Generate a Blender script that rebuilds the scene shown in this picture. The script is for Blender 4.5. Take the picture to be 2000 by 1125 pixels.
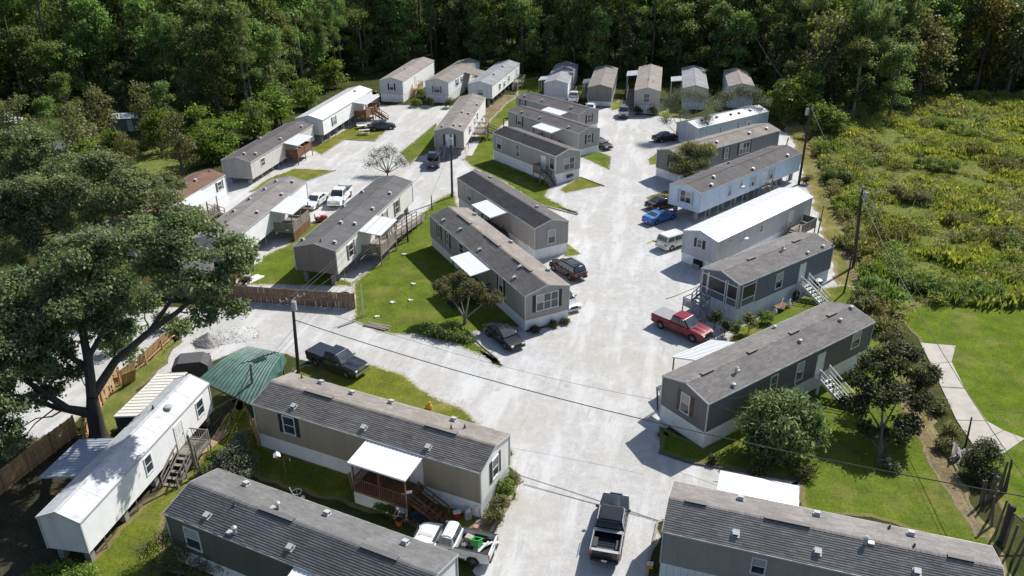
import bpy, math, random
import numpy as np
from mathutils import Vector, Matrix, noise as mnoise
from mathutils.geometry import tessellate_polygon
R = math.radians
random.seed(7)
rng = np.random.default_rng(7)
for o in list(bpy.data.objects):
    bpy.data.objects.remove(o)
sc = bpy.context.scene
COL = sc.collection

# ------------------------------------------------------------ camera, sky, sun, exposure
cam_d = bpy.data.cameras.new('camera')
cam = bpy.data.objects.new('camera', cam_d)
COL.objects.link(cam)
cam_d.sensor_width = 36.0
cam_d.lens = 36.0 * 1577.54 / 2000.0
cam_d.clip_end = 3000.0
cam.matrix_world = Matrix.Translation((0, 0, 38.256)) @ Matrix.Rotation(R(90 - 26.623), 4, 'X') @ Matrix.Rotation(R(-0.252), 4, 'Z')
sc.camera = cam
SUN_AZ, SUN_EL = 46.0, 44.0            # degrees, azimuth counted from +X towards +Y
world = bpy.data.worlds.new('World')
sc.world = world
world.use_nodes = True
nt = world.node_tree
nt.nodes.clear()
wo = nt.nodes.new('ShaderNodeOutputWorld')
wb = nt.nodes.new('ShaderNodeBackground')
ws = nt.nodes.new('ShaderNodeTexSky')
ws.sky_type = 'NISHITA'
ws.sun_disc = False
ws.sun_elevation = R(SUN_EL)
ws.sun_rotation = R(90 - SUN_AZ)
wb.inputs['Strength'].default_value = 0.095
nt.links.new(ws.outputs[0], wb.inputs[0])
nt.links.new(wb.outputs[0], wo.inputs[0])
sun_d = bpy.data.lights.new('sun', 'SUN')
sun_d.energy = 4.7
sun_d.angle = R(0.53)
sun_d.color = (1.0, 0.965, 0.91)
sun = bpy.data.objects.new('sun', sun_d)
COL.objects.link(sun)
sun.location = (60, 60, 80)
sdir = Vector((math.cos(R(SUN_AZ)) * math.cos(R(SUN_EL)), math.sin(R(SUN_AZ)) * math.cos(R(SUN_EL)), math.sin(R(SUN_EL))))
sun.rotation_euler = sdir.to_track_quat('Z', 'Y').to_euler()
sc.view_settings.view_transform = 'Standard'
sc.view_settings.look = 'None'
sc.view_settings.exposure = 0.40
sc.view_settings.gamma = 1.0
sc.view_settings.use_curve_mapping = False
sc.cycles.max_bounces = 9
sc.cycles.diffuse_bounces = 6
sc.cycles.transmission_bounces = 6
sc.cycles.transparent_max_bounces = 4

# ------------------------------------------------------------ materials
MATS = {}
def nodes_of(name):
    m = bpy.data.materials.new(name)
    m.use_nodes = True
    t = m.node_tree
    b = next(n for n in t.nodes if n.type == 'BSDF_PRINCIPLED')
    return m, t, b
def N(t, kind, **kw):
    n = t.nodes.new(kind)
    for k, v in kw.items():
        setattr(n, k, v)
    return n
def tex(t, scale, detail=4, rough=0.55, coord='Object', stretch=None, rot=0.0):
    tc = N(t, 'ShaderNodeTexCoord')
    nz = N(t, 'ShaderNodeTexNoise')
    nz.inputs['Scale'].default_value = scale
    nz.inputs['Detail'].default_value = detail
    nz.inputs['Roughness'].default_value = rough
    src = tc.outputs[coord]
    if stretch:
        if rot:
            r0 = N(t, 'ShaderNodeMapping'); r0.inputs['Rotation'].default_value = (0, 0, rot)
            t.links.new(src, r0.inputs[0]); src = r0.outputs[0]
        mp = N(t, 'ShaderNodeMapping')
        mp.inputs['Scale'].default_value = stretch
        t.links.new(src, mp.inputs[0])
        src = mp.outputs[0]
    t.links.new(src, nz.inputs['Vector'])
    return nz.outputs['Fac']
def ramp(t, fac, stops):
    r = N(t, 'ShaderNodeValToRGB')
    el = r.color_ramp.elements
    while len(el) < len(stops):
        el.new(0.5)
    for e, (p, c) in zip(el, stops):
        e.position = p
        e.color = (*c, 1) if len(c) == 3 else c
    t.links.new(fac, r.inputs[0])
    return r.outputs[0]
def mix(t, fac, a, b, mode='MIX'):
    m = N(t, 'ShaderNodeMix', data_type='RGBA', blend_type=mode)
    for i, v in ((0, fac), (6, a), (7, b)):
        if isinstance(v, (int, float)):
            m.inputs[i].default_value = v
        elif isinstance(v, tuple):
            m.inputs[i].default_value = (*v, 1)
        else:
            t.links.new(v, m.inputs[i])
    return m.outputs[2]
def bump(t, b, h, strength, dist=0.02):
    n = N(t, 'ShaderNodeBump')
    n.inputs['Strength'].default_value = strength
    n.inputs['Distance'].default_value = dist
    t.links.new(h, n.inputs['Height'])
    t.links.new(n.outputs[0], b.inputs['Normal'])
def sc3(c, k):
    return tuple(min(1.0, x * k) for x in c)
def mat(name, col, rough=0.7, var=0.18, scale=2.0, metal=0.0, bmp=0.0, bscale=20.0, rand=0.0, spec=None, coat=0.0, grime=0.0, stretch=None):
    """plain weathered surface: mottled colour, optional fine relief, per-object variation and rain streaks"""
    if name in MATS:
        return MATS[name]
    m, t, b = nodes_of(name)
    f = tex(t, scale, 6, 0.65, stretch=stretch)
    c = ramp(t, f, [(0.25, sc3(col, 1 - var)), (0.75, sc3(col, 1 + var * 0.8))])
    if grime:
        g = tex(t, 1.1, 5, 0.6, stretch=(2.2, 2.2, 0.25))
        gr = ramp(t, g, [(0.5, (0, 0, 0)), (0.75, (grime,) * 3)])
        c = mix(t, gr, c, (0.14, 0.13, 0.10))
    if rand:
        oi = N(t, 'ShaderNodeObjectInfo')
        h = N(t, 'ShaderNodeHueSaturation')
        mr = N(t, 'ShaderNodeMapRange')
        mr.inputs[3].default_value = 1 - rand
        mr.inputs[4].default_value = 1 + rand
        t.links.new(oi.outputs['Random'], mr.inputs[0])
        t.links.new(mr.outputs[0], h.inputs['Value'])
        t.links.new(c, h.inputs['Color'])
        c = h.outputs[0]
    t.links.new(c, b.inputs['Base Color'])
    b.inputs['Roughness'].default_value = rough
    b.inputs['Metallic'].default_value = metal
    if spec is not None:
        b.inputs['Specular IOR Level'].default_value = spec
    if coat:
        b.inputs['Coat Weight'].default_value = coat
        b.inputs['Coat Roughness'].default_value = 0.06
    if bmp:
        bump(t, b, tex(t, bscale, 4), bmp, 0.01)
    MATS[name] = m
    return m
def siding(name, col, grime=0.45):
    """sheet siding with faint vertical seams"""
    if name in MATS:
        return MATS[name]
    m, t, b = nodes_of(name)
    f = tex(t, 0.7, 6, 0.65)
    c = ramp(t, f, [(0.25, sc3(col, 0.9)), (0.75, sc3(col, 1.08))])
    g = tex(t, 1.0, 5, 0.6, stretch=(2.5, 2.5, 0.2))
    gr = ramp(t, g, [(0.48, (0, 0, 0)), (0.8, (grime,) * 3)])
    c = mix(t, gr, c, sc3(col, 0.55))
    t.links.new(c, b.inputs['Base Color'])
    b.inputs['Roughness'].default_value = 0.55
    b.inputs['Specular IOR Level'].default_value = 0.3
    tc = N(t, 'ShaderNodeTexCoord')
    wv = N(t, 'ShaderNodeTexWave', bands_direction='Z')
    wv.inputs['Scale'].default_value = 1.6
    t.links.new(tc.outputs['Object'], wv.inputs['Vector'])
    bump(t, b, wv.outputs['Fac'], 0.25, 0.02)
    MATS[name] = m
    return m
def shingle_mat(name, col, streak=0.5):
    """asphalt shingle: granules, per-tab tone, faded streaks"""
    if name in MATS:
        return MATS[name]
    m, t, b = nodes_of(name)
    f = tex(t, 0.45, 7, 0.7)
    c = ramp(t, f, [(0.3, sc3(col, 0.72)), (0.55, col), (0.75, sc3(col, 1.3))])
    ge = N(t, 'ShaderNodeNewGeometry')
    isl = ramp(t, ge.outputs['Random Per Island'], [(0.0, (0.86,) * 3), (0.5, (1.0,) * 3), (1.0, (1.12,) * 3)])
    c = mix(t, 1.0, c, isl, 'MULTIPLY')
    s = tex(t, 1.0, 5, 0.6, stretch=(0.5, 3.0, 3.0))
    sr = ramp(t, s, [(0.45, (0, 0, 0)), (0.8, (streak,) * 3)])
    c = mix(t, sr, c, sc3(col, 0.6))
    gn = tex(t, 60, 3, 0.7)
    c = mix(t, 0.5, c, ramp(t, gn, [(0.3, (0.55,) * 3), (0.7, (1.35,) * 3)]), 'MULTIPLY')
    t.links.new(c, b.inputs['Base Color'])
    b.inputs['Roughness'].default_value = 0.9
    b.inputs['Specular IOR Level'].default_value = 0.2
    bump(t, b, gn, 0.4, 0.01)
    MATS[name] = m
    return m
def glass_mat(name, col=(0.03, 0.04, 0.05), rough=0.06):
    if name in MATS:
        return MATS[name]
    m, t, b = nodes_of(name)
    f = tex(t, 1.3, 2)
    t.links.new(ramp(t, f, [(0.3, sc3(col, 0.6)), (0.7, sc3(col, 1.8))]), b.inputs['Base Color'])
    b.inputs['Roughness'].default_value = rough
    b.inputs['Specular IOR Level'].default_value = 0.8
    MATS[name] = m
    return m
def paint(name, col, metal=0.0):
    dk = max(col) < 0.06
    return mat(name, col, rough=0.22 if dk else 0.28, var=0.06, scale=3, metal=metal, coat=0.35 if dk else 0.7, spec=0.4)
def leaf_mat(name, a, bcol, rand=0.2, trans=0.38, hue=0.02):
    """leaves: each leaf its own tone between two greens, each plant its own shade"""
    if name in MATS:
        return MATS[name]
    m = bpy.data.materials.new(name)
    m.use_nodes = True
    t = m.node_tree
    t.nodes.clear()
    out = N(t, 'ShaderNodeOutputMaterial')
    ge = N(t, 'ShaderNodeNewGeometry')
    c = ramp(t, ge.outputs['Random Per Island'], [(0.0, a), (0.7, bcol), (1.0, sc3(bcol, 1.35))])
    cl = tex(t, 0.5, 3)
    c = mix(t, 1.0, c, ramp(t, cl, [(0.3, (0.7, 0.72, 0.8)), (0.7, (1.25, 1.2, 1.0))]), 'MULTIPLY')
    oi = N(t, 'ShaderNodeObjectInfo')
    h = N(t, 'ShaderNodeHueSaturation')
    for inp, lo, hi in (('Value', 1 - rand, 1 + rand), ('Hue', 0.5 - hue, 0.5 + hue)):
        mr = N(t, 'ShaderNodeMapRange')
        mr.inputs[3].default_value = lo
        mr.inputs[4].default_value = hi
        t.links.new(oi.outputs['Random'], mr.inputs[0])
        t.links.new(mr.outputs[0], h.inputs[inp])
    t.links.new(c, h.inputs['Color'])
    d = N(t, 'ShaderNodeBsdfPrincipled')
    d.inputs['Roughness'].default_value = 0.55
    d.inputs['Specular IOR Level'].default_value = 0.35
    tr = N(t, 'ShaderNodeBsdfTranslucent')
    t.links.new(h.outputs[0], d.inputs['Base Color'])
    t.links.new(mix(t, 1.0, h.outputs[0], (1.0, 1.0, 0.5), 'MULTIPLY'), tr.inputs[0])
    ms = N(t, 'ShaderNodeMixShader')
    ms.inputs[0].default_value = trans
    t.links.new(d.outputs[0], ms.inputs[1])
    t.links.new(tr.outputs[0], ms.inputs[2])
    t.links.new(ms.outputs[0], out.inputs[0])
    MATS[name] = m
    return m
def gravel_mat():
    """crushed pale limestone: fine stones, dusty tracks along the lane, damp and sandy patches"""
    m, t, b = nodes_of('gravel')
    fine = tex(t, 9.0, 6, 0.75)
    c = ramp(t, fine, [(0.25, (0.33, 0.327, 0.32)), (0.5, (0.475, 0.472, 0.462)), (0.72, (0.575, 0.573, 0.565))])
    mid = tex(t, 1.5, 8, 0.78)
    c = mix(t, 1.0, c, ramp(t, mid, [(0.3, (0.76, 0.76, 0.77)), (0.68, (1.12, 1.12, 1.11))]), 'MULTIPLY')
    big = tex(t, 0.09, 5, 0.6)
    c = mix(t, ramp(t, big, [(0.42, (0, 0, 0)), (0.66, (0.7,) * 3)]), c, (0.42, 0.39, 0.34))
    # dusty wheel tracks running with the main lane (about 77 degrees from +X)
    tr = tex(t, 1.0, 4, 0.6, stretch=(0.10, 0.50, 1), rot=R(-80))
    c = mix(t, ramp(t, tr, [(0.5, (0, 0, 0)), (0.62, (0.6,) * 3)]), c, (0.585, 0.585, 0.58))
    tr2 = tex(t, 1.7, 6, 0.7, stretch=(0.16, 1.1, 1), rot=R(-74))
    c = mix(t, ramp(t, tr2, [(0.56, (0, 0, 0)), (0.66, (0.4,) * 3)]), c, (0.30, 0.295, 0.28))
    pz = tex(t, 0.35, 7, 0.7)
    c = mix(t, ramp(t, pz, [(0.52, (0, 0, 0)), (0.7, (0.55,) * 3)]), c, (0.62, 0.62, 0.615))
    sp = tex(t, 0.8, 8, 0.75)
    c = mix(t, ramp(t, sp, [(0.55, (0, 0, 0)), (0.75, (0.5,) * 3)]), c, (0.34, 0.328, 0.30))
    st = tex(t, 0.55, 3, 0.5)
    c = mix(t, ramp(t, st, [(0.68, (0, 0, 0)), (0.76, (0.35,) * 3)]), c, (0.20, 0.19, 0.17))
    at = N(t, 'ShaderNodeAttribute', attribute_name='edge')
    en = tex(t, 1.5, 6, 0.7)
    mu = N(t, 'ShaderNodeMath', operation='MULTIPLY')
    t.links.new(at.outputs['Fac'], mu.inputs[0]); t.links.new(en, mu.inputs[1])
    c = mix(t, ramp(t, mu.outputs[0], [(0.35, (0, 0, 0)), (0.55, (0.9,) * 3)]), c, (0.30, 0.25, 0.16))
    t.links.new(c, b.inputs['Base Color'])
    b.inputs['Roughness'].default_value = 0.95
    b.inputs['Specular IOR Level'].default_value = 0.1
    bump(t, b, fine, 0.6, 0.05)
    return m
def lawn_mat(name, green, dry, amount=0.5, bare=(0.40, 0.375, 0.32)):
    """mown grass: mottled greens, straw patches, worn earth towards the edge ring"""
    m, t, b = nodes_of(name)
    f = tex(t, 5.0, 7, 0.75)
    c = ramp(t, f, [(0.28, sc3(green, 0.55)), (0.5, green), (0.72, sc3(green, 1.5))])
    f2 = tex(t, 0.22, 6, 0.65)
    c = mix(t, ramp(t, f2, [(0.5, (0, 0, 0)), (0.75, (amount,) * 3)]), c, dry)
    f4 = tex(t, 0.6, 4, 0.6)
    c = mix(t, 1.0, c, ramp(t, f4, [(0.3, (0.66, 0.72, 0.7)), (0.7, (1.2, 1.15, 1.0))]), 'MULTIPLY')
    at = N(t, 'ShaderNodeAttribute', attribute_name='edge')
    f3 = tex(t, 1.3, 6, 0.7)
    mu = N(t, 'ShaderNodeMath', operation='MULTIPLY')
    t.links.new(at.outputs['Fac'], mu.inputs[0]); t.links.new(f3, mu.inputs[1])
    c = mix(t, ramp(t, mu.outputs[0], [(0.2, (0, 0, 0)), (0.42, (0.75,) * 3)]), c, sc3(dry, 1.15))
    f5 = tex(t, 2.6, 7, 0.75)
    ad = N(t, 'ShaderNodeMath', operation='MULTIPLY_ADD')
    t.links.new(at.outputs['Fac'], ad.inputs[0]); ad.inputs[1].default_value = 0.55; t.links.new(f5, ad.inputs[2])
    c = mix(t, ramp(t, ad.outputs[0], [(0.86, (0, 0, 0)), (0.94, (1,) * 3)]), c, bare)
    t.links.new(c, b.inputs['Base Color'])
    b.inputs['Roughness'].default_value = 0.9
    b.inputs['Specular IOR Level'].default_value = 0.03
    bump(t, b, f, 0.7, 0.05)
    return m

# ------------------------------------------------------------ mesh helpers
class MB:
    """collects shapes into one mesh"""
    def __init__(s):
        s.v, s.f, s.m = [], [], []
    def add(s, vs, fs, mi=0):
        n = len(s.v)
        s.v += [tuple(v) for v in vs]
        s.f += [tuple(i + n for i in f) for f in fs]
        s.m += [mi] * len(fs)
        return s
    def box(s, c, d, mi=0, rz=0.0, ry=0.0):
        x, y, z = (k / 2 for k in d)
        vs = [Vector((a * x, b * y, e * z)) for e in (-1, 1) for a, b in ((-1, -1), (1, -1), (1, 1), (-1, 1))]
        if ry or rz:
            M = Matrix.Rotation(rz, 3, 'Z') @ Matrix.Rotation(ry, 3, 'Y')
            vs = [M @ v for v in vs]
        vs = [v + Vector(c) for v in vs]
        return s.add(vs, [(3, 2, 1, 0), (4, 5, 6, 7), (0, 1, 5, 4), (1, 2, 6, 5), (2, 3, 7, 6), (3, 0, 4, 7)], mi)
    def beam(s, p, q, w, h=None, mi=0):
        """rectangular bar from p to q"""
        p, q = Vector(p), Vector(q)
        h = h or w
        d = (q - p)
        if d.length < 1e-6:
            return s
        d = d.normalized()
        up = Vector((0, 0, 1)) if abs(d.z) < 0.95 else Vector((1, 0, 0))
        a = d.cross(up).normalized() * (w / 2)
        b = a.cross(d).normalized() * (h / 2)
        vs = [e + a * i + b * j for e in (p, q) for i, j in ((-1, -1), (1, -1), (1, 1), (-1, 1))]
        return s.add(vs, [(3, 2, 1, 0), (4, 5, 6, 7), (0, 1, 5, 4), (1, 2, 6, 5), (2, 3, 7, 6), (3, 0, 4, 7)], mi)
    def tube(s, pts, rads, n=8, mi=0, cap=True):
        pts = [Vector(p) for p in pts]
        if isinstance(rads, (int, float)):
            rads = [rads] * len(pts)
        vs, fs = [], []
        a = None
        for i, p in enumerate(pts):
            d = (pts[min(i + 1, len(pts) - 1)] - pts[max(i - 1, 0)]).normalized()
            if a is None:
                up = Vector((0, 0, 1)) if abs(d.z) < 0.9 else Vector((1, 0, 0))
                a = d.cross(up).normalized()
            a = a - d * a.dot(d)
            a = a.normalized() if a.length > 1e-5 else d.orthogonal().normalized()
            b = a.cross(d)
            vs += [p + (a * math.cos(2 * math.pi * k / n) + b * math.sin(2 * math.pi * k / n)) * rads[i] for k in range(n)]
        for i in range(len(pts) - 1):
            for k in range(n):
                k2 = (k + 1) % n
                fs.append((i * n + k, i * n + k2, (i + 1) * n + k2, (i + 1) * n + k))
        if cap:
            fs.append(tuple(range(n - 1, -1, -1)))
            fs.append(tuple(range((len(pts) - 1) * n, len(pts) * n)))
        return s.add(vs, fs, mi)
    def prism(s, poly, y0, y1, mi=0, axis='Y'):
        """polygon in XZ pulled along Y (or in YZ pulled along X, in XY pulled along Z)"""
        n = len(poly)
        def P(a, b, h):
            return {'Y': (a, h, b), 'X': (h, a, b), 'Z': (a, b, h)}[axis]
        vs = [P(a, b, y0) for a, b in poly] + [P(a, b, y1) for a, b in poly]
        fs = [tuple(range(n)), tuple(range(2 * n - 1, n - 1, -1))] + [(i, i + n, (i + 1) % n + n, (i + 1) % n) for i in range(n)]
        return s.add(vs, fs, mi)
    def mesh(s, name, mats):
        me = bpy.data.meshes.new(name)
        me.from_pydata(s.v, [], s.f)
        for m in (mats if isinstance(mats, (list, tuple)) else [mats]):
            me.materials.append(m)
        if any(s.m):
            me.polygons.foreach_set('material_index', s.m)
        me.update()
        return me
    def build(s, name, mats, parent=None, fix=False, smooth=False, bevel=0.0, segs=2):
        me = s.mesh(name, mats)
        if fix:
            import bmesh
            bm = bmesh.new(); bm.from_mesh(me)
            bmesh.ops.recalc_face_normals(bm, faces=bm.faces)
            if bevel:
                es = [e for e in bm.edges if len(e.link_faces) == 2 and e.calc_face_angle(0) > R(28)]
                bmesh.ops.bevel(bm, geom=es, offset=bevel, segments=segs, affect='EDGES', clamp_overlap=True)
            bm.to_mesh(me); bm.free()
        if smooth:
            me.polygons.foreach_set('use_smooth', [True] * len(me.polygons))
            if hasattr(me, 'set_sharp_from_angle'):
                me.set_sharp_from_angle(angle=R(38))
        return link(name, me, parent)
def link(name, me, parent=None):
    o = bpy.data.objects.new(name, me)
    COL.objects.link(o)
    if parent is not None:
        o.parent = parent
    return o
def tag(o, label=None, cat=None, group=None, kind=None):
    for k, v in (('label', label), ('category', cat), ('group', group), ('kind', kind)):
        if v:
            o[k] = v
    return o
def thing(name, label, cat, loc=(0, 0, 0), rz=0.0, group=None):
    o = bpy.data.objects.new(name, None)
    COL.objects.link(o)
    o.empty_display_size = 0.3
    o.location = loc if len(loc) == 3 else (*loc, 0)
    o.rotation_euler = (0, 0, rz)
    return tag(o, label, cat, group)
def inst(name, me, parent, loc=(0, 0, 0), rot=(0, 0, 0), scale=None):
    """another piece sharing a mesh"""
    o = link(name, me, parent)
    o.location = loc
    o.rotation_euler = rot
    if scale:
        o.scale = scale
    return o
KIDS = {}
def copy_tree(o, parent=None):
    c = o.copy()
    COL.objects.link(c)
    if parent is not None:
        c.parent = parent
    for ch in o.children:
        copy_tree(ch, c)
    return c
_shared = {}
def shared(key, fn):
    if key not in _shared:
        _shared[key] = fn()
    return _shared[key]
def npmesh(name, V, F, mats, mi=None, attr=None):
    """fast mesh from arrays (all faces of one size)"""
    me = bpy.data.meshes.new(name)
    V = np.asarray(V, np.float32); F = np.asarray(F, np.int32)
    k = F.shape[1]
    me.vertices.add(len(V)); me.vertices.foreach_set('co', V.ravel())
    me.loops.add(F.size); me.loops.foreach_set('vertex_index', F.ravel())
    me.polygons.add(len(F)); me.polygons.foreach_set('loop_start', np.arange(0, F.size, k, dtype=np.int32))
    me.polygons.foreach_set('loop_total', np.full(len(F), k, np.int32))
    for m in (mats if isinstance(mats, (list, tuple)) else [mats]):
        me.materials.append(m)
    if mi is not None:
        me.polygons.foreach_set('material_index', np.asarray(mi, np.int32))
    if attr is not None:
        a = me.attributes.new('edge', 'FLOAT', 'POINT')
        a.data.foreach_set('value', np.asarray(attr, np.float32))
    me.update(calc_edges=True)
    return me
def unit(p):
    n = np.linalg.norm(p, axis=-1, keepdims=True)
    return p / np.maximum(n, 1e-9)
def leaf_quads(P, size, aspect=0.55, up=0.35, g=None, outward=None):
    """one pointed four-cornered leaf at every point"""
    g = g or rng
    n = len(P)
    d = unit(g.normal(size=(n, 3)) + np.array([0, 0, -0.1]))
    nn = g.normal(size=(n, 3)) + np.array([0, 0, up * 2])
    if outward is not None:
        nn += outward * 0.9
    w = unit(np.cross(nn, d))
    s = (size * g.uniform(0.6, 1.4, n))[:, None]
    fold = unit(np.cross(d, w)) * s * 0.12
    V = np.stack([P - d * s * 0.5, P + w * s * aspect * 0.5 + fold, P + d * s * 0.5, P - w * s * aspect * 0.5 + fold], 1).reshape(-1, 3)
    F = np.arange(4 * n).reshape(n, 4)
    return V, F

# ------------------------------------------------------------ the ground
def jitter_poly(pts, step=0.6, amp=0.16, seed=0, freq=0.7):
    out = []
    n = len(pts)
    for i in range(n):
        a, b = Vector((*pts[i], 0)), Vector((*pts[(i + 1) % n], 0))
        d = b - a
        k = max(1, int(d.length / step))
        nr = Vector((-d.y, d.x, 0)).normalized()
        for j in range(k):
            p = a + d * (j / k)
            w = amp if j else amp * 0.3
            p += nr * (mnoise.noise((p.x * freq, p.y * freq, seed * 7.3)) * 2 * w + mnoise.noise((p.x * 3.1, p.y * 3.1, seed)) * w * 0.8)
            out.append((p.x, p.y))
    return out
def area2(p):
    return sum(p[i][0] * p[(i + 1) % len(p)][1] - p[(i + 1) % len(p)][0] * p[i][1] for i in range(len(p)))
def sheet(name, pts, m, z, inset=0.7, amp=0.2, seed=0, kind='structure', skirt=True, freq=0.7):
    """a ground sheet with an uneven outline; the outer ring carries edge = 1"""
    p = jitter_poly(pts, amp=amp, seed=seed, freq=freq)
    if area2(p) < 0:
        p.reverse()
    n = len(p)
    inner = []
    for i in range(n):
        a, b, c = Vector(p[i - 2]), Vector(p[i]), Vector(p[(i + 2) % n])
        t = (c - a)
        t = t.normalized() if t.length > 1e-6 else Vector((1, 0))
        q = b + Vector((-t.y, t.x)) * inset
        inner.append((q.x, q.y))
    vs = [(x, y, z) for x, y in p] + [(x, y, z) for x, y in inner]
    fs = [(i, (i + 1) % n, n + (i + 1) % n, n + i) for i in range(n)]
    tris = tessellate_polygon([[Vector((x, y, 0)) for x, y in inner]])
    for a, b, c in tris:
        fs.append((n + a, n + b, n + c))
    me = bpy.data.meshes.new(name)
    me.from_pydata(vs, [], fs)
    import bmesh
    bm = bmesh.new(); bm.from_mesh(me)
    for f in bm.faces:
        f.normal_update()
        if f.normal.z < 0:
            f.normal_flip()
    bm.to_mesh(me); bm.free()
    at = me.attributes.new('edge', 'FLOAT', 'POINT')
    at.data.foreach_set('value', [1.0] * n + [0.0] * n)
    me.materials.append(m)
    o = link(name, me)
    o['kind'] = kind
    return o
m_gravel = gravel_mat()
m_lawn = lawn_mat('lawn_grass', (0.108, 0.146, 0.022), (0.24, 0.195, 0.08), 0.6)
m_lawn_dry = lawn_mat('dry_lawn', (0.135, 0.155, 0.025), (0.27, 0.215, 0.09), 0.85)
m_rough = lawn_mat('rough_grass', (0.140, 0.165, 0.045), (0.22, 0.19, 0.09), 0.9, (0.16, 0.14, 0.07))
m_floor = lawn_mat('forest_floor', (0.055, 0.065, 0.022), (0.10, 0.075, 0.04), 0.9)
m_lawn_e = lawn_mat('garden_grass', (0.108, 0.146, 0.022), (0.24, 0.195, 0.08), 0.6, (0.17, 0.14, 0.07))
m_dirt = lawn_mat('bare_earth', (0.20, 0.155, 0.095), (0.30, 0.25, 0.17), 0.9, (0.16, 0.13, 0.09))
m_damp = lawn_mat('damp_earth', (0.055, 0.05, 0.035), (0.11, 0.09, 0.06), 0.7, (0.16, 0.13, 0.09))  # earth darkened in colour for the shade lying on the left yard
gm = MB().add([(-1500, -700, 0), (1500, -700, 0), (1500, 2300, 0), (-1500, 2300, 0)], [(0, 1, 2, 3)])
g_ob = gm.build('ground', m_floor)
g_ob['kind'] = 'structure'
# gravel lanes and the gravel yards between the homes
sheet('gravel_road', [(-2.97, 34.46), (-0.93, 41.32), (0.31, 45.46), (-0.64, 50.22), (-20.57, 63.23), (-25.49, 63.28), (-29.14, 57.46), (-31.68, 59.47), (-32.41, 68.09), (-32.76, 63.34), (-33.91, 59.49), (-34.20, 55.24), (-34.70, 52.78), (-36.82, 49.84), (-39.78, 45.73), (-53.54, 68.27), (-45.17, 72.42), (-34.75, 72.32), (-27.47, 72.25), (-35.07, 97.73), (-44.39, 97.84), (-46.60, 105.57), (-42.66, 113.13), (-36.02, 125.67), (-34.73, 151.79), (-27.81, 167.23), (-25.39, 155.57), (-9.19, 154.48), (-5.15, 150.89), (0.67, 158.80), (7.72, 158.67), (12.16, 157.34), (14.84, 153.65), (19.07, 152.01), (21.50, 158.42), (23.80, 157.55), (22.85, 147.77), (27.32, 146.23), (31.57, 144.00), (38.69, 142.83), (45.41, 140.65), (47.69, 133.47), (45.09, 115.46), (39.49, 96.84), (37.48, 84.11), (33.97, 71.68), (19.94, 64.72), (11.55, 51.43), (11.13, 48.88), (14.65, 47.36), (20.68, 45.60), (19.40, 42.18), (11.16, 42.74), (9.86, 41.26), (8.17, 36.37), (7.66, 34.40)], m_gravel, 0.004, inset=1.2, amp=0.35, seed=1)
m_verge = lawn_mat('straw_verge', (0.17, 0.155, 0.05), (0.28, 0.23, 0.13), 1.0, (0.24, 0.20, 0.11))
sheet('rough_verge', [(49.31, 147.69), (52.72, 146.52), (45.85, 115.45), (39.11, 84.10), (36.32, 67.47), (32.98, 50.62), (30.91, 37.49), (29.91, 34.28), (26.89, 34.30), (28.68, 47.56), (31.91, 67.51), (37.04, 87.04), (42.43, 110.84), (47.02, 134.11)], m_verge, 0.012, amp=0.4, seed=2, inset=0.9)
sheet('field', [(48.41, 146.23), (52.56, 145.44), (46.01, 115.45), (39.34, 84.09), (37.16, 69.72), (40.94, 72.05), (58.82, 71.88), (127.39, 159.00), (83.72, 165.10), (59.06, 154.06)], m_rough, 0.014, amp=0.5, seed=3, inset=1)
sheet('lawn', [(37.87, 69.71), (41.09, 72.38), (59.77, 72.54), (41.56, 42.04), (33.00, 41.60), (34.38, 48.72), (37.99, 61.86)], lawn_mat('yard_grass', (0.105, 0.150, 0.016), (0.23, 0.195, 0.08), 0.75, (0.17, 0.14, 0.07)), 0.022, amp=0.2, seed=4)
sheet('lawn', [(11.48, 51.96), (11.03, 48.76), (12.99, 47.55), (20.44, 45.44), (19.32, 41.69), (24.06, 41.66), (30.30, 38.15), (30.90, 38.36), (31.61, 45.81), (33.19, 56.97), (34.55, 66.50), (33.87, 67.49), (14.47, 49.35)], m_lawn_e, 0.026, amp=0.12, seed=5)
sheet('lawn', [(-8.05, 106.31), (-10.55, 102.31), (-12.75, 93.64), (-15.34, 81.90), (-17.03, 77.77), (-16.01, 71.93), (-15.77, 69.36), (-12.70, 66.92), (-9.13, 66.30), (-5.50, 64.94), (-3.28, 62.91), (-1.12, 60.55), (-0.71, 60.97), (-2.13, 63.26), (-4.15, 66.65), (0.97, 67.79), (1.09, 76.61), (-6.56, 97.39)], m_lawn, 0.02, amp=0.18, seed=6)
sheet('lawn', [(-28.02, 77.39), (-16.86, 76.79), (-16.92, 77.77), (-18.74, 78.67), (-21.18, 84.74), (-23.64, 96.88), (-25.33, 94.12), (-26.71, 88.04), (-28.57, 84.82), (-29.43, 80.71)], m_lawn, 0.018, amp=0.18, seed=7)
sheet('lawn', [(-7.46, 120.96), (-6.41, 128.05), (-5.37, 137.17), (-0.84, 157.17), (1.62, 163.08), (3.12, 155.06), (-2.11, 138.75), (-2.61, 120.63), (5.90, 109.55), (4.67, 104.10), (8.63, 97.39), (2.79, 101.75), (-1.03, 110.08), (-5.67, 116.17)], m_lawn, 0.018, amp=0.12, seed=8)
sheet('lawn', [(6.63, 106.75), (9.90, 112.19), (13.15, 108.37), (7.41, 105.49)], m_lawn_dry, 0.018, amp=0.12, seed=9, inset=0.3)
sheet('lawn', [(10.65, 122.01), (13.79, 124.66), (15.60, 121.94), (14.52, 115.65)], m_lawn, 0.018, amp=0.1, seed=10, inset=0.3)
sheet('lawn', [(6.48, 88.28), (7.93, 85.00), (6.58, 84.30), (5.89, 84.45)], m_lawn_dry, 0.018, amp=0.08, seed=11, inset=0.25)
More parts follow.
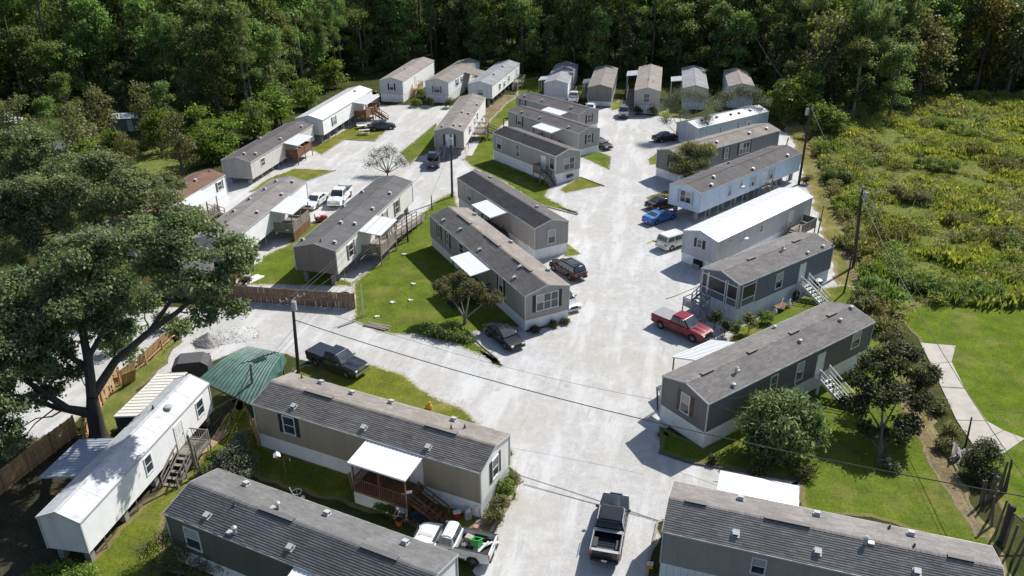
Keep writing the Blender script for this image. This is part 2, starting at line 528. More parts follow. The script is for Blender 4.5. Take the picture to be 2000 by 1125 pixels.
sheet('lawn', [(-13.41, 142.31), (-17.71, 124.30), (-15.55, 118.78), (-14.51, 122.38), (-12.16, 125.04)], m_lawn, 0.018, amp=0.1, seed=12, inset=0.3)
sheet('lawn', [(-27.98, 140.85), (-21.62, 137.43), (-22.65, 131.22), (-27.86, 132.21), (-30.02, 123.67), (-32.75, 126.46)], m_lawn_dry, 0.018, amp=0.12, seed=13, inset=0.4)
sheet('lawn', [(-35.49, 112.12), (-32.59, 116.79), (-26.30, 115.73), (-29.47, 111.13), (-36.55, 106.26)], m_lawn_dry, 0.018, amp=0.12, seed=14, inset=0.4)
sheet('lawn', [(-19.62, 59.38), (-18.60, 61.12), (-16.37, 60.93), (-12.73, 61.41), (-9.89, 59.87), (-6.68, 56.37), (-3.43, 53.72), (-2.68, 52.34), (-2.03, 50.87), (-4.86, 51.55)], m_lawn_dry, 0.018, amp=0.2, seed=15)
sheet('lawn', [(-22.81, 56.65), (-18.99, 49.72), (-2.51, 42.32), (-0.58, 41.57), (-4.11, 40.16), (-21.44, 47.02), (-23.72, 42.20), (-20.79, 34.56), (-26.90, 34.59), (-26.33, 41.00), (-24.40, 45.90), (-23.28, 49.12)], lawn_mat('shady_grass', (0.115, 0.140, 0.022), (0.25, 0.20, 0.09), 0.8, (0.18, 0.14, 0.08)), 0.02, amp=0.2, seed=16)
sheet('lawn', [(19.66, 64.53), (21.13, 67.21), (25.39, 70.46), (32.30, 75.82), (34.80, 76.77), (36.13, 76.27), (35.51, 71.66), (32.73, 69.03), (27.04, 66.08), (20.21, 62.00)], m_lawn, 0.018, amp=0.1, seed=17)
sheet('lawn', [(1.53, 176.29), (7.44, 180.31), (6.68, 160.38), (0.99, 161.35)], m_lawn, 0.018, amp=0.15, seed=18)
sheet('lawn', [(12.85, 170.18), (16.01, 172.04), (15.01, 160.23), (12.84, 161.13)], m_lawn_dry, 0.018, amp=0.1, seed=19, inset=0.3)
sheet('lawn', [(19.08, 154.77), (22.11, 160.10), (20.91, 151.98), (18.80, 150.47)], m_lawn_dry, 0.018, amp=0.1, seed=20, inset=0.3)
sheet('lawn', [(27.15, 148.07), (32.64, 154.53), (33.34, 150.60), (27.95, 144.42)], m_lawn_dry, 0.018, amp=0.1, seed=21, inset=0.3)
sheet('lawn', [(21.11, 120.29), (23.13, 123.97), (22.20, 118.24), (21.03, 117.76)], m_lawn_dry, 0.018, amp=0.1, seed=22, inset=0.2)
sheet('lawn', [(18.27, 103.53), (21.40, 106.35), (23.92, 104.67), (21.39, 103.09), (18.52, 101.56)], m_lawn_dry, 0.018, amp=0.1, seed=23, inset=0.2)
sheet('lawn', [(-60.47, 116.93), (-58.04, 127.40), (-48.12, 130.13), (-45.48, 124.44), (-49.45, 113.22), (-52.59, 109.89), (-57.74, 109.96)], m_rough, 0.018, amp=0.5, seed=24)
sheet('lawn', [(-33.00, 50.45), (-34.16, 55.61), (-33.59, 59.24), (-32.58, 62.89), (-32.04, 67.09), (-30.92, 65.35), (-31.43, 56.71), (-30.37, 50.75)], m_rough, 0.016, amp=0.3, seed=25)
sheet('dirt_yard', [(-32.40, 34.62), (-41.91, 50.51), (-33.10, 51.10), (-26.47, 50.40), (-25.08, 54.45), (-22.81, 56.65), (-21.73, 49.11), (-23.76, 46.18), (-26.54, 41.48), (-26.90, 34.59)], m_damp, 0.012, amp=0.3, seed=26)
sheet('dirt_yard', [(-5.16, 151.28), (-1.38, 163.58), (1.41, 163.08), (-2.11, 138.75), (-4.43, 134.92)], m_dirt, 0.014, amp=0.3, seed=27)
sheet('dirt_yard', [(-2.60, 40.38), (-0.06, 46.02), (0.68, 45.73), (-1.25, 40.37)], m_dirt, 0.024, amp=0.15, seed=28, inset=0.3)
sheet('dirt_track', [(31.77, 55.47), (32.94, 56.21), (32.08, 47.53), (30.80, 39.71), (30.13, 39.72), (30.74, 48.75)], m_dirt, 0.03, amp=0.22, seed=29, inset=0.35)
sheet('dirt_track', [(38.54, 87.02), (39.55, 87.31), (36.02, 71.66), (35.02, 65.53), (34.35, 66.02), (35.43, 72.77)], m_dirt, 0.02, amp=0.22, seed=30, inset=0.35)
# concrete path on the right, cast in slabs
pth = thing('path', None, None)
pth['kind'] = 'structure'
m_conc = mat('concrete', (0.42, 0.385, 0.335), 0.9, 0.22, 0.8, bmp=0.2, bscale=30)
edgeL = [(37.80, 64.56), (37.06, 60.83), (36.22, 57.18), (35.19, 52.46), (34.89, 49.33), (36.21, 47.98)]
edgeR = [(40.79, 63.98), (39.03, 61.15), (38.09, 56.94), (37.51, 52.31), (38.18, 51.10), (39.26, 50.06)]
for i in range(5):
    def lerp(a, b, t): return (a[0] + (b[0] - a[0]) * t, a[1] + (b[1] - a[1]) * t)
    quad = [lerp(edgeL[i], edgeL[i + 1], .012), lerp(edgeR[i], edgeR[i + 1], .012), lerp(edgeR[i], edgeR[i + 1], .988), lerp(edgeL[i], edgeL[i + 1], .988)]
    MB().prism(quad, 0.0, 0.075 + 0.008 * (i % 2), axis='Z').build('slab', m_conc, pth, fix=True)

# ------------------------------------------------------------ landscape timbers edging the lawns
m_timber = mat('weathered_timber', (0.34, 0.30, 0.245), 0.9, 0.3, 3, bmp=0.4, rand=0.2)
m_timber_dark = mat('dark_timber', (0.10, 0.08, 0.06), 0.9, 0.3, 3, bmp=0.4, rand=0.2)
def edging(pts, label, m=None, w=0.13, group='landscape timbers edging the lawns'):
    t = thing('timber_edging', label, 'timber edging', (*pts[0], 0.0), 0, group)
    o0 = Vector((*pts[0], 0))
    for a, b in zip(pts, pts[1:]):
        a, b = Vector((*a, 0)) - o0, Vector((*b, 0)) - o0
        n = max(1, round((b - a).length / 2.4))
        d = (b - a) / n
        for i in range(n):
            p = a + d * i + d * 0.006; q = a + d * (i + 1) - d * 0.006
            MB().beam(p + Vector((0, 0, .06)), q + Vector((0, 0, .055 + .01 * random.random())), w, 0.14).build('timber', m or m_timber, t)
edging([(-17.63, 124.30), (-13.45, 141.63)], 'pale timber edge along the upper side of the lawn beside the hitch end home')
edging([(-15.50, 118.28), (-14.46, 121.85)], 'short timber edge at the foot of that small lawn by the bare bush')
edging([(-29.96, 123.40), (-27.80, 131.90), (-22.60, 130.92), (-21.58, 137.11)], 'timber edge round the lawn with the picnic table')
edging([(-29.40, 111.13), (-26.22, 115.73)], 'timber edge of the dry lawn below the tan home on piers')
edging([(13.12, 108.15), (9.90, 112.19)], 'timber edge in front of the grey home with the white door stair')
edging([(14.59, 115.65), (15.57, 121.68)], 'timber edge of the little lawn facing the lane above')
edging([(-4.15, 66.65), (-2.62, 63.99), (-1.32, 62.01)], 'pale timber edge between the black sedan and the lawn tip')
edging([(-17.03, 77.77), (-15.34, 81.90), (-14.14, 85.82)], 'pale timber edge along the deck of the dark roofed home')
edging([(10.94, 48.64), (12.96, 47.43), (20.34, 45.33)], 'dark timber kerb along the lawn under the slate home', m_timber_dark, 0.2)
edging([(10.24, 41.45), (9.64, 41.16), (8.45, 37.41)], 'timber edge beside the bottom right home and lane')
edging([(0.74, 45.46), (0.38, 45.18), (-1.49, 40.37)], 'timber edge of the planting bed at the taupe gable', None, 0.16)
edging([(-5.66, 115.93), (-1.03, 109.86), (2.79, 101.56), (8.48, 97.21)], 'long low timber edge of the thin grass strip between two homes')
edging([(-7.44, 120.70), (-6.77, 124.96)], 'timber edge by the gravel pad of the hitch end home')
edging([(1.35, 66.99), (5.58, 68.96)], 'dark timber edge under the triple gable window', m_timber_dark, 0.15)

# ------------------------------------------------------------ mobile homes
WHITE = mat('white_trim', (0.72, 0.72, 0.70), 0.5, 0.08, 4)
PALE = mat('pale_trim', (0.50, 0.50, 0.48), 0.5, 0.12, 4)
BLACK = mat('black_void_shade', (0.012, 0.012, 0.012), 0.9, 0.1)
STEEL = mat('galvanised_steel', (0.42, 0.43, 0.43), 0.45, 0.15, 5, metal=0.7)
DSTEEL = mat('dark_steel', (0.06, 0.06, 0.06), 0.6, 0.2, 5, metal=0.3)
BLOCK = mat('concrete_block', (0.30, 0.29, 0.27), 0.95, 0.2, 6, bmp=0.3, rand=0.2)
GLASS = glass_mat('window_glass')
BLIND = mat('window_blind', (0.40, 0.40, 0.38), 0.6, 0.2, 9)
SH = dict(black=mat('black_shutter', (0.018, 0.019, 0.022), 0.6, 0.2), navy=mat('navy_shutter', (0.03, 0.04, 0.07), 0.6, 0.2),
          brown=mat('brown_shutter', (0.11, 0.075, 0.065), 0.6, 0.2), redbrown=mat('red_brown_shutter', (0.10, 0.045, 0.035), 0.6, 0.2),
          grey=mat('grey_shutter', (0.20, 0.20, 0.21), 0.6, 0.2), pale=mat('pale_shutter', (0.36, 0.42, 0.46), 0.6, 0.15),
          dark=mat('dark_shutter', (0.06, 0.06, 0.065), 0.6, 0.2))
SKIRT = mat('white_skirting', (0.84, 0.85, 0.85), 0.55, 0.08, 1.5, grime=0.35, rand=0.04)
SKIRT_G = mat('grey_skirting', (0.70, 0.73, 0.74), 0.55, 0.1, 1.5, grime=0.4, rand=0.04)
WOODS = dict(grey=mat('grey_wood', (0.21, 0.185, 0.155), 0.9, 0.3, 3, bmp=0.3, rand=0.25, stretch=(1, 6, 6)),
             brown=mat('brown_wood', (0.17, 0.085, 0.042), 0.85, 0.3, 3, bmp=0.3, rand=0.25),
             tan=mat('new_wood', (0.42, 0.285, 0.165), 0.85, 0.25, 3, bmp=0.3, rand=0.2),
             dark=mat('dark_wood', (0.055, 0.042, 0.034), 0.9, 0.3, 3, bmp=0.3, rand=0.25),
             white=mat('white_wood', (0.66, 0.66, 0.64), 0.7, 0.15, 3, rand=0.08),
             blue=mat('grey_blue_wood', (0.30, 0.32, 0.34), 0.8, 0.2, 3, rand=0.1))
AWN = mat('white_awning_metal', (0.82, 0.82, 0.81), 0.4, 0.06, 1.0, grime=0.12)
AWN_B = mat('blue_grey_awning_metal', (0.36, 0.40, 0.45), 0.45, 0.15, 1.2, grime=0.3)
VENTM = mat('vent_cap', (0.42, 0.42, 0.41), 0.45, 0.12, 6)
RISE = 0.62

def frame_of(side, L, W):
    """origin, along, outward of a wall in the home's own axes"""
    return {'L': (Vector((0, W / 2, 0)), Vector((1, 0, 0)), Vector((0, 1, 0))),
            'R': (Vector((0, -W / 2, 0)), Vector((1, 0, 0)), Vector((0, -1, 0))),
            'N': (Vector((0, 0, 0)), Vector((0, 1, 0)), Vector((-1, 0, 0))),
            'F': (Vector((L, 0, 0)), Vector((0, 1, 0)), Vector((1, 0, 0)))}[side]
def obox(mb, o, a, n, s, z, w, h, d0, d1, mi=0):
    """box on a wall: s along, z up, from d0 to d1 outwards"""
    p = [o + a * (s - w / 2), o + a * (s + w / 2)]
    vs = []
    for dd in (d0, d1):
        for zz in (z - h / 2, z + h / 2):
            for q in p:
                vs.append(q + n * dd + Vector((0, 0, zz)))
    mb.add(vs, [(0, 1, 3, 2), (4, 6, 7, 5), (0, 4, 5, 1), (2, 3, 7, 6), (0, 2, 6, 4), (1, 5, 7, 3)], mi)
    return mb
def add_window(root, side, L, W, s, z, w, h, sh=None, lights=1, trim=None):
    o, a, n = frame_of(side, L, W)
    f = MB()
    t = 0.07
    obox(f, o, a, n, s, z + h / 2 - t / 2, w, t, 0.0, 0.06); obox(f, o, a, n, s, z - h / 2 + t / 2, w + .06, t, 0.0, 0.075)
    for e in (-1, 1):
        obox(f, o, a, n, s + e * (w / 2 - t / 2), z, t, h - 2 * t, 0.0, 0.06)
    wl = (w - 2 * t) / lights
    for k in range(1, lights):
        obox(f, o, a, n, s - w / 2 + t + wl * k, z, t * 0.9, h - 2 * t, 0.0, 0.058)
    fr = f.build('window', trim or WHITE, root, fix=True)
    for k in range(lights):
        c = s - w / 2 + t + wl * (k + .5)
        b = obox(MB(), o, a, n, c, z + h / 4 - t / 2, wl - .06, h / 2 - t - 0.015, 0.002, 0.022)
        b.build('pane', GLASS if random.random() < .5 else BLIND, fr, fix=True)
        obox(MB(), o, a, n, c, z - h / 4 + t / 2, wl - .06, h / 2 - t - 0.015, 0.002, 0.014).build('pane', GLASS, fr, fix=True)
        obox(MB(), o, a, n, c, z, wl - .05, 0.05, 0.0, 0.045).build('rail', trim or WHITE, fr, fix=True)
    if sh:
        for e in (-1, 1):
            b = MB()
            cs = s + e * (w / 2 + 0.19)
            obox(b, o, a, n, cs, z, 0.34, h * 1.04, 0.0, 0.035)
            for k in range(7):
                obox(b, o, a, n, cs, z + h * (k - 3) * 0.135, 0.25, 0.05, 0.035, 0.047)
            b.build('shutter', SH[sh], root, fix=True)
def add_door(root, side, L, W, s, zf, w=0.95, h=2.0, double=False, col=None):
    o, a, n = frame_of(side, L, W)
    f = MB()
    z = zf + h / 2
    for e in (-1, 1):
        obox(f, o, a, n, s + e * (w / 2 + .03), z, 0.07, h, 0.0, 0.05)
    obox(f, o, a, n, s, zf + h + .035, w + .13, 0.07, 0.0, 0.05)
    d = f.build('door_frame', WHITE, root, fix=True)
    k = 2 if double else 1
    for i in range(k):
        c = s + (i - (k - 1) / 2) * w / k
        l = MB()
        obox(l, o, a, n, c, z, w / k - .02, h - .02, 0.0, 0.03)
        for zz, hh in ((z + .52, .7), (z - .45, .8)):
            for e in (-1, 1):
                obox(l, o, a, n, c + e * (w / k * .22), zz, w / k * .33, hh, 0.03, 0.04)
        lf = l.build('door', col or WHITE, root, fix=True)
        obox(MB(), o, a, n, c + w / k * .38, z - .05, 0.07, 0.12, 0.03, 0.09).build('handle', STEEL, lf, fix=True)

def skirt_panel_mesh(w, h, m):
    def mk():
        b = MB()
        b.box((0, 0, h / 2), (w - 0.012, 0.02, h))
        for k in (-0.3, 0.0, 0.3):
            b.box((k * w, 0.017, h / 2), (0.035, 0.014, h - 0.03))
        return b.mesh('skirt_panel', m)
    return shared(('skirt', round(w, 3), round(h, 3), m.name), mk)
def roof_y(y, W, ze):
    return ze + RISE * (1 - abs(y) / (W / 2))
def add_shingles(root, L, W, ze, m, expo=0.17, tab=0.42, oh=0.08, seed=1, lift0=0.013):
    """overlapping courses of tabs on both slopes, every tab with its own lift"""
    g = np.random.default_rng(seed)
    half = W / 2 + oh
    slope = math.hypot(half, RISE * half / (W / 2))
    nc = int(slope / expo)
    c, s = half / slope, (RISE * half / (W / 2)) / slope
    V, F = [], []
    x_lo, x_hi = -oh, L + oh
    for sgn in (1, -1):
        for r in range(nc + 1):
            d0 = r * slope / (nc + 1); d1 = (r + 1) * slope / (nc + 1) + 0.02
            x = x_lo + (0 if r % 2 else -tab / 2) - g.uniform(0, tab * .4)
            while x < x_hi:
                w = tab * g.uniform(0.55, 1.5)
                a, b = max(x, x_lo), min(x + w - 0.008, x_hi)
                x += w
                if b - a < 0.03:
                    continue
                lift = lift0 + g.uniform(-0.004, 0.005)
                de = d1 - 0.01 + g.uniform(-0.012, 0.012)
                p = []
                for dd, up in ((d0, 0.088), (de, 0.088 + lift), (de, 0.086)):
                    yy = dd * c; zz = ze + RISE * (half / (W / 2)) * 0 + RISE - dd * s + up
                    p.append((yy, zz))
                n = len(V)
                for yy, zz in p:
                    V += [(a, sgn * yy, zz), (b, sgn * yy, zz)]
                if sgn > 0:
                    F += [(n, n + 2, n + 3, n + 1)[::-1], (n + 2, n + 4, n + 5, n + 3)[::-1]]
                else:
                    F += [(n, n + 2, n + 3, n + 1), (n + 2, n + 4, n + 5, n + 3)]
    me = npmesh('shingles', V, F, m)
    o = link('shingles', me, root)
    o['kind'] = 'stuff'
    # ridge caps
    cap = MB()
    x = x_lo
    while x < x_hi - .05:
        w = min(0.3, x_hi - x)
        zt = ze + RISE + 0.115 + g.uniform(-.006, .006)
        sl = RISE / (W / 2) * 0.16
        cap.add([(x, 0, zt + .012), (x + w, 0, zt), (x + w, .16, zt - sl), (x, .16, zt - sl + .012), (x + w, -.16, zt - sl), (x, -.16, zt - sl + .012)], [(0, 1, 2, 3), (1, 0, 5, 4)])
        x += w
    oc = cap.build('ridge_caps', m, root)
    oc['kind'] = 'stuff'

def roof_vent(kind, roof, x, y, W, ze):
    zr = roof_y(y, W, ze) + 0.11
    b = MB()
    if kind == 'box':
        sgn = 1 if y >= 0 else -1
        b.box((0, 0, 0.02), (0.46, 0.46, 0.03)); b.box((0, 0, 0.11), (0.28, 0.28, 0.17), 1)
        b.box((0, 0, 0.215), (0.36, 0.36, 0.05)); b.box((0, 0.13 * -sgn, 0.12), (0.36, 0.1, 0.2))
        o = b.build('roof_vent', [VENTM, BLACK], roof)
        o.rotation_euler = (sgn * -0.26, 0, 0)
    elif kind == 'dome' or kind == 'round':
        r = 0.17 if kind == 'dome' else 0.3
        b.tube([(0, 0, -.02), (0, 0, .1), (0, 0, .13), (0, 0, .2), (0, 0, .25)], [r * .7, r * .7, r * 1.1, r * 1.0, r * .45], 12)
        o = b.build('roof_vent', [VENTM], roof, smooth=True)
    elif kind == 'goose':
        b.tube([(0, 0, -.05), (0, 0, .38)], 0.1, 10); b.tube([(0, 0, .38), (0, 0, .46), (0, 0, .56)], [.17, .17, .04], 10)
        b.box((0.3, 0.1, 0.04), (0.34, 0.3, 0.12))
        o = b.build('roof_vent', [VENTM], roof, smooth=True)
    else:
        b.tube([(0, 0, -.06), (0, 0, .03), (0, 0, .05), (0, 0, .28)], [.13, .12, .055, .055], 10)
        o = b.build('vent_pipe', [DSTEEL], roof, smooth=True)
    o.location = (x, y, zr)

def mobile_home(d, name, label, wall, gable, roof, skirt=None, near=False, trim=None, awn=True, group=None, rooftype='shingle', skip=(), slitw=0.17):
    x, y, yaw, L, ze, zf, W = d['p']
    root = thing(name, label, 'mobile home', (x, y, 0), R(yaw), group)
    # walls
    b = MB()
    prof = [(-W / 2, zf), (W / 2, zf), (W / 2, ze), (0, ze + RISE), (-W / 2, ze)]
    b.add([(0, yy, zz) for yy, zz in prof] + [(L, yy, zz) for yy, zz in prof], [(0, 4, 3, 2, 1), (5, 6, 7, 8, 9)], 1)
    n = len(b.v) - 10
    b.f += [(n + 0, n + 1, n + 6, n + 5), (n + 1, n + 2, n + 7, n + 6), (n + 2, n + 3, n + 8, n + 7), (n + 3, n + 4, n + 9, n + 8), (n + 4, n + 0, n + 5, n + 9)]
    b.m += [0] * 5
    b.build('wall', [wall, gable], root, fix=True)
    # corner trim and floor band
    tr = trim or PALE
    for cx in (0, L):
        for s in (-1, 1):
            MB().box((cx + (-.012 if cx == 0 else .012), s * (W / 2 + .008), (zf + ze) / 2), (0.09, 0.09, ze - zf)).build('corner_trim', tr, root)
    # roof shell: two slopes with a drip edge
    oh = 0.08
    rf = MB()
    sl = RISE / (W / 2)
    for s in (-1, 1):
        yo = s * (W / 2 + oh)
        zo = ze - sl * oh
        p = [(0, ze + RISE), (yo, zo), (yo, zo + 0.08), (0, ze + RISE + 0.08)]
        rf.add([(-oh, a, c) for a, c in p] + [(L + oh, a, c) for a, c in p], [(0, 1, 2, 3), (7, 6, 5, 4), (0, 4, 5, 1), (3, 2, 6, 7)], 0)
        rf.add([(-oh, a, c) for a, c in p] + [(L + oh, a, c) for a, c in p], [(1, 5, 6, 2)], 0)
    ro = rf.build('roof', [roof], root, fix=True)
    if near and rooftype == 'shingle':
        add_shingles(ro, L, W, ze, roof, seed=int(abs(x * 10) + abs(y * 3)), lift0=0.017 if 'olive' in label else 0.009)
    if rooftype == 'metal':
        k = MB()
        nrib = int(L / 0.6)
        for i in range(nrib + 1):
            xx = -oh + .02 + (L + 2 * oh - .04) * i / nrib
            for s in (-1, 1):
                k.beam((xx, 0, ze + RISE + .09), (xx, s * (W / 2 + oh), ze - sl * oh + .09), 0.05, 0.035)
        so = k.build('seam_ribs', roof, ro)
        so['kind'] = 'stuff'
    elif not near:
        # rolled joints between the roof sheets
        k = MB()
        nrib = max(3, int(L / 2.2))
        for i in range(1, nrib):
            xx = L * i / nrib
            for s in (-1, 1):
                k.beam((xx, 0, ze + RISE + .083), (xx, s * (W / 2 + oh), ze - sl * oh + .083), 0.05, 0.02)
        k.beam((-oh, 0, ze + RISE + .085), (L + oh, 0, ze + RISE + .085), 0.22, 0.03)
        so = k.build('roof_seams', roof, ro)
        so['kind'] = 'stuff'
    for cx in (-oh - .012, L + oh + .012):
        for s in (-1, 1):
            MB().beam((cx, 0, ze + RISE + .045), (cx, s * (W / 2 + oh), ze - sl * oh + .045), 0.025, 0.13).build('rake_trim', tr, ro)
    for s in (-1, 1):
        MB().box((L / 2, s * (W / 2 + oh + .014), ze - sl * oh + .04), (L + 2 * oh, 0.028, 0.11)).build('eave_trim', tr, ro)
    for f in d['roof']:
        if f[0] == 'slit':
            ln = f[3]
            yy = f[2]
            e = MB()
            zt = ze + RISE + .10
            e.box((0, 0, .05), (ln, 0.34, 0.03), 0)
            e.box((0, 0, 0.0), (ln - .03, 0.31, 0.085), 1)  # black sides: vent gap, with the shaded face put into the colour
            o = e.build('ridge_vent', [roof, BLACK], ro)
            o.location = (f[1], 0, zt + .045)
        else:
            yv = f[2]
            if abs(yv) > W / 2 - .3:
                yv = math.copysign(W / 2 - .35, yv)
            roof_vent(f[0], ro, f[1], yv, W, ze)
    # openings
    for st, side, s, z, w, h, sh in d['feat']:
        lim = L if side in 'LR' else W
        w = min(w, 1.25 if st == 'w' else 2.6)
        h = min(max(h, .45), 1.75)
        z = min(z, ze - h / 2 - .15)
        if st == 'door':
            add_door(root, side, L, W, s, zf + .02)
        elif st == 'door2':
            add_door(root, side, L, W, s, zf + .02, 1.15, 2.0)
            o, a, n_ = frame_of(side, L, W)
            for e in (-1, 1):
                obox(MB(), o, a, n_, s + e * .85, zf + 1.15, 0.32, 1.9, 0.0, 0.04).build('shutter', SH[sh], root, fix=True)
        else:
            add_window(root, side, L, W, s, z, w, h, sh, {'w': 1, 'w2': 2, 'w3': 3}[st], trim)
    # below the floor
    if skirt:
        ph = zf - 0.015
        for side in 'LRNF':
            o, a, n_ = frame_of(side, L, W)
            ln = L if side in 'LR' else W - 0.05
            k = max(1, round(ln / 0.42))
            w = ln / k
            rz = {'L': 0, 'R': math.pi, 'N': math.pi / 2, 'F': -math.pi / 2}[side]
            seen = side in near if isinstance(near, str) else False
            if seen:
                me = skirt_panel_mesh(w, ph, skirt)
                for i in range(k):
                    c = o + a * ((i + .5) * w - (0 if side in 'LR' else ln / 2)) - n_ * 0.04
                    inst('skirt_panel', me, root, c, (0, 0, rz))
            else:
                b = MB()
                for i in range(k):
                    c = o + a * ((i + .5) * w - (0 if side in 'LR' else ln / 2)) - n_ * 0.04
                    b.box((c.x, c.y, ph / 2), (w - .02, .02, ph), 0, rz)
                    b.box((c.x + n_.x * .014, c.y + n_.y * .014, ph / 2), (.05, .014, ph - .02), 0, rz)
                so = b.build('skirt_panels', skirt, root)
                so['kind'] = 'stuff'
    else:
        fr = MB()
        for s in (-1, 1):
            fr.box((L / 2, s * W * .28, zf - .14), (L - .3, .12, .24))
        for i in range(int(L / 1.2)):
            fr.box((0.6 + i * 1.2, 0, zf - .06), (.1, W - .2, .1))
        fr.build('chassis', DSTEEL, root)
        hgt = max(zf - .27, .1)
        def pier_mesh():
            b = MB()
            k = max(1, round(hgt / .2))
            for i in range(k):
                b.box((0, 0, hgt * (i + .5) / k), (.42 - .02 * (i % 2), .42, hgt / k - .008))
            return b.mesh('pier', BLOCK)
        me = shared(('pier', round(hgt, 2)), pier_mesh)
        k = max(3, int(L / 2.6))
        for i in range(k):
            for s in (-1, 1):
                inst('pier', me, root, (0.5 + (L - 1.0) * i / (k - 1), s * W * .33, 0))
        for i in range(k - 1):
            pm = shared(('post', round(zf, 2)), lambda: MB().tube([(0, 0, 0), (0, 0, zf - .02)], .045, 6).mesh('anchor_post', STEEL))
            inst('anchor_post', pm, root, (1.6 + (L - 1.6) * i / (k - 1), -W / 2 + .1, 0))
    return root

def to_world(d, s, y, z=0):
    x0, y0, yaw = d['p'][:3]
    c, sn = math.cos(R(yaw)), math.sin(R(yaw))
    return Vector((x0 + c * s - sn * y, y0 + sn * s + c * y, z))

# ------------------------------------------------------------ porches, decks and stairs (local: x along the wall, y outwards, wall at y = 0)
def plank(key, d, m):
    return shared(('plank', key, tuple(round(k, 3) for k in d), m.name), lambda: MB().box((0, 0, 0), d).mesh(key, m))
def stair_parts(root, top, bottom, w, m, rail=True, rail_m=None, n=None, closed=False, nm='tread'):
    top, bottom = Vector(top), Vector(bottom)
    d = bottom - top
    hd = Vector((d.x, d.y, 0)).normalized()
    sd = Vector((-hd.y, hd.x, 0))
    n = n or max(3, round(abs(d.z) / 0.19))
    ang = math.atan2(hd.y, hd.x)
    me = plank('tread', (0.27, w, 0.045), m)
    for i in range(n):
        p = top + d * ((i + .6) / n)
        inst('tread', me, root, p, (0, 0, ang))
    for s in (-1, 1):
        MB().beam(top + sd * s * (w / 2 + .02), bottom + sd * s * (w / 2 + .02) + Vector((0, 0, .05)), .05, .26).build('stringer', m, root)
        if rail:
            rm = rail_m or m
            u = Vector((0, 0, .92))
            MB().beam(top + sd * s * (w / 2 + .03) + u, bottom + sd * s * (w / 2 + .03) + u, .05, .1).build('handrail', rm, root)
            MB().beam(top + sd * s * (w / 2 + .03) + u * .5, bottom + sd * s * (w / 2 + .03) + u * .5, .04, .08).build('mid_rail', rm, root)
            for t in (0.0, .5, 1.0):
                q = top + d * t + sd * s * (w / 2 + .03)
                MB().beam((q.x, q.y, 0), q + u, .09).build('post', rm, root)
def corrugated(root, x0, x1, y0, y1, z0, z1, m, name='awning_roof', pitch=0.3):
    """pan metal roof: each pan a part with a raised lip"""
    k = max(2, round((x1 - x0) / pitch))
    w = (x1 - x0) / k
    L = math.hypot(y1 - y0, z1 - z0)
    def mk():
        b = MB()
        b.box((0, L / 2, 0), (w - .004, L, .025)); b.box((-w / 2 + .02, L / 2, .03), (.03, L, .035))
        return b.mesh('roof_pan', m)
    me = shared(('pan', round(w, 3), round(L, 3), m.name), mk)
    hold = MB().beam((x0 - .02, y1, z1 - .03), (x1 + .02, y1, z1 - .03), .06, .13).build(name, m, root)
    for i in range(k):
        inst('roof_pan', me, hold, (x0 + w * (i + .5), y0, z0), (math.atan2(z1 - z0, y1 - y0), 0, 0))
    for xx in (x0, x1):
        MB().beam((xx, y0, z0 - .02), (xx, y1, z1 - .02), .05, .11).build('side_trim', m, hold)
    return hold
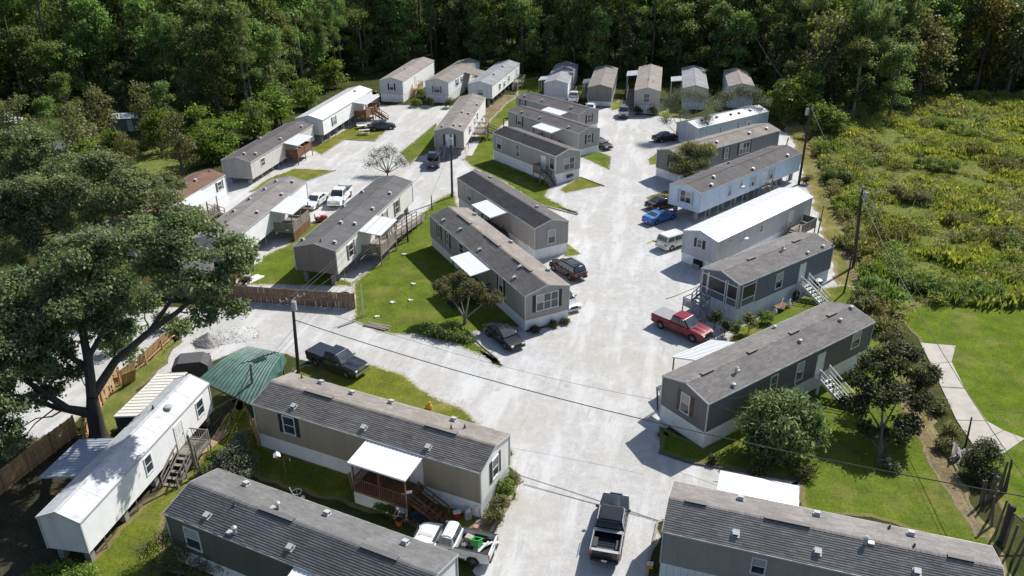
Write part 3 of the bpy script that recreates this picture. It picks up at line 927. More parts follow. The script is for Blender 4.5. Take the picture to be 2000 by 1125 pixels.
def porch(d, side, s0, s1, depth, name, label, wood, deck=True, awn=None, rail='baluster', stair=None, boards=True, group=None, skirtm=None, post_m=None, zdeck=None, front=True, skirt_wood=None, drop=0.32):
    x, y, yaw, L, ze, zf, W = d['p']
    flip = side == 'R'
    o = to_world(d, s1 if flip else s0, (W / 2 + .03) * (-1 if flip else 1))
    root = thing(name, label, 'porch', (o.x, o.y, 0), R(yaw + (180 if flip else 0)), group)
    w = s1 - s0
    zd = zdeck if zdeck is not None else zf - .05
    wm = WOODS[wood]
    pm = post_m or wm
    if deck:
        nb = max(4, round(w / .15)) if boards else 8
        me = plank('deck_board', (w / nb - .012, depth, .035), wm)
        for i in range(nb):
            inst('deck_board', me, root, (w * (i + .5) / nb, depth / 2, zd))
        MB().beam((0, depth - .03, zd - .12), (w, depth - .03, zd - .12), .05, .2).build('rim_joist', wm, root)
        for xx in (.03, w - .03):
            MB().beam((xx, 0, zd - .12), (xx, depth, zd - .12), .05, .2).build('rim_joist', wm, root)
    ztop = ze - drop
    for xx in ((.06, w / 2, w - .06) if w > 3.4 else (.06, w - .06)):
        MB().beam((xx, depth - .08, 0), (xx, depth - .08, ztop if awn else zd + 1.0), .1).build('post', pm, root)
    if awn:
        corrugated(root, -.12, w + .12, 0.0, depth + .12, ze - .06, ztop, awn)
    if rail and deck:
        bm_ = plank('baluster', (.04, .04, .8), wm)
        segs = [((.06, depth - .08), (w - .06, depth - .08)), ((.06, 0.05), (.06, depth - .08)), ((w - .06, .05), (w - .06, depth - .08))]
        for i, (a, b) in enumerate(segs):
            if stair and stair[0] == ('front', 'left', 'right')[i]:
                if i == 0:
                    a = (a[0] + 1.15, a[1]) if stair[1] < w / 2 else a
                    b = b if stair[1] < w / 2 else (b[0] - 1.15, b[1])
                else:
                    continue
            A_, B_ = Vector((*a, zd)), Vector((*b, zd))
            for hh in (.92, .14):
                MB().beam(A_ + Vector((0, 0, hh)), B_ + Vector((0, 0, hh)), .05, .09).build('rail', wm, root)
            if rail == 'baluster':
                k = max(2, int((B_ - A_).length / .17))
                for j in range(1, k):
                    q = A_.lerp(B_, j / k)
                    inst('baluster', bm_, root, (q.x, q.y, zd + .52))
            elif rail == 'panel':
                k = max(2, int((B_ - A_).length / .28))
                ang = math.atan2((B_ - A_).y, (B_ - A_).x)
                pl = plank('panel_board', ((B_ - A_).length / k - .01, .03, .8), wm)
                for j in range(k):
                    q = A_.lerp(B_, (j + .5) / k)
                    inst('panel_board', pl, root, (q.x, q.y, zd + .52), (0, 0, ang))
    if skirt_wood:
        k = max(3, int(w / .5))
        pl = plank('skirt_board', (w / k - .01, .03, zd - .2), skirt_wood)
        for j in range(k):
            inst('skirt_board', pl, root, (w * (j + .5) / k, depth - .02, (zd - .2) / 2))
    if stair:
        where, pos, run, wid = stair[:4]
        if where == 'front':
            stair_parts(root, (pos, depth, zd), (pos, depth + run, 0), wid, wm)
        elif where == 'right':
            stair_parts(root, (w, pos, zd), (w + run, pos, 0), wid, wm)
        else:
            stair_parts(root, (0, pos, zd), (-run, pos, 0), wid, wm)
    return root
def awning(d, name, label, m=None, posts=WHITE, drop=.32, group='white metal awnings over home doors'):
    side, s0, s1, dep = d['awn']
    x, y, yaw, L, ze, zf, W = d['p']
    flip = side == 'R'
    o = to_world(d, s1 if flip else s0, (W / 2 + .03) * (-1 if flip else 1))
    root = thing(name, label, 'awning', (o.x, o.y, 0), R(yaw + (180 if flip else 0)), group)
    w = s1 - s0
    corrugated(root, 0, w, 0, dep, ze - .06, ze - drop, m or AWN)
    for xx in (.1, w - .1):
        MB().beam((xx, dep - .1, 0), (xx, dep - .1, ze - drop - .05), .09).build('post', posts, root)
    return root
def lone_stair(name, label, top, bottom, w, wood, rail=True, cat='stairs', platform=None):
    t = Vector(top); b = Vector(bottom)
    root = thing(name, label, cat, (b.x, b.y, 0))
    tl = t - Vector((b.x, b.y, 0))
    stair_parts(root, tl, (0, 0, 0), w, WOODS[wood], rail)
    return root

HOMES = {
    'T1': {'p': [-38.8, 109.69, 76.97, 19.88, 3.41, 0.9, 4.47], 'feat': [['w', 'R', 3.29, 2.45, 1.22, 1.2, None]], 'roof': [['box', 2.81, -1.58], ['box', 1.61, -0.51], ['box', 10.41, -1.53], ['box', 17.5, -1.53], ['box', 10.41, 1.88]], 'awn': ['R', 9.96, 14.91, 2.08]},
    'T2': {'p': [-32.96, 129.87, 77.47, 21.94, 3.98, 1.48, 4.71], 'feat': [['w', 'R', 4.35, 2.79, 1.94, 1.41, 'dark']], 'roof': [['box', 17.99, -0.65]], 'awn': ['R', 12.69, 17.62, 2.4]},
    'T3': {'p': [-23.27, 157.9, 77.89, 20.81, 4.1, 1.5, 4.62], 'feat': [['w', 'N', -0.04, 2.95, 0.86, 1.3, 'black'], ['door', 'R', 7.7, 1.52, 3.06, 2.06, None]], 'roof': [['pipe', 7.82, -0.24]]},
    'T4': {'p': [-14.36, 157.16, 74.91, 20.54, 4.02, 1.42, 4.58], 'feat': [['w', 'N', 0.04, 2.59, 1.26, 1.24, 'grey'], ['w', 'R', 5.42, 2.91, 1.19, 1.29, 'dark'], ['w', 'R', 8.57, 2.92, 1.04, 1.08, 'dark']], 'roof': []},
    'T5': {'p': [-5.92, 154.62, 75.21, 21.33, 3.99, 1.42, 4.68], 'feat': [['w', 'N', -0.04, 2.56, 1.3, 1.19, None], ['w', 'R', 5.52, 2.59, 1.5, 1.21, None], ['w', 'R', 8.96, 2.39, 1.45, 1.15, None], ['w', 'R', 12.48, 2.72, 1.5, 1.17, None], ['door', 'R', 18.8, 2.45, 1.85, 1.9, None]], 'roof': [['box', 7.0, -0.75], ['box', 14.6, -0.5]]},
    'T6': {'p': [-9.68, 122.7, 82.83, 22.37, 3.91, 1.35, 4.58], 'feat': [['door2', 'N', -0.07, 2.79, 1.1, 1.6, 'navy'], ['w', 'R', 5.73, 2.75, 1.8, 1.26, 'dark'], ['w', 'R', 10.35, 2.81, 1.62, 1.25, None], ['w', 'R', 13.07, 2.96, 1.68, 1.27, None]], 'roof': [['box', 1.2, 1.3], ['box', 1.42, -0.53], ['box', 2.01, -1.45], ['box', 9.36, -0.41], ['box', 9.58, -1.41], ['box', 15.97, -1.83]]},
    'T7': {'p': [13.26, 136.74, 130.39, 16.24, 3.27, 0.9, 4.56], 'feat': [['w', 'L', 14.53, 2.56, 1.05, 1.06, 'black'], ['w', 'N', -0.1, 2.1, 0.99, 1.45, 'black']], 'roof': [['box', 14.71, 1.56], ['box', 10.1, 1.47], ['box', 2.84, 1.32]], 'awn': ['L', 2.52, 7.32, 2.06]},
    'T8': {'p': [12.14, 123.4, 128.03, 17.63, 3.67, 1.07, 4.42], 'feat': [['w', 'L', 14.62, 2.58, 1.17, 1.53, 'black'], ['w', 'N', -0.02, 2.47, 0.99, 1.37, 'black']], 'roof': [['box', 14.7, 1.58], ['box', 10.02, 1.53], ['box', 2.86, 1.71]], 'awn': ['L', 3.87, 8.47, 2.11]},
    'T9': {'p': [8.0, 110.27, 126.69, 14.98, 4.12, 1.52, 4.52], 'feat': [['w', 'L', 13.44, 2.79, 1.32, 1.83, None], ['w', 'L', 8.78, 2.85, 1.11, 1.96, None], ['door', 'L', 2.68, 2.59, 1.06, 2.36, None], ['w', 'L', 0.77, 2.92, 1.13, 1.95, None], ['w2', 'N', -0.23, 2.64, 2.01, 1.88, None]], 'roof': [['pipe', 9.39, 0.28]]},
    'T10': {'p': [4.48, 84.24, 119.22, 19.6, 3.91, 1.31, 4.36], 'feat': [['w', 'L', 16.34, 2.8, 2.19, 2.18, 'pale'], ['w', 'N', -0.01, 2.53, 1.02, 1.72, None]], 'roof': [['box', 16.64, -0.99], ['box', 4.32, -0.64]], 'awn': ['L', 6.2, 10.83, 2.21]},
    'T11': {'p': [3.35, 68.14, 117.5, 23.19, 3.76, 1.16, 4.8], 'feat': [['w', 'L', 20.55, 2.75, 0.68, 1.65, 'black'], ['w', 'L', 18.08, 2.71, 0.7, 1.57, 'black'], ['w', 'L', 14.4, 3.25, 1.31, 1.16, None], ['w', 'L', 4.99, 2.89, 1.0, 1.7, 'black'], ['w3', 'N', 0.01, 2.77, 2.47, 1.91, 'black']], 'roof': [['box', 20.4, 1.82], ['box', 16.77, 1.37], ['box', 11.01, 1.79], ['box', 4.63, 0.41], ['box', 3.35, 1.72], ['box', 3.5, -2.26], ['box', 11.43, -2.3], ['box', 20.53, -2.2], ['slit', 18.72, -0.04, 3.39], ['slit', 11.79, 0.01, 3.65], ['slit', 4.99, -0.03, 3.74]], 'awn': ['L', 7.09, 11.83, 2.21]},
    'T12': {'p': [-20.63, 77.3, 75.54, 22.3, 4.16, 1.49, 4.81], 'feat': [['w', 'R', 3.46, 2.83, 1.44, 1.62, 'brown'], ['w', 'R', 16.89, 2.77, 1.56, 1.8, 'brown'], ['w', 'R', 13.12, 2.9, 1.05, 1.37, 'brown']], 'roof': [['box', 16.74, 1.93], ['box', 16.83, -1.64], ['box', 11.48, -1.65], ['box', 11.74, 2.09], ['box', 5.86, -0.32], ['box', 6.64, -1.6], ['box', 1.38, -1.67], ['box', 1.47, 2.06], ['pipe', 0.76, -0.41]], 'awn': ['R', 5.87, 10.45, 2.4]},
    'T13': {'p': [-32.51, 80.26, 79.35, 20.0, 3.87, 1.4, 4.6], 'feat': [], 'roof': [['box', 18.12, 0.86], ['box', 18.42, -1.18], ['box', 15.11, 0.96], ['box', 14.14, -1.68], ['box', 11.82, 1.34], ['box', 7.9, -1.55], ['box', 7.69, 1.24]], 'awn': ['R', 9.74, 14.6, 2.53]},
    'T14': {'p': [-44.07, 84.97, 76.81, 18.0, 3.95, 1.35, 4.3], 'feat': [['w', 'R', 16.5, 3.01, 1.04, 1.16, 'brown']], 'roof': [['box', 13.8, -0.61], ['pipe', 17.39, -0.43]], 'awn': ['R', 7.65, 12.04, 2.35]},
    'T15': {'p': [-27.77, 37.82, 79.84, 15.44, 3.58, 1.08, 2.84], 'feat': [['w', 'R', 6.97, 2.52, 0.84, 1.43, None], ['w', 'R', 13.84, 2.48, 0.99, 1.4, None], ['door', 'R', 10.83, 2.28, 1.15, 1.9, None]], 'roof': [['round', 11.37, -0.63], ['pipe', 10.97, 0.33]], 'awn': ['L', 3.94, 8.07, 3.1]},
    'T16': {'p': [-1.18, 43.69, 155.01, 18.83, 3.88, 1.28, 4.46], 'feat': [['w', 'L', 15.67, 2.91, 1.12, 1.59, 'black'], ['w', 'N', 0.05, 2.78, 0.97, 1.69, 'black'], ['w', 'L', 6.72, 1.48, 1.2, 1.75, None], ['door', 'L', 4.92, 1.97, 0.66, 1.96, None]], 'roof': [['box', 15.54, 1.6], ['box', 9.42, 1.64], ['box', 4.23, 1.66], ['box', 15.75, -2.17], ['box', 12.67, -1.58], ['box', 9.44, -2.15], ['box', 4.22, -2.09], ['pipe', 3.63, -0.51], ['pipe', 2.95, -1.24], ['pipe', 17.57, -2.22], ['slit', 14.44, 0.04, 2.52], ['slit', 4.12, 0.1, 2.51]], 'awn': ['L', 4.4, 8.65, 2.23]},
    'T17': {'p': [-4.21, 32.42, 154.61, 17.83, 3.86, 1.26, 4.48], 'feat': [['w', 'L', 15.87, 2.6, 1.72, 1.69, None]], 'roof': [['box', 15.02, 1.56], ['box', 8.77, 1.53], ['box', 14.9, -1.66], ['box', 8.59, -1.64], ['box', 3.0, -1.56], ['pipe', 13.92, 0.42], ['goose', 12.59, 2.01], ['goose', 11.33, -0.54], ['slit', 10.97, 0.19, 2.56], ['slit', 3.67, 0.22, 2.48]], 'awn': ['L', 6.3, 7.9, 1.0]},
    'T18': {'p': [13.03, 50.95, 35.52, 20.85, 4.07, 1.47, 4.62], 'feat': [['w', 'N', -0.14, 2.92, 0.93, 1.74, 'redbrown'], ['w', 'R', 7.6, 2.87, 0.91, 1.72, None], ['w', 'R', 10.92, 2.83, 0.98, 1.89, None], ['door', 'R', 13.68, 2.66, 1.22, 1.96, None], ['w', 'R', 18.53, 3.24, 1.43, 1.53, None]], 'roof': [['goose', 4.39, -1.08], ['dome', 3.09, -2.06], ['dome', 12.26, -1.03], ['dome', 17.97, -0.87], ['dome', 12.86, 2.63], ['dome', 20.42, -0.25], ['slit', 2.24, 0.04, 1.27], ['slit', 7.48, 0.07, 1.05], ['slit', 12.76, 0.2, 1.16], ['slit', 17.95, 0.2, 1.19]], 'awn': ['L', 4.01, 8.75, 2.79]},
    'T19': {'p': [20.29, 70.54, 36.8, 15.09, 4.01, 1.41, 4.68], 'feat': [['w', 'R', 6.22, 2.68, 1.13, 1.84, None], ['door', 'R', 10.03, 2.74, 1.23, 1.79, None]], 'roof': [['goose', 8.85, -0.48], ['dome', 11.03, -2.1], ['dome', 13.7, -1.97], ['slit', 11.75, 0.11, 1.22], ['slit', 4.41, 0.07, 1.13]]},
    'T20': {'p': [20.61, 81.29, 43.02, 20.13, 3.69, 1.09, 4.45], 'feat': [['w', 'N', 0.01, 2.85, 0.71, 0.97, 'black'], ['w', 'R', 2.64, 3.2, 0.43, 0.49, None], ['w', 'R', 5.28, 2.7, 0.82, 0.89, None], ['w', 'R', 8.78, 2.82, 0.85, 0.91, None], ['door', 'R', 15.35, 2.89, 0.71, 1.51, None]], 'roof': []},
    'T21': {'p': [21.69, 95.69, 42.92, 24.05, 3.98, 1.44, 4.69], 'feat': [['w2', 'N', -0.17, 3.04, 1.72, 1.59, 'pale'], ['w', 'R', 6.46, 2.79, 0.82, 1.46, None], ['w', 'R', 9.1, 3.02, 0.74, 0.95, None], ['w', 'R', 11.95, 2.74, 0.76, 1.4, 'pale'], ['door', 'R', 14.69, 2.8, 1.07, 1.42, None], ['w', 'R', 16.52, 2.7, 0.87, 1.48, 'pale']], 'roof': [['box', 5.02, -0.68], ['box', 2.97, -1.79], ['box', 12.33, -1.88], ['box', 12.25, 1.74], ['box', 21.0, -1.92]]},
    'T22': {'p': [22.45, 110.95, 37.54, 22.28, 3.83, 1.23, 4.68], 'feat': [['w', 'N', -0.68, 2.76, 1.1, 1.63, 'black'], ['w', 'R', 9.74, 2.62, 0.91, 1.67, 'black'], ['w3', 'R', 13.92, 2.62, 2.45, 1.94, 'black']], 'roof': [['box', 8.59, -1.3], ['box', 16.15, -1.27], ['box', 20.3, -1.31]]},
    'T23': {'p': [28.6, 128.95, 36.33, 17.81, 2.96, 0.45, 4.47], 'feat': [['w', 'R', 1.48, 1.89, 0.42, 0.79, None], ['w', 'R', 5.53, 1.83, 0.75, 1.0, None], ['w', 'R', 10.0, 1.81, 0.81, 0.97, None], ['w', 'R', 12.8, 1.79, 0.86, 0.98, None]], 'roof': [['box', 2.91, -1.67], ['box', 6.27, -0.65], ['box', 9.6, -0.83], ['box', 11.48, -0.98], ['box', 14.39, -0.99], ['box', 2.7, -0.57]]},
    'T24': {'p': [8.78, 158.78, 79.68, 18.35, 3.29, 0.69, 4.53], 'feat': [['w', 'R', 8.92, 2.29, 2.19, 1.1, None], ['door', 'R', 4.42, 1.36, 2.05, 1.39, None]], 'roof': [], 'awn': ['L', 3.6, 7.0, 1.7]},
    'T25': {'p': [16.87, 153.87, 79.93, 18.22, 3.52, 0.92, 4.49], 'feat': [], 'roof': [], 'awn': ['L', 5.0, 8.2, 1.5]},
    'T26': {'p': [24.92, 147.95, 79.64, 21.41, 4.2, 1.6, 4.58], 'feat': [['w', 'N', 0.09, 2.93, 1.27, 1.6, None]], 'roof': [['pipe', 6.07, 0.11], ['pipe', 5.58, -0.81]], 'awn': ['L', 14.0, 18.5, 2.19]},
    'T27': {'p': [34.39, 151.06, 79.91, 18.42, 3.87, 1.27, 4.49], 'feat': [], 'roof': [], 'awn': ['L', 7.2, 11.2, 2.2]},
    'T28': {'p': [43.25, 152.03, 80.64, 14.29, 3.95, 1.35, 4.61], 'feat': [], 'roof': []},
    'T29': {'p': [9.65, 38.49, -18.54, 18.1, 3.85, 1.39, 4.59], 'feat': [['w', 'R', 5.56, 2.87, 0.85, 1.23, None]], 'roof': [['box', 4.06, -1.53], ['box', 8.6, -1.55], ['box', 4.1, 1.67], ['box', 8.58, 1.68], ['box', 13.77, 1.64], ['box', 13.78, -1.45], ['goose', 11.14, -0.33], ['pipe', 12.65, 2.06], ['pipe', 13.73, 0.22], ['slit', 1.55, -0.14, 1.29], ['slit', 6.85, -0.18, 2.55], ['slit', 16.07, -0.2, 1.33]], 'awn': ['L', 2.67, 7.56, 2.71]},
}
def hm(k): return HOMES[k]
wall = dict(
    taupe=siding('taupe_siding', (0.335, 0.28, 0.21)), cream=siding('cream_siding', (0.78, 0.76, 0.71)), greige=siding('greige_siding', (0.34, 0.315, 0.29)),
    beige=siding('beige_siding', (0.44, 0.40, 0.36)), gray=siding('grey_siding', (0.36, 0.345, 0.325)), slate=siding('slate_siding', (0.118, 0.116, 0.138)),
    slate_w=siding('faded_slate_siding', (0.165, 0.15, 0.148)), blue=siding('slate_blue_siding', (0.145, 0.165, 0.205)), white=siding('white_siding', (0.84, 0.84, 0.83), 0.2),
    pale=siding('pale_siding', (0.64, 0.635, 0.63)), tan=siding('tan_siding', (0.60, 0.575, 0.54)), brown=siding('brown_grey_siding', (0.20, 0.185, 0.17)),
    metal=siding('stained_metal_siding', (0.48, 0.485, 0.49), 0.6), lblue=siding('light_blue_siding', (0.56, 0.67, 0.80)), olive=siding('olive_siding', (0.13, 0.13, 0.105)),
    teal=siding('blue_grey_siding', (0.32, 0.40, 0.43)), bgray=siding('cool_grey_siding', (0.48, 0.495, 0.53)), dgray=siding('dark_grey_siding', (0.16, 0.17, 0.175)))
rf = dict(
    taupe=shingle_mat('taupe_shingle', (0.25, 0.226, 0.205)), grey=shingle_mat('grey_shingle', (0.165, 0.163, 0.162)), brown=shingle_mat('brown_grey_shingle', (0.255, 0.228, 0.205)),
    dark=shingle_mat('dark_shingle', (0.125, 0.115, 0.115)), mauve=shingle_mat('mauve_grey_shingle', (0.235, 0.220, 0.208)), charcoal=shingle_mat('charcoal_roll_roof', (0.131, 0.128, 0.128)),
    rust=shingle_mat('rusty_roof', (0.19, 0.115, 0.085)), white=mat('white_roof_metal', (0.84, 0.84, 0.83), 0.35, 0.05, 0.8, grime=0.3), pale=mat('pale_roof_coating', (0.52, 0.53, 0.545), 0.55, 0.2, 0.7, grime=0.5),
    lgrey=mat('light_grey_roof', (0.52, 0.53, 0.55), 0.5, 0.1, 0.8, grime=0.2), tan=shingle_mat('tan_shingle', (0.30, 0.265, 0.24)), bgrey=shingle_mat('blue_grey_shingle', (0.30, 0.30, 0.315)))
G1, G2 = 'mobile homes along the main lane', 'mobile homes at the forest edge'
H_ = {}
def home_(k, name, label, w, g, r, **kw):
    H_[k] = mobile_home(hm(k), name, label, wall[w], wall[g], rf[r], **kw)
home_('T16', 'mobile_home', 'taupe mobile home with white skirting, wooden porch and plant bed at its lit gable', 'taupe', 'cream', 'taupe', skirt=SKIRT, near='LN', group=G1)
home_('T17', 'mobile_home', 'olive grey mobile home with dark slatted shingle roof at the bottom edge of the photo', 'olive', 'white', 'grey', skirt=SKIRT, near='LN', group=G1)
home_('T29', 'mobile_home', 'greige mobile home with weathered shingle roof filling the bottom right corner', 'greige', 'greige', 'mauve', skirt=SKIRT, near='RN', group=G1)
home_('T18', 'mobile_home', 'dark slate mobile home with red brown gable shutters beside the round leafy bush', 'slate', 'slate_w', 'mauve', skirt=SKIRT_G, near='RN', group=G1)  # gable siding a little lighter and browner than the long walls
home_('T19', 'mobile_home', 'slate blue mobile home with a screened front porch and white side stairs', 'blue', 'blue', 'mauve', skirt=SKIRT_G, near='R', group=G1)
home_('T20', 'mobile_home', 'stained grey metal mobile home with a bright white roof and black gable shutters', 'metal', 'bgray', 'white', skirt=SKIRT, near=False, rooftype='metal', group=G1)
home_('T21', 'mobile_home', 'light blue mobile home raised on block piers beside the blue coupe', 'lblue', 'lblue', 'dark', near=False, group=G1)
home_('T22', 'mobile_home', 'dark grey mobile home with brown grey roof behind the rounded bush', 'dgray', 'brown', 'brown', skirt=SKIRT, near=False, group=G1)
home_('T23', 'mobile_home', 'long low blue grey mobile home with light metal roof behind bare trees', 'teal', 'bgray', 'lgrey', skirt=SKIRT_G, rooftype='metal', group=G1)
home_('T11', 'mobile_home', 'greige mobile home with brown shingle roof and triple gable window by the lane', 'greige', 'greige', 'brown', skirt=SKIRT, near='LN', group=G1)
home_('T10', 'mobile_home', 'beige mobile home with dark weathered roof between brown SUV and grass strip', 'beige', 'greige', 'dark', skirt=SKIRT, near='N', group=G1)
home_('T9', 'mobile_home', 'grey mobile home with white window frames and a steep side stair', 'gray', 'gray', 'dark', skirt=SKIRT, near='LN', trim=WHITE, group=G1)
home_('T8', 'mobile_home', 'grey mobile home with black shutters, middle of three stepped beside the lane', 'gray', 'gray', 'dark', skirt=SKIRT, near=False, group=G1)
home_('T7', 'mobile_home', 'grey mobile home with black shutters, farthest of three stepped beside the lane', 'gray', 'gray', 'dark', skirt=SKIRT, near=False, group=G1)
home_('T12', 'mobile_home', 'cream mobile home on piers with charcoal roof above the brown fence', 'cream', 'brown', 'charcoal', near=False, group=G1)  # same paint all round; the gable's shade is put into a darker siding
home_('T13', 'mobile_home', 'white mobile home with grey shingle roof half hidden by the big oak', 'white', 'pale', 'mauve', near=False, group=G1)
home_('T14', 'mobile_home', 'white mobile home with a rusty brown roof at the oak crown edge', 'white', 'pale', 'rust', skirt=SKIRT, near=False, group=G1)
home_('T15', 'mobile_home', 'narrow white mobile home on piers in dappled oak shade with wooden steps', 'white', 'pale', 'pale', near=False, group=G1)  # white end wall too: its shade is put into the duller gable colour
home_('T1', 'mobile_home', 'tan mobile home on tall piers with a brown boarded porch', 'tan', 'gray', 'dark', near=False, group=G2)  # one wall colour; grey gable siding has the shade painted in
home_('T2', 'mobile_home', 'white mobile home with white metal roof and brown stairs by dark sedan', 'white', 'pale', 'white', near=False, rooftype='metal', group=G2)  # gable is white as well, toned down to carry its shade as colour
home_('T3', 'mobile_home', 'white sided mobile home with tan roof and wooden steps, leftmost of forest row', 'white', 'bgray', 'tan', skirt=SKIRT, group=G2)
home_('T4', 'mobile_home', 'pale mobile home with brown roof and round shrubs at its gable', 'white', 'pale', 'brown', skirt=SKIRT, group=G2)
home_('T5', 'mobile_home', 'white mobile home with ribbed grey roof above the bare orange earth', 'white', 'pale', 'bgrey', group=G2)
home_('T6', 'mobile_home', 'grey gabled mobile home with white front door above navy pickup', 'cream', 'gray', 'brown', group=G2)
home_('T24', 'mobile_home', 'cool grey mobile home with pale roof behind the white pickup truck', 'white', 'bgray', 'bgrey', skirt=SKIRT_G, group=G2)
home_('T25', 'mobile_home', 'brown grey mobile home with windowless gable in the forest row', 'brown', 'brown', 'brown', skirt=SKIRT, group=G2)
home_('T26', 'mobile_home', 'tan mobile home with one gable window beside the long dark ramp', 'beige', 'beige', 'tan', skirt=SKIRT_G, group=G2)
home_('T27', 'mobile_home', 'grey mobile home with white side awning hidden by twiggy tree', 'bgray', 'bgray', 'bgrey', skirt=SKIRT_G, group=G2)
home_('T28', 'mobile_home', 'tan roofed mobile home, rightmost in the row against the forest', 'pale', 'pale', 'tan', skirt=SKIRT_G, group=G2)

# ------------------------------------------------------------ porches
def aw(k): return hm(k)['awn']
s = aw('T16')
porch(hm('T16'), 'L', s[1], s[2], s[3], 'wooden_porch', 'brown wooden porch with balusters and white awning on the taupe home', 'brown', awn=AWN, stair=('left', 1.25, 2.3, 1.1), skirtm=None, skirt_wood=WOODS['white'])
s = aw('T12')
porch(hm('T12'), 'R', s[1], s[2], s[3], 'wooden_porch', 'grey wood porch with bluish awning on the cream home above the fence', 'grey', awn=AWN, rail='panel', boards=False, stair=('left', .8, 3.0, 1.0))
s = aw('T13')
porch(hm('T13'), 'R', s[1], s[2], s[3], 'wooden_porch', 'brown boarded porch with pale awning on the white home next to oak', 'grey', awn=AWN, rail='panel', boards=False, skirt_wood=WOODS['brown'])
s = aw('T14')
porch(hm('T14'), 'R', s[1], s[2], s[3], 'wooden_porch', 'shaded wood porch with pale awning on the rusty roofed home', 'grey', awn=AWN, boards=False, stair=('left', 1.2, 2.0, 1.0))
s = aw('T1')
porch(hm('T1'), 'R', s[1], s[2], s[3], 'wooden_porch', 'brown boarded porch with pale awning on the tan home on piers', 'brown', awn=AWN, rail='panel', boards=False, zdeck=1.3)
s = aw('T2')
porch(hm('T2'), 'R', s[1], s[2] + 1.5, s[3], 'wooden_porch', 'porch with red brown stairs under white awning by the dark sedan', 'brown', awn=AWN, rail='panel', boards=False, stair=('front', 3.0, 2.4, 1.3))
s = aw('T11')
porch(hm('T11'), 'L', s[1], s[2], s[3], 'wooden_porch', 'dim porch with white awning behind the bushy crape myrtle', 'dark', awn=AWN, boards=False, stair=('front', 1.0, 2.0, 1.0))
s = aw('T10')
porch(hm('T10'), 'L', s[1], s[2], s[3], 'wooden_porch', 'dark porch with white awning squeezed between two lane homes', 'dark', awn=AWN, boards=False, stair=('left', 1.2, 2.2, 1.1))
s = aw('T8')
porch(hm('T8'), 'L', s[1], s[2], s[3], 'wooden_porch', 'dark railed porch with white awning on the middle stepped home', 'dark', awn=AWN, boards=False, stair=('left', 1.2, 1.8, 1.1))
awning(hm('T7'), 'metal_awning', 'white awning on the farthest of the three stepped homes')
awning(hm('T18'), 'metal_carport', 'white ribbed carport roof in front of the red pickup', posts=WOODS['brown'], drop=1.1, group=None)
awning(hm('T29'), 'metal_carport', 'white ribbed carport roof behind the bottom right home', drop=.5, group=None)
awning(hm('T15'), 'metal_carport', 'blue grey carport roof dappled by oak shade beside narrow white home', AWN_B, WOODS['dark'], .6, None)
awning(hm('T27'), 'metal_awning', 'white awning left of the grey forest row home with twiggy tree')
awning(hm('T24'), 'metal_awning', 'small white awning left of the cool grey forest row home')
awning(hm('T25'), 'metal_awning', 'small blue grey awning left of the windowless brown grey home', AWN_B)
awning(hm('T26'), 'metal_awning', 'blue white awning over the long ramp of the tan forest row home')
awning(hm('T17'), 'metal_awning', 'light blue awning edge on the olive grey home at bottom')
porch(hm('T9'), 'L', 1.9, 3.5, 1.3, 'door_stair', 'steep grey wooden stair with solid side panels at the grey home door', 'grey', rail='panel', stair=('left', .65, 2.3, 1.0))
porch(hm('T18'), 'R', 13.0, 14.4, .6, 'door_stair', 'pale stair with wide treads and a metal rail at the slate home', 'white', rail=None, stair=('front', .7, 2.7, 1.15))
porch(hm('T19'), 'R', 9.3, 10.8, .5, 'door_stair', 'white side stair with slender handrails at the slate blue home', 'white', rail=None, stair=('front', .75, 2.6, 1.1))
porch(hm('T20'), 'R', 15.0, 18.4, 1.9, 'wooden_deck', 'grey wooden deck with steps at the far end of white roofed home', 'grey', rail='panel', stair=('right', .9, 1.9, 1.1), boards=False, post_m=WOODS['grey'])
porch(hm('T21'), 'R', 13.9, 15.6, .9, 'door_stair', 'pale stair with cluttered landing at the light blue home', 'grey', rail=None, stair=('front', .8, 2.1, 1.1), boards=False)
porch(hm('T22'), 'R', 4.6, 8.9, 2.0, 'wooden_deck', 'low pale deck between the rounded bush and dark grey home', 'white', rail=None, zdeck=.8, boards=False)
porch(hm('T3'), 'R', 5.6, 8.6, 1.3, 'wooden_deck', 'new wooden deck and stair on the leftmost forest row home', 'tan', boards=False, stair=('right', .7, 2.2, 1.1))
porch(hm('T5'), 'R', 15.2, 18.6, 2.0, 'wooden_deck', 'cluttered grey deck on the white home above orange earth', 'grey', boards=False, stair=('right', 1.0, 2.0, 1.0))
porch(hm('T6'), 'R', 8.5, 12.0, 2.2, 'wooden_deck', 'grey wooden deck with long steps on the grey gabled home', 'grey', boards=False, stair=('front', 1.6, 4.0, 1.2))
porch(hm('T24'), 'R', 3.5, 5.6, 1.3, 'door_stair', 'small stair landing beside the cool grey forest row home', 'grey', boards=False, stair=('right', .65, 1.2, 1.0), zdeck=.65)
porch(hm('T15'), 'R', 10.0, 12.0, 1.6, 'door_stair', 'weathered wooden steps and landing on the narrow white home', 'grey', boards=True, stair=('right', .75, 2.4, 1.1))
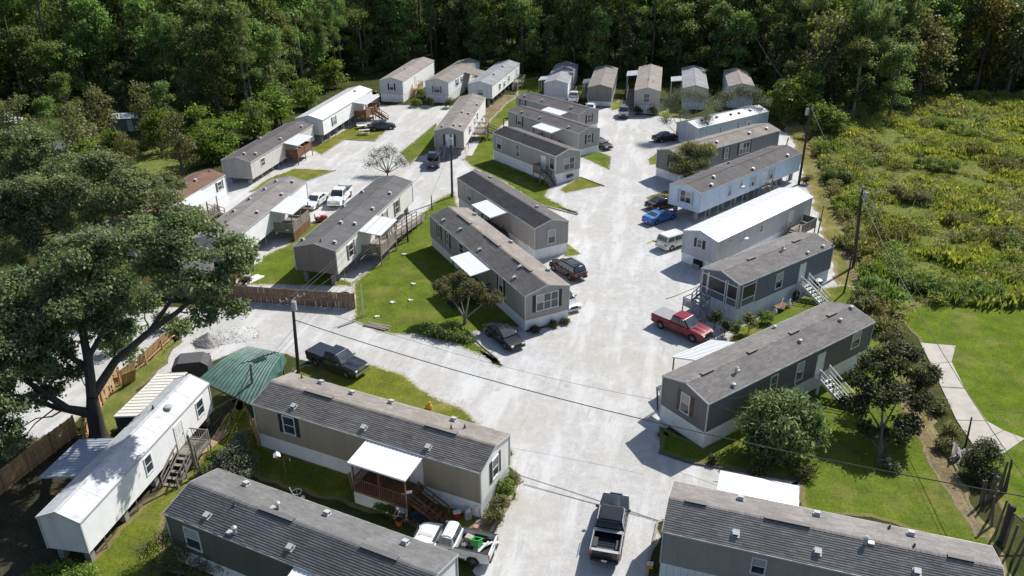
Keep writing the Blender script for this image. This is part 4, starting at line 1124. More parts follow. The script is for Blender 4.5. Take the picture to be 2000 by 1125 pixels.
def ramp_(k, side, s_hi, s_lo, z_hi, off, w, name, label, wood, zl=0.0):
    """board ramp along a wall, from the door height down to the ground"""
    d = hm(k); L, ze, zf, W = d['p'][3:]
    sg = 1 if side == 'L' else -1
    a = to_world(d, s_hi, sg * (W / 2 + off), z_hi); b = to_world(d, s_lo, sg * (W / 2 + off), zl + .03)
    root = thing(name, label, 'ramp', (a.x, a.y, 0), 0)
    A_, B_ = a - Vector((a.x, a.y, 0)), b - Vector((a.x, a.y, 0))
    dd = (B_ - A_); ang = math.atan2(dd.y, dd.x); n = max(5, int(dd.length / .3))
    me = plank('ramp_board', (dd.length / n - .012, w, .04), WOODS[wood])
    sd = Vector((-dd.y, dd.x, 0)).normalized()
    for i in range(n):
        inst('ramp_board', me, root, A_ + dd * ((i + .5) / n), (0, math.atan2(-dd.z, Vector((dd.x, dd.y)).length), ang))
    for e in (-1, 1):
        for u in (.5, .95):
            MB().beam(A_ + sd * e * w / 2 + Vector((0, 0, u)), B_ + sd * e * w / 2 + Vector((0, 0, u)), .05, .1).build('rail', WOODS[wood], root)
        for i in range(0, 7):
            q = A_ + dd * (i / 6) + sd * e * w / 2
            MB().beam((q.x, q.y, 0), q + Vector((0, 0, .98)), .09).build('post', WOODS[wood], root)
    return root
ramp_('T12', 'R', 10.6, 20.5, 1.4, 1.7, 1.25, 'wheelchair_ramp', 'long grey wooden ramp along the cream home wall', 'grey')
ramp_('T26', 'L', 13.5, 1.0, 1.5, 1.1, 1.2, 'wheelchair_ramp', 'long dark ramp on the left of the tan forest row home', 'grey')
# walkway boards beside the hitch end home
t = thing('board_walk', 'pale board walk lying along the grey gabled home', 'walkway', to_world(hm('T6'), .8, -3.0))
t.rotation_euler = (0, 0, R(hm('T6')['p'][2]))
for i in range(9):
    inst('board', plank('board', (1.15, .95, .07), mat('pale_boards', (0.46, 0.45, 0.43), .8, .2, 3)), t, (i * 1.18, .03 * (i % 3), .05))
# T19 screened porch and front steps
d19 = hm('T19'); L19, ze19, zf19, W19 = d19['p'][3:]
r19 = H_['T19']
SCREEN = mat('insect_screen', (0.025, 0.028, 0.033), 0.35, 0.5, 2.0)
for side, spans in (('N', ((-1.55, 1.2), (.35, 2.1), (1.85, .65))), ('R', ((1.45, 2.0),))):
    o, a, n = frame_of(side, L19, W19)
    for c, w in spans:
        scr = obox(MB(), o, a, n, c, zf19 + 1.55, w, 1.35, .0, .02).build('screen', SCREEN, r19, fix=True)
        f = MB()
        for e in (-1, 1):
            obox(f, o, a, n, c + e * w / 2, zf19 + 1.3, .09, 2.5, 0.0, .06)
        for zz in (zf19 + .06, zf19 + .85, zf19 + 2.27):
            obox(f, o, a, n, c, zz, w, .09, 0.0, .055)
        f.build('screen_frame', WHITE, scr, fix=True)
def world19(s, y, z): return to_world(d19, s, y, z)
fs = thing('front_steps', 'grey wooden front steps with a landing beside the red pickup', 'stairs', world19(-1.2, 1.6, 0), R(d19['p'][2]))
wm = WOODS['blue']
stair_parts(fs, (1.2, 0, zf19), (-.15, 0, .85), 1.1, wm)
for i in range(8):
    inst('deck_board', plank('deck_board', (.15, 1.3, .04), wm), fs, (-1.3 + i * .162, 0, .83))
for xx in (-1.35, -.1):
    for yy in (-.6, .6):
        MB().beam((xx, yy, 0), (xx, yy, 1.75), .09).build('post', wm, fs)
MB().beam((-1.35, -.6, 1.7), (-1.35, .6, 1.7), .06, .1).build('handrail', wm, fs)
for i in range(6):
    MB().box((-1.35, -.5 + .2 * i, 1.2), (.03, .16, .8)).build('panel_board', wm, fs)
MB().beam((-1.35, .6, 1.7), (-.1, .6, 1.7), .06, .1).build('handrail', wm, fs)
stair_parts(fs, (-.75, -.62, .83), (-.75, -2.2, 0), 1.1, wm)
# T15 far shed roof add-on
d15 = hm('T15')
o15 = to_world(d15, 11.3, d15['p'][6] / 2 + .05)
CREAM = mat('cream_metal', (0.74, 0.72, 0.65), 0.5, 0.1, 1.0, grime=0.2)
sh = thing('lean_to_shed', 'cream ribbed metal lean to roof behind the narrow white home', 'shed', (o15.x, o15.y, 0), R(d15['p'][2]))
corrugated(sh, 0, 6.0, 0.0, 2.6, 3.15, 2.75, CREAM, 'shed_roof', .42)
MB().box((.05, 1.3, 1.35), (.08, 2.5, 2.65)).build('end_wall', WOODS['dark'], sh)
MB().box((3.0, 2.5, 1.25), (5.9, .08, 2.5)).build('side_wall', WOODS['dark'], sh)
# T4: brown porch roof at its far right
d4 = hm('T4')
o4 = to_world(d4, 15.0, -d4['p'][6] / 2 - .05)
sh = thing('side_porch', 'brown roofed side porch joining the pale home with shrubs', 'porch', (o4.x, o4.y, 0), R(d4['p'][2] + 180))
MB().prism([(0, 3.95), (3.0, 3.4), (3.0, 3.3), (0, 3.85)], 0, 5, axis='X').build('porch_roof', rf['brown'], sh, fix=True)
for xx in (.1, 2.5, 4.9):
    MB().beam((xx, 2.9, 0), (xx, 2.9, 3.35), .12).build('post', WHITE, sh)
MB().box((2.5, 1.45, .65), (4.9, 2.8, .1)).build('deck', WOODS['grey'], sh)
t = thing('metal_awning', 'small white awning between the pale home and the ribbed grey roof', 'awning', to_world(hm('T5'), 6.0, 2.4), R(hm('T5')['p'][2]), 'white metal awnings over home doors')
corrugated(t, 0, 3.4, 0, 1.8, 3.3, 3.1, AWN)
for xx in (.1, 3.3):
    MB().beam((xx, 1.7, 0), (xx, 1.7, 3.1), .09).build('post', WHITE, t)
# canopy on the road side corner of the slate home
d18 = hm('T18')
t = thing('door_canopy', 'dark canopy on leaning posts at the slate home corner by lane', 'canopy', to_world(d18, .9, 2.35), R(d18['p'][2]))
MB().box((.4, .55, 2.2), (1.5, 1.15, .06), 0, 0).build('canopy_board', mat('dark_panel', (.05, .055, .06), .5, .2), t)
MB().beam((-.25, 1.1, 2.2), (-.1, .95, 0), .09).build('post', WOODS['dark'], t)
MB().beam((1.0, 1.1, 2.2), (1.0, .95, 0), .09).build('post', WOODS['dark'], t)
MB().beam((-.25, .15, 1.5), (-.25, 1.1, 2.15), .06).build('brace', STEEL, t)

# ------------------------------------------------------------ vehicles (x forward, origin on the ground under the middle)
CARGLASS = glass_mat('car_glass', (0.035, 0.048, 0.058), 0.04)
TYRE = mat('tyre_rubber', (0.02, 0.02, 0.02), 0.9, 0.2)
RIM = mat('alloy_rim', (0.45, 0.45, 0.46), 0.3, 0.1, metal=0.8)
CHROME = mat('chrome', (0.62, 0.62, 0.63), 0.15, 0.05, metal=1.0)
PLASTIC = mat('black_plastic', (0.02, 0.02, 0.021), 0.6, 0.2)
LAMP = mat('lamp_lens', (0.75, 0.76, 0.78), 0.1, 0.05, coat=1)
TAIL = mat('tail_lens', (0.30, 0.012, 0.01), 0.15, 0.1, coat=1)
PLATE = mat('number_plate', (0.6, 0.6, 0.58), 0.5, 0.1)
SPEC = {
    'sedan': dict(L=4.75, W=1.82, r=.33, wb=2.75, zb=.24, up=[(-1, .42), (-.995, .82), (-.95, .96), (-.62, 1.02), (.40, .98), (.86, .80), (.97, .68), (1, .42)], gh=(-.72, .50, .99, -.36, .10, 1.45), split=((.12, .50), (.55, .93))),
    'coupe': dict(L=4.7, W=1.86, r=.34, wb=2.72, zb=.2, up=[(-1, .45), (-.995, .86), (-.95, .98), (-.6, 1.03), (.30, .97), (.80, .84), (.96, .70), (1, .40)], gh=(-.78, .36, .99, -.34, .02, 1.36), split=((.22, .52), (.56, .94))),
    'suv': dict(L=4.7, W=1.88, r=.37, wb=2.75, zb=.27, up=[(-1, .48), (-.995, 1.02), (-.96, 1.08), (.40, 1.08), (.82, .98), (.97, .80), (1, .45)], gh=(-.96, .52, 1.06, -.84, .14, 1.72), split=((.05, .30), (.33, .63), (.66, .95))),
    'van': dict(L=5.0, W=1.95, r=.34, wb=3.0, zb=.24, up=[(-1, .45), (-.995, 1.0), (-.97, 1.06), (.48, 1.02), (.86, .86), (.98, .70), (1, .42)], gh=(-.97, .66, 1.04, -.86, .22, 1.76), split=((.05, .33), (.36, .66), (.69, .94))),
    'jeep': dict(L=4.2, W=1.82, r=.40, wb=2.6, zb=.42, up=[(-1, .6), (-1, 1.12), (.28, 1.14), (.95, 1.08), (1, .98), (1, .55)], gh=(-.98, .30, 1.13, -.96, .16, 1.84), split=((.05, .46), (.52, .95))),
    'crew': dict(L=5.85, W=1.98, r=.40, wb=3.65, zb=.40, bed=(-1, -.285, .80, 1.26), up=[(-1, .52), (-1, .80), (-.285, .80), (-.284, 1.20), (.45, 1.20), (.85, 1.14), (.97, 1.05), (1, .80), (1, .50)], gh=(-.275, .47, 1.19, -.235, .22, 1.88), split=((.04, .46), (.51, .95))),
    'single': dict(L=5.25, W=1.95, r=.38, wb=3.1, zb=.38, bed=(-1, -.12, .78, 1.22), up=[(-1, .50), (-1, .78), (-.12, .78), (-.119, 1.16), (.40, 1.16), (.80, 1.08), (.95, .96), (1, .75), (1, .46)], gh=(-.11, .42, 1.15, -.05, .20, 1.80), split=((.08, .94),)),
}
def wheel_mesh(r, w):
    def mk():
        b = MB()
        prof = [(r * .62, -w / 2), (r * .93, -w / 2), (r, -w * .36), (r, w * .36), (r * .93, w / 2), (r * .62, w / 2)]
        n = 18
        vs = [(rr * math.cos(2 * math.pi * k / n), y, rr * math.sin(2 * math.pi * k / n)) for rr, y in prof for k in range(n)]
        fs = [(i * n + k, i * n + (k + 1) % n, (i + 1) * n + (k + 1) % n, (i + 1) * n + k) for i in range(len(prof) - 1) for k in range(n)]
        b.add(vs, fs)
        return b.mesh('wheel', TYRE)
    return shared(('wheel', r, w), mk)
def rim_mesh(r, w):
    def mk():
        b = MB()
        for s in (-1, 1):
            n = 18
            b.tube([(0, s * w * .18, 0), (0, s * w * .30, 0)], r * .3, 10)
            for k in range(5):
                a = 2 * math.pi * k / 5
                b.beam((0, s * w * .32, 0), (math.cos(a) * r * .62, s * w * .36, math.sin(a) * r * .62), .035, .09)
            b.tube([(0, s * w * .1, 0), (0, s * w * .2, 0)], r * .6, 18, 1)
        return b.mesh('rim', [RIM, PLASTIC])
    return shared(('rim', r, w), mk)
def inset_quad(mb, A, B, C, D, u0, u1, v0, v1, off, mi=0):
    """quad inside the face A(base start) B(base end) C(top end) D(top start), pushed out a little, with thickness"""
    A, B, C, D = map(Vector, (A, B, C, D))
    n = (B - A).cross(D - A).normalized()
    def p(u, v):
        return (A.lerp(B, u)).lerp(D.lerp(C, u), v)
    q = [p(u0, v0), p(u1, v0), p(u1, v1), p(u0, v1)]
    vs = [x + n * off for x in q] + [x - n * .02 for x in q]
    mb.add(vs, [(0, 1, 2, 3), (7, 6, 5, 4), (0, 4, 5, 1), (1, 5, 6, 2), (2, 6, 7, 3), (3, 7, 4, 0)], mi)
def vehicle(kind, name, label, cat, pos, heading, col, group='vehicles parked between the homes', bedcover=None, rack=False, chrome=False, light_trim=None, trim=PLASTIC):
    S = SPEC[kind]
    L, W, r, wb, zb = S['L'], S['W'], S['r'], S['wb'], S['zb']
    root = thing(name, label, cat, (*pos, 0.004), R(heading), group)
    pm = col
    h = L / 2
    up = [(a * h, z) for a, z in S['up']]
    xw = (-wb / 2 - .05, wb / 2 + .05) if 'bed' not in S else (-wb / 2, wb / 2)
    poly = [(up[0][0], zb + .06), (up[0][0] + .05, zb)]
    ra = r + .075
    for x in xw:
        zc = r
        a0 = math.asin(max(-1, min(1, (zb - zc) / ra)))
        n = 8
        for k in range(n + 1):
            t = math.pi - a0 - (math.pi - 2 * a0) * k / n
            poly.append((x + ra * math.cos(t), zc + ra * math.sin(t)))
    poly += [(up[-1][0] - .05, zb), (up[-1][0], zb + .06)]
    poly += up[::-1]
    def hw(x, z):
        e = max(0, (abs(x) - (h - .75)) / .75)
        k = 1 - .11 * e * e
        k *= 1 - .055 * max(0, (z - .72) / .45) - .03 * max(0, (.5 - z) / .3)
        return W / 2 * k
    n = len(poly)
    b = MB()
    b.add([(x, hw(x, z), z) for x, z in poly] + [(x, -hw(x, z), z) for x, z in poly],
          [tuple(range(n)), tuple(range(2 * n - 1, n - 1, -1))] + [(i, i + n, (i + 1) % n + n, (i + 1) % n) for i in range(n)])
    # greenhouse
    x0, x1, z0, x2, x3, z1 = S['gh']
    x0, x1, x2, x3 = x0 * h, x1 * h, x2 * h, x3 * h
    w0, w1 = W / 2 * .925, W / 2 * .76
    if kind in ('jeep', 'van'):
        w1 = W / 2 * .83
    body = b.build('body', pm, root, fix=True, bevel=.09, segs=3, smooth=True)
    gq = [(x0, -w0, z0), (x1, -w0, z0), (x1, w0, z0), (x0, w0, z0), (x2, -w1, z1), (x3, -w1, z1), (x3, w1, z1), (x2, w1, z1)]
    xm = (x2 + x3) / 2
    c = MB().add(gq + [(xm, -w1 * .97, z1 + .035), (xm, w1 * .97, z1 + .035)], [(3, 2, 1, 0), (4, 5, 8), (7, 9, 6), (5, 6, 9, 8), (8, 9, 7, 4), (0, 1, 5, 8, 4), (1, 2, 6, 5), (2, 3, 7, 9, 6), (3, 0, 4, 7)])
    c.f = [f for f in c.f if f not in ((4, 5, 8), (7, 9, 6))]; c.m = [0] * len(c.f)
    c.build('cab', pm, root, fix=True, bevel=.08, segs=3, smooth=True)
    g = MB(); inset_quad(g, gq[1], gq[2], gq[6], gq[5], .05, .95, .08, .92, .012)
    g.build('windshield', CARGLASS, root)
    g = MB(); inset_quad(g, gq[3], gq[0], gq[4], gq[7], .07, .93, .16, .88, .012)
    g.build('rear_window', CARGLASS, root)
    if light_trim:
        g = MB(); inset_quad(g, gq[3], gq[0], gq[4], gq[7], .02, .98, .05, .97, .006)
        g.build('window_surround', light_trim, root)
    for s, (a, bq, cq, dq) in ((1, (gq[2], gq[3], gq[7], gq[6])), (-1, (gq[0], gq[1], gq[5], gq[4]))):
        for u0, u1 in S['split']:
            if s > 0:
                u0, u1 = 1 - u1, 1 - u0
            g = MB(); inset_quad(g, a, bq, cq, dq, u0, u1, .14, .86, .012)
            g.build('side_window', CARGLASS, root)
    MB().box((0, 0, zb + .22), (L - .5, W - .42, .3)).build('underbody', PLASTIC, root)
    if 'bed' in S:
        MB().add([(.50 * h, -W * .22, 1.205 if kind == 'crew' else 1.15), (.90 * h, -W * .17, 1.13 if kind == 'crew' else 1.03), (.90 * h, W * .17, 1.13 if kind == 'crew' else 1.03), (.50 * h, W * .22, 1.205 if kind == 'crew' else 1.15),
                  (.51 * h, -W * .17, 1.25 if kind == 'crew' else 1.20), (.86 * h, -W * .13, 1.185 if kind == 'crew' else 1.10), (.86 * h, W * .13, 1.185 if kind == 'crew' else 1.10), (.51 * h, W * .17, 1.25 if kind == 'crew' else 1.20)],
                 [(3, 2, 1, 0), (4, 5, 6, 7), (0, 1, 5, 4), (1, 2, 6, 5), (2, 3, 7, 6), (3, 0, 4, 7)]).build('hood_bulge', pm, root, fix=True, bevel=.03, segs=2, smooth=True)
        for s in (-1, 1):
            MB().box((-wb / 2, s * (W / 2 - .02), r + r + .085), (r * 1.7, .06, .05)).build('fender_flare', pm, root, fix=True, bevel=.02)
        MB().box((x1 + .02, 0, z0 + .03), (.16, W * .74, .03)).build('cowl', PLASTIC, root)
    # wheels
    wm_, rm_ = wheel_mesh(r, .24), rim_mesh(r, .24)
    for x in xw:
        for s in (-1, 1):
            wo = inst('wheel', wm_, root, (x, s * (W / 2 - .13), r))
            inst('rim', rm_, wo)
    # lamps, bumpers, mirrors, plate, handles
    zf_ = up[-1][1]
    zl = {'sedan': .66, 'coupe': .66, 'suv': .80, 'van': .72, 'jeep': .9, 'crew': .98, 'single': .86}[kind]
    for s in (-1, 1):
        MB().box((h - .06, s * (W / 2 - .34), zl - .04), (.13, .30, .13), 0, s * -.25).build('headlight', LAMP, root)
        MB().box((-h + .06, s * (W / 2 - .22 if 'bed' not in S else W / 2 - .12), zl + (.12 if kind != 'coupe' else .08)), (.16, .3 if 'bed' not in S else .15, .17 if 'bed' not in S else .36)).build('taillight', TAIL, root)
        xm_ = x1 - .25
        MB().box((xm_, s * (w0 + .14), z0 + .1), (.13, .2, .15)).build('mirror', pm if not chrome else CHROME, root)
        for k, (u0, u1) in enumerate(S['split']):
            xx = x0 + (x1 - x0) * u0 + .12
            MB().box((xx, s * (hw(xx, z0 - .12) + .006), z0 - .13), (.17, .03, .03)).build('door_handle', trim, root)
            xs = x0 + (x1 - x0) * (u0 + u1) / 2 + (u1 - u0) * (x1 - x0) / 2
            MB().box((xs, s * hw(xs, .6), (z0 + zb + .2) / 2), (.012, .018, z0 - zb - .22)).build('door_seam', PLASTIC, root)
        MB().box((0, s * (W / 2 - .01), zb + .1), (wb - 2 * r - .25, .05, .1)).build('sill', CHROME if chrome else PLASTIC, root)
    bm = CHROME if chrome else (pm if kind in ('sedan', 'coupe', 'van') else PLASTIC)
    MB().box((h - .03, 0, zb + .16), (.18, W * .86, .24)).build('front_bumper', bm, root, fix=True, bevel=.03)
    MB().box((-h + .02, 0, zb + .18), (.2, W * .88, .22)).build('rear_bumper', bm, root, fix=True, bevel=.03)
    MB().box((h - .015, 0, zl - .03), (.06, W * .42, .24)).build('grille', PLASTIC if not chrome else CHROME, root)
    MB().box((-h - .085, 0, zb + .24), (.015, .34, .16)).build('number_plate', PLATE, root)
    if 'bed' in S:
        a, e, zf2, zr = S['bed']
        a, e = a * h, e * h
        for s in (-1, 1):
            q = MB()
            yo = W / 2 * .955
            q.add([(a + .02, s * yo, zf2 - .02), (e, s * yo, zf2 - .02), (e, s * yo, zr), (a + .02, s * yo, zr), (a + .02, s * (yo - .1), zf2 - .02), (e, s * (yo - .1), zf2 - .02), (e, s * (yo - .1), zr), (a + .02, s * (yo - .1), zr)],
                  [(0, 1, 2, 3), (7, 6, 5, 4), (0, 4, 5, 1), (1, 5, 6, 2), (2, 6, 7, 3), (3, 7, 4, 0)])
            q.build('bed_side', pm, root, fix=True, bevel=.02)
            MB().box(((a + e) / 2, s * (yo - .05), zr + .012), (e - a - .06, .11, .024)).build('bed_rail', PLASTIC if not bedcover else pm, root)
            MB().box((-wb / 2, s * (W / 2 - .28), zf2 + .1), (.85, .26, .22)).build('wheel_housing', PLASTIC, root)
        MB().box((a + .05, 0, (zf2 + zr) / 2), (.08, W * .9, zr - zf2)).build('tailgate', pm, root, fix=True, bevel=.02)
        MB().box((a + .0, 0, zr - .1), (.02, .3, .06)).build('tailgate_handle', PLASTIC, root)
        MB().box(((a + e) / 2, 0, zf2 + .012), (e - a - .1, W * .84, .02)).build('bed_liner', PLASTIC, root)
        MB().box((e - .02, 0, (zf2 + zr) / 2), (.05, W * .88, zr - zf2)).build('bulkhead', pm, root)
        if bedcover:
            MB().box(((a + e) / 2, 0, zr + .04), (e - a - .02, W * .93, .05)).build('bed_cover', bedcover, root, fix=True, bevel=.015)
    if rack:
        for s in (-1, 1):
            MB().tube([(x2 + .1, s * w1 * .88, z1 + .09), (x3 - .1, s * w1 * .88, z1 + .09)], .022, 6).build('roof_rail', CHROME, root)
        MB().box((xm, 0, z1 + .035), (abs(x3 - x2) * .55, w1 * 1.2, .02)).build('sunroof', CARGLASS, root)
    return root
BLACKP, WHITEP = paint('black_paint', (0.012, 0.014, 0.017)), paint('white_paint', (0.78, 0.78, 0.77))
GREYP = paint('dark_grey_paint', (0.035, 0.042, 0.055), .3)
v = vehicle('crew', 'pickup_truck', 'black crew cab pickup truck with open bed driving up the lane', 'pickup truck', (6.35, 40.1), 76, BLACKP, chrome=False, light_trim=None)
# silver edges along the open bed of the black pickup
SILV = mat('silver_strip', (0.5, 0.51, 0.52), 0.3, 0.1, metal=.6)
for s in (-1, 1):
    MB().box((-1.9, s * .93, 1.295), (1.95, .05, .02)).build('bed_trim', SILV, v)
    MB().beam((-.75, s * .80, 1.9), (.55, s * .80, 1.9), .035).build('roof_strip', SILV, v)
MB().box((-1.02, 0, 1.29), (.28, 1.75, .03)).build('tool_rail', SILV, v)
MB().box((-2.78, 0, 1.28), (.22, 1.7, .03)).build('tailgate_trim', SILV, v)
w = vehicle('single', 'pickup_truck', 'white single cab pickup truck with green tub and scrap in its bed', 'pickup truck', (-3.75, 38.75), 163.5, WHITEP)
vehicle('crew', 'pickup_truck', 'dark grey crew cab pickup truck with covered bed on the grass by pole', 'pickup truck', (-15.4, 60.7), -33, GREYP, bedcover=GREYP, chrome=True)
vehicle('sedan', 'parked_car', 'black sedan parked beside the tree and the triple window home', 'car', (-.78, 65.4), -56, BLACKP)
vehicle('suv', 'parked_car', 'dark maroon brown estate car with roof rails beside the beige home', 'car', (6.1, 79.7), 124, paint('maroon_paint', (0.035, 0.014, 0.016), .2), rack=True)
vehicle('sedan', 'parked_car', 'silver car mostly hidden behind the triple window home', 'car', tuple(to_world(hm('T11'), 3.3, -3.7))[:2], -62.5, paint('silver_paint', (0.40, 0.41, 0.42), .6))
vehicle('crew', 'pickup_truck', 'red pickup truck with grey bed cover nosed under the white carport', 'pickup truck', (16.1, 66.8), -46, mat('red_paint', (0.20, 0.006, 0.018), rough=.3, var=.05, coat=.25, spec=.3), bedcover=mat('grey_bed_cover', (0.25, 0.25, 0.26), .6, .1))
vehicle('van', 'parked_van', 'white minivan with dark rear window backed to the lane', 'van', (19.3, 87.4), 35, paint('cream_paint', (0.72, 0.70, 0.66)))
BLUEP = paint('blue_paint', (0.015, 0.13, 0.42))
vehicle('coupe', 'parked_car', 'bright blue coupe parked under the end of the light blue home', 'car', (18.7, 95.2), 37, BLUEP, light_trim=paint('light_blue_stripe', (0.2, 0.5, 0.8)))
vehicle('sedan', 'parked_car', 'dark purple black car parked just behind the blue coupe', 'car', (19.9, 100.0), 28, paint('plum_paint', (0.03, 0.017, 0.02)))
vehicle('sedan', 'parked_car', 'black car under the bare tree near the long blue grey home', 'car', (25.7, 130.6), 20, BLACKP)
vehicle('jeep', 'parked_car', 'grey off road car facing the lane before the long ramp', 'car', (20.5, 146.0), -98, paint('grey_green_paint', (0.22, 0.23, 0.23)))
vehicle('crew', 'pickup_truck', 'white pickup truck at the gable of the cool grey forest row home', 'pickup truck', (12.3, 158.0), 80, WHITEP)
vehicle('sedan', 'parked_car', 'white car half hidden behind the farthest stepped home roof', 'car', (14.9, 150.5), 80, WHITEP)
vehicle('sedan', 'parked_car', 'black car peeking past the white skirted end of the middle stepped home', 'car', tuple(to_world(hm('T8'), 1.6, -3.9))[:2], -52, BLACKP)
vehicle('sedan', 'parked_car', 'dark blue sedan parked beside the lawn with the picnic table', 'car', (-22.6, 138.2), 20, paint('navy_black_paint', (0.02, 0.026, 0.04)))
vehicle('crew', 'pickup_truck', 'navy pickup truck in the shade under the grey gable door', 'pickup truck', (-11.8, 118.6), 91, paint('navy_paint', (0.025, 0.04, 0.09)))
vehicle('sedan', 'parked_car', 'white sedan parked left of the white crew cab truck', 'car', (-26.0, 101.4), -105, WHITEP)
vehicle('crew', 'pickup_truck', 'white crew cab pickup truck facing the camera by the charcoal roof', 'pickup truck', (-23.1, 102.7), -96, WHITEP, chrome=True)

# ------------------------------------------------------------ trees and plants
BARK = mat('bark', (0.12, 0.10, 0.08), 0.95, 0.35, 2.5, bmp=0.6, bscale=9, stretch=(1, 1, .3))
BARK_P = mat('pale_bark', (0.26, 0.23, 0.20), 0.95, 0.3, 2.5, bmp=0.5, bscale=9)
TWIG = mat('bare_twig', (0.13, 0.112, 0.095), 0.95, 0.3)
LEAF = dict(
    oak=leaf_mat('oak_leaf', (0.100, 0.140, 0.064), (0.225, 0.275, 0.145), 0.06, 0.45),
    broad=leaf_mat('broad_leaf', (0.090, 0.150, 0.040), (0.210, 0.280, 0.095), 0.38, 0.5, .04),
    pine=leaf_mat('pine_needle', (0.085, 0.160, 0.042), (0.195, 0.290, 0.100), 0.32, 0.5, .03),
    vine=leaf_mat('vine_leaf', (0.070, 0.110, 0.040), (0.170, 0.215, 0.090), 0.38, 0.48, .04),
    bright=leaf_mat('bright_leaf', (0.110, 0.170, 0.024), (0.200, 0.275, 0.050), 0.22, 0.5),
    olive=leaf_mat('olive_leaf', (0.125, 0.138, 0.055), (0.225, 0.230, 0.110), 0.18, 0.5),
    yellow=leaf_mat('yellowing_leaf', (0.11, 0.11, 0.015), (0.21, 0.19, 0.03), 0.2),
    gloss=leaf_mat('glossy_leaf', (0.085, 0.140, 0.040), (0.205, 0.290, 0.115), 0.05, 0.4),
    dark=leaf_mat('dark_leaf', (0.050, 0.062, 0.024), (0.120, 0.130, 0.060), 0.1, 0.45),
    grey=leaf_mat('grey_leaf', (0.10, 0.12, 0.085), (0.19, 0.21, 0.16), 0.1))
def limb(b, p, q, r0, r1, g, n=6, wob=.12, seg=4):
    p, q = np.array(p, float), np.array(q, float)
    d = np.linalg.norm(q - p)
    pts = [p + (q - p) * t + (g.normal(size=3) * wob * d * .35 * math.sin(math.pi * t) if 0 < t < 1 else 0) for t in np.linspace(0, 1, seg + 1)]
    b.tube(pts, [r0 + (r1 - r0) * t for t in np.linspace(0, 1, seg + 1)], n, cap=False)
    return pts
def blob_points(blobs, n, g, fill=.35, tuft=6, spread=.35):
    """points in tufts spread through the crown's clumps, denser near each clump's skin"""
    w = np.array([b[3] ** 2 * b[4] for b in blobs]); w = w / w.sum()
    k = g.choice(len(blobs), n // tuft, p=w)
    B = np.array([b[:5] for b in blobs])[k]
    u = unit(g.normal(size=(len(k), 3)))
    u[:, 2] = np.where(u[:, 2] < -.35, -u[:, 2] * .6, u[:, 2])
    rr = np.where(g.random(len(k)) < fill, g.random(len(k)) ** .5, g.uniform(.8, 1.08, len(k)))
    rr *= 1 + .22 * np.sin(u[:, 0] * 5 + B[:, 0] * 3) * np.cos(u[:, 1] * 6 + B[:, 1])
    P = B[:, :3] + u * (rr * B[:, 3])[:, None] * np.stack([np.ones(len(k)), np.ones(len(k)), B[:, 4]], 1)
    T = np.repeat(P, tuft, 0) + g.normal(size=(len(k) * tuft, 3)) * spread
    return T, np.repeat(u, tuft, 0)
def crown_mesh(name, blobs, n, size, m, g, fill=.35, tuft=6, spread=.35, aspect=.55):
    P, u = blob_points(blobs, n, g, fill, tuft, spread)
    V, F = leaf_quads(P, size, aspect, .85, g, u)
    return npmesh(name, V, F, m)
def broad_blobs(h, r, g, n=16, base=.28):
    out = []
    for i in range(n):
        t = g.uniform(0, 1)
        z = h * (base + (1 - base) * t) - r * .25
        rad = r * (1 - .75 * abs(t - .4) ** 1.3) * g.uniform(.25, .85)
        a = g.uniform(0, 2 * math.pi)
        br = r * g.uniform(.26, .46)
        out.append((rad * math.cos(a), rad * math.sin(a), min(z, h - br * .7), br, g.uniform(.6, .95)))
    out.append((0, 0, h - r * .4, r * .42, .9))
    return out
def tree_meshes(kind, h, r, seed, n=2600, size=.42):
    g = np.random.default_rng(seed)
    tb = MB()
    lean = g.normal(size=2) * h * .02
    if kind == 'pine':
        tb.tube([(0, 0, -.3), (lean[0] * .4, lean[1] * .4, h * .45), (lean[0], lean[1], h * .97)], [.26, .18, .04], 8, cap=False)
        blobs = []
        for i in range(26):
            t = g.uniform(.42, 1)
            a = g.uniform(0, 2 * math.pi)
            rad = r * (1.08 - t) * 1.25 * g.uniform(.5, 1.1)
            z = h * t
            c = (lean[0] * t + rad * math.cos(a), lean[1] * t + rad * math.sin(a), z + rad * .12)
            blobs.append((*c, g.uniform(.7, 1.15), .6))
            limb(tb, (lean[0] * t, lean[1] * t, z - .3), c, .07, .025, g, 5)
        blobs.append((lean[0], lean[1], h * .98, .8, 1.2))
        cr = crown_mesh('crown', blobs, n, size * .9, LEAF['pine'], g, .5, 8, .3, .22)
    else:
        base = .06 if kind == 'vine' else .24
        blobs = broad_blobs(h, r * (.8 if kind == 'vine' else 1), g, 20 if kind == 'vine' else 17, base)
        tb.tube([(0, 0, -.3), (lean[0] * .4, lean[1] * .4, h * .35), (lean[0], lean[1], h * .85)], [.30, .22, .05], 8, cap=False)
        for bl in blobs[::2]:
            z0 = max(.2 * h, bl[2] - bl[3] - h * .12)
            limb(tb, (lean[0] * .5, lean[1] * .5, min(z0, h * .7)), bl[:3], .10, .03, g, 5)
        cr = crown_mesh('crown', blobs, n, size, LEAF[{'vine': 'vine', 'broad': 'broad', 'bright': 'bright', 'yellow': 'yellow', 'olive': 'olive'}.get(kind, 'broad')], g)
    return tb.mesh('trunk', BARK if kind != 'broad' or seed % 3 else BARK_P), cr
def plant_tree(name, label, cat, loc, meshes, scale=1.0, rz=0.0, group=None, sz=1.0):
    t = thing(name, label, cat, loc if len(loc) == 3 else (*loc, 0), rz, group)
    t.scale = (scale, scale, scale * sz)
    link('trunk', meshes[0], t)
    link('crown', meshes[1], t)
    return t
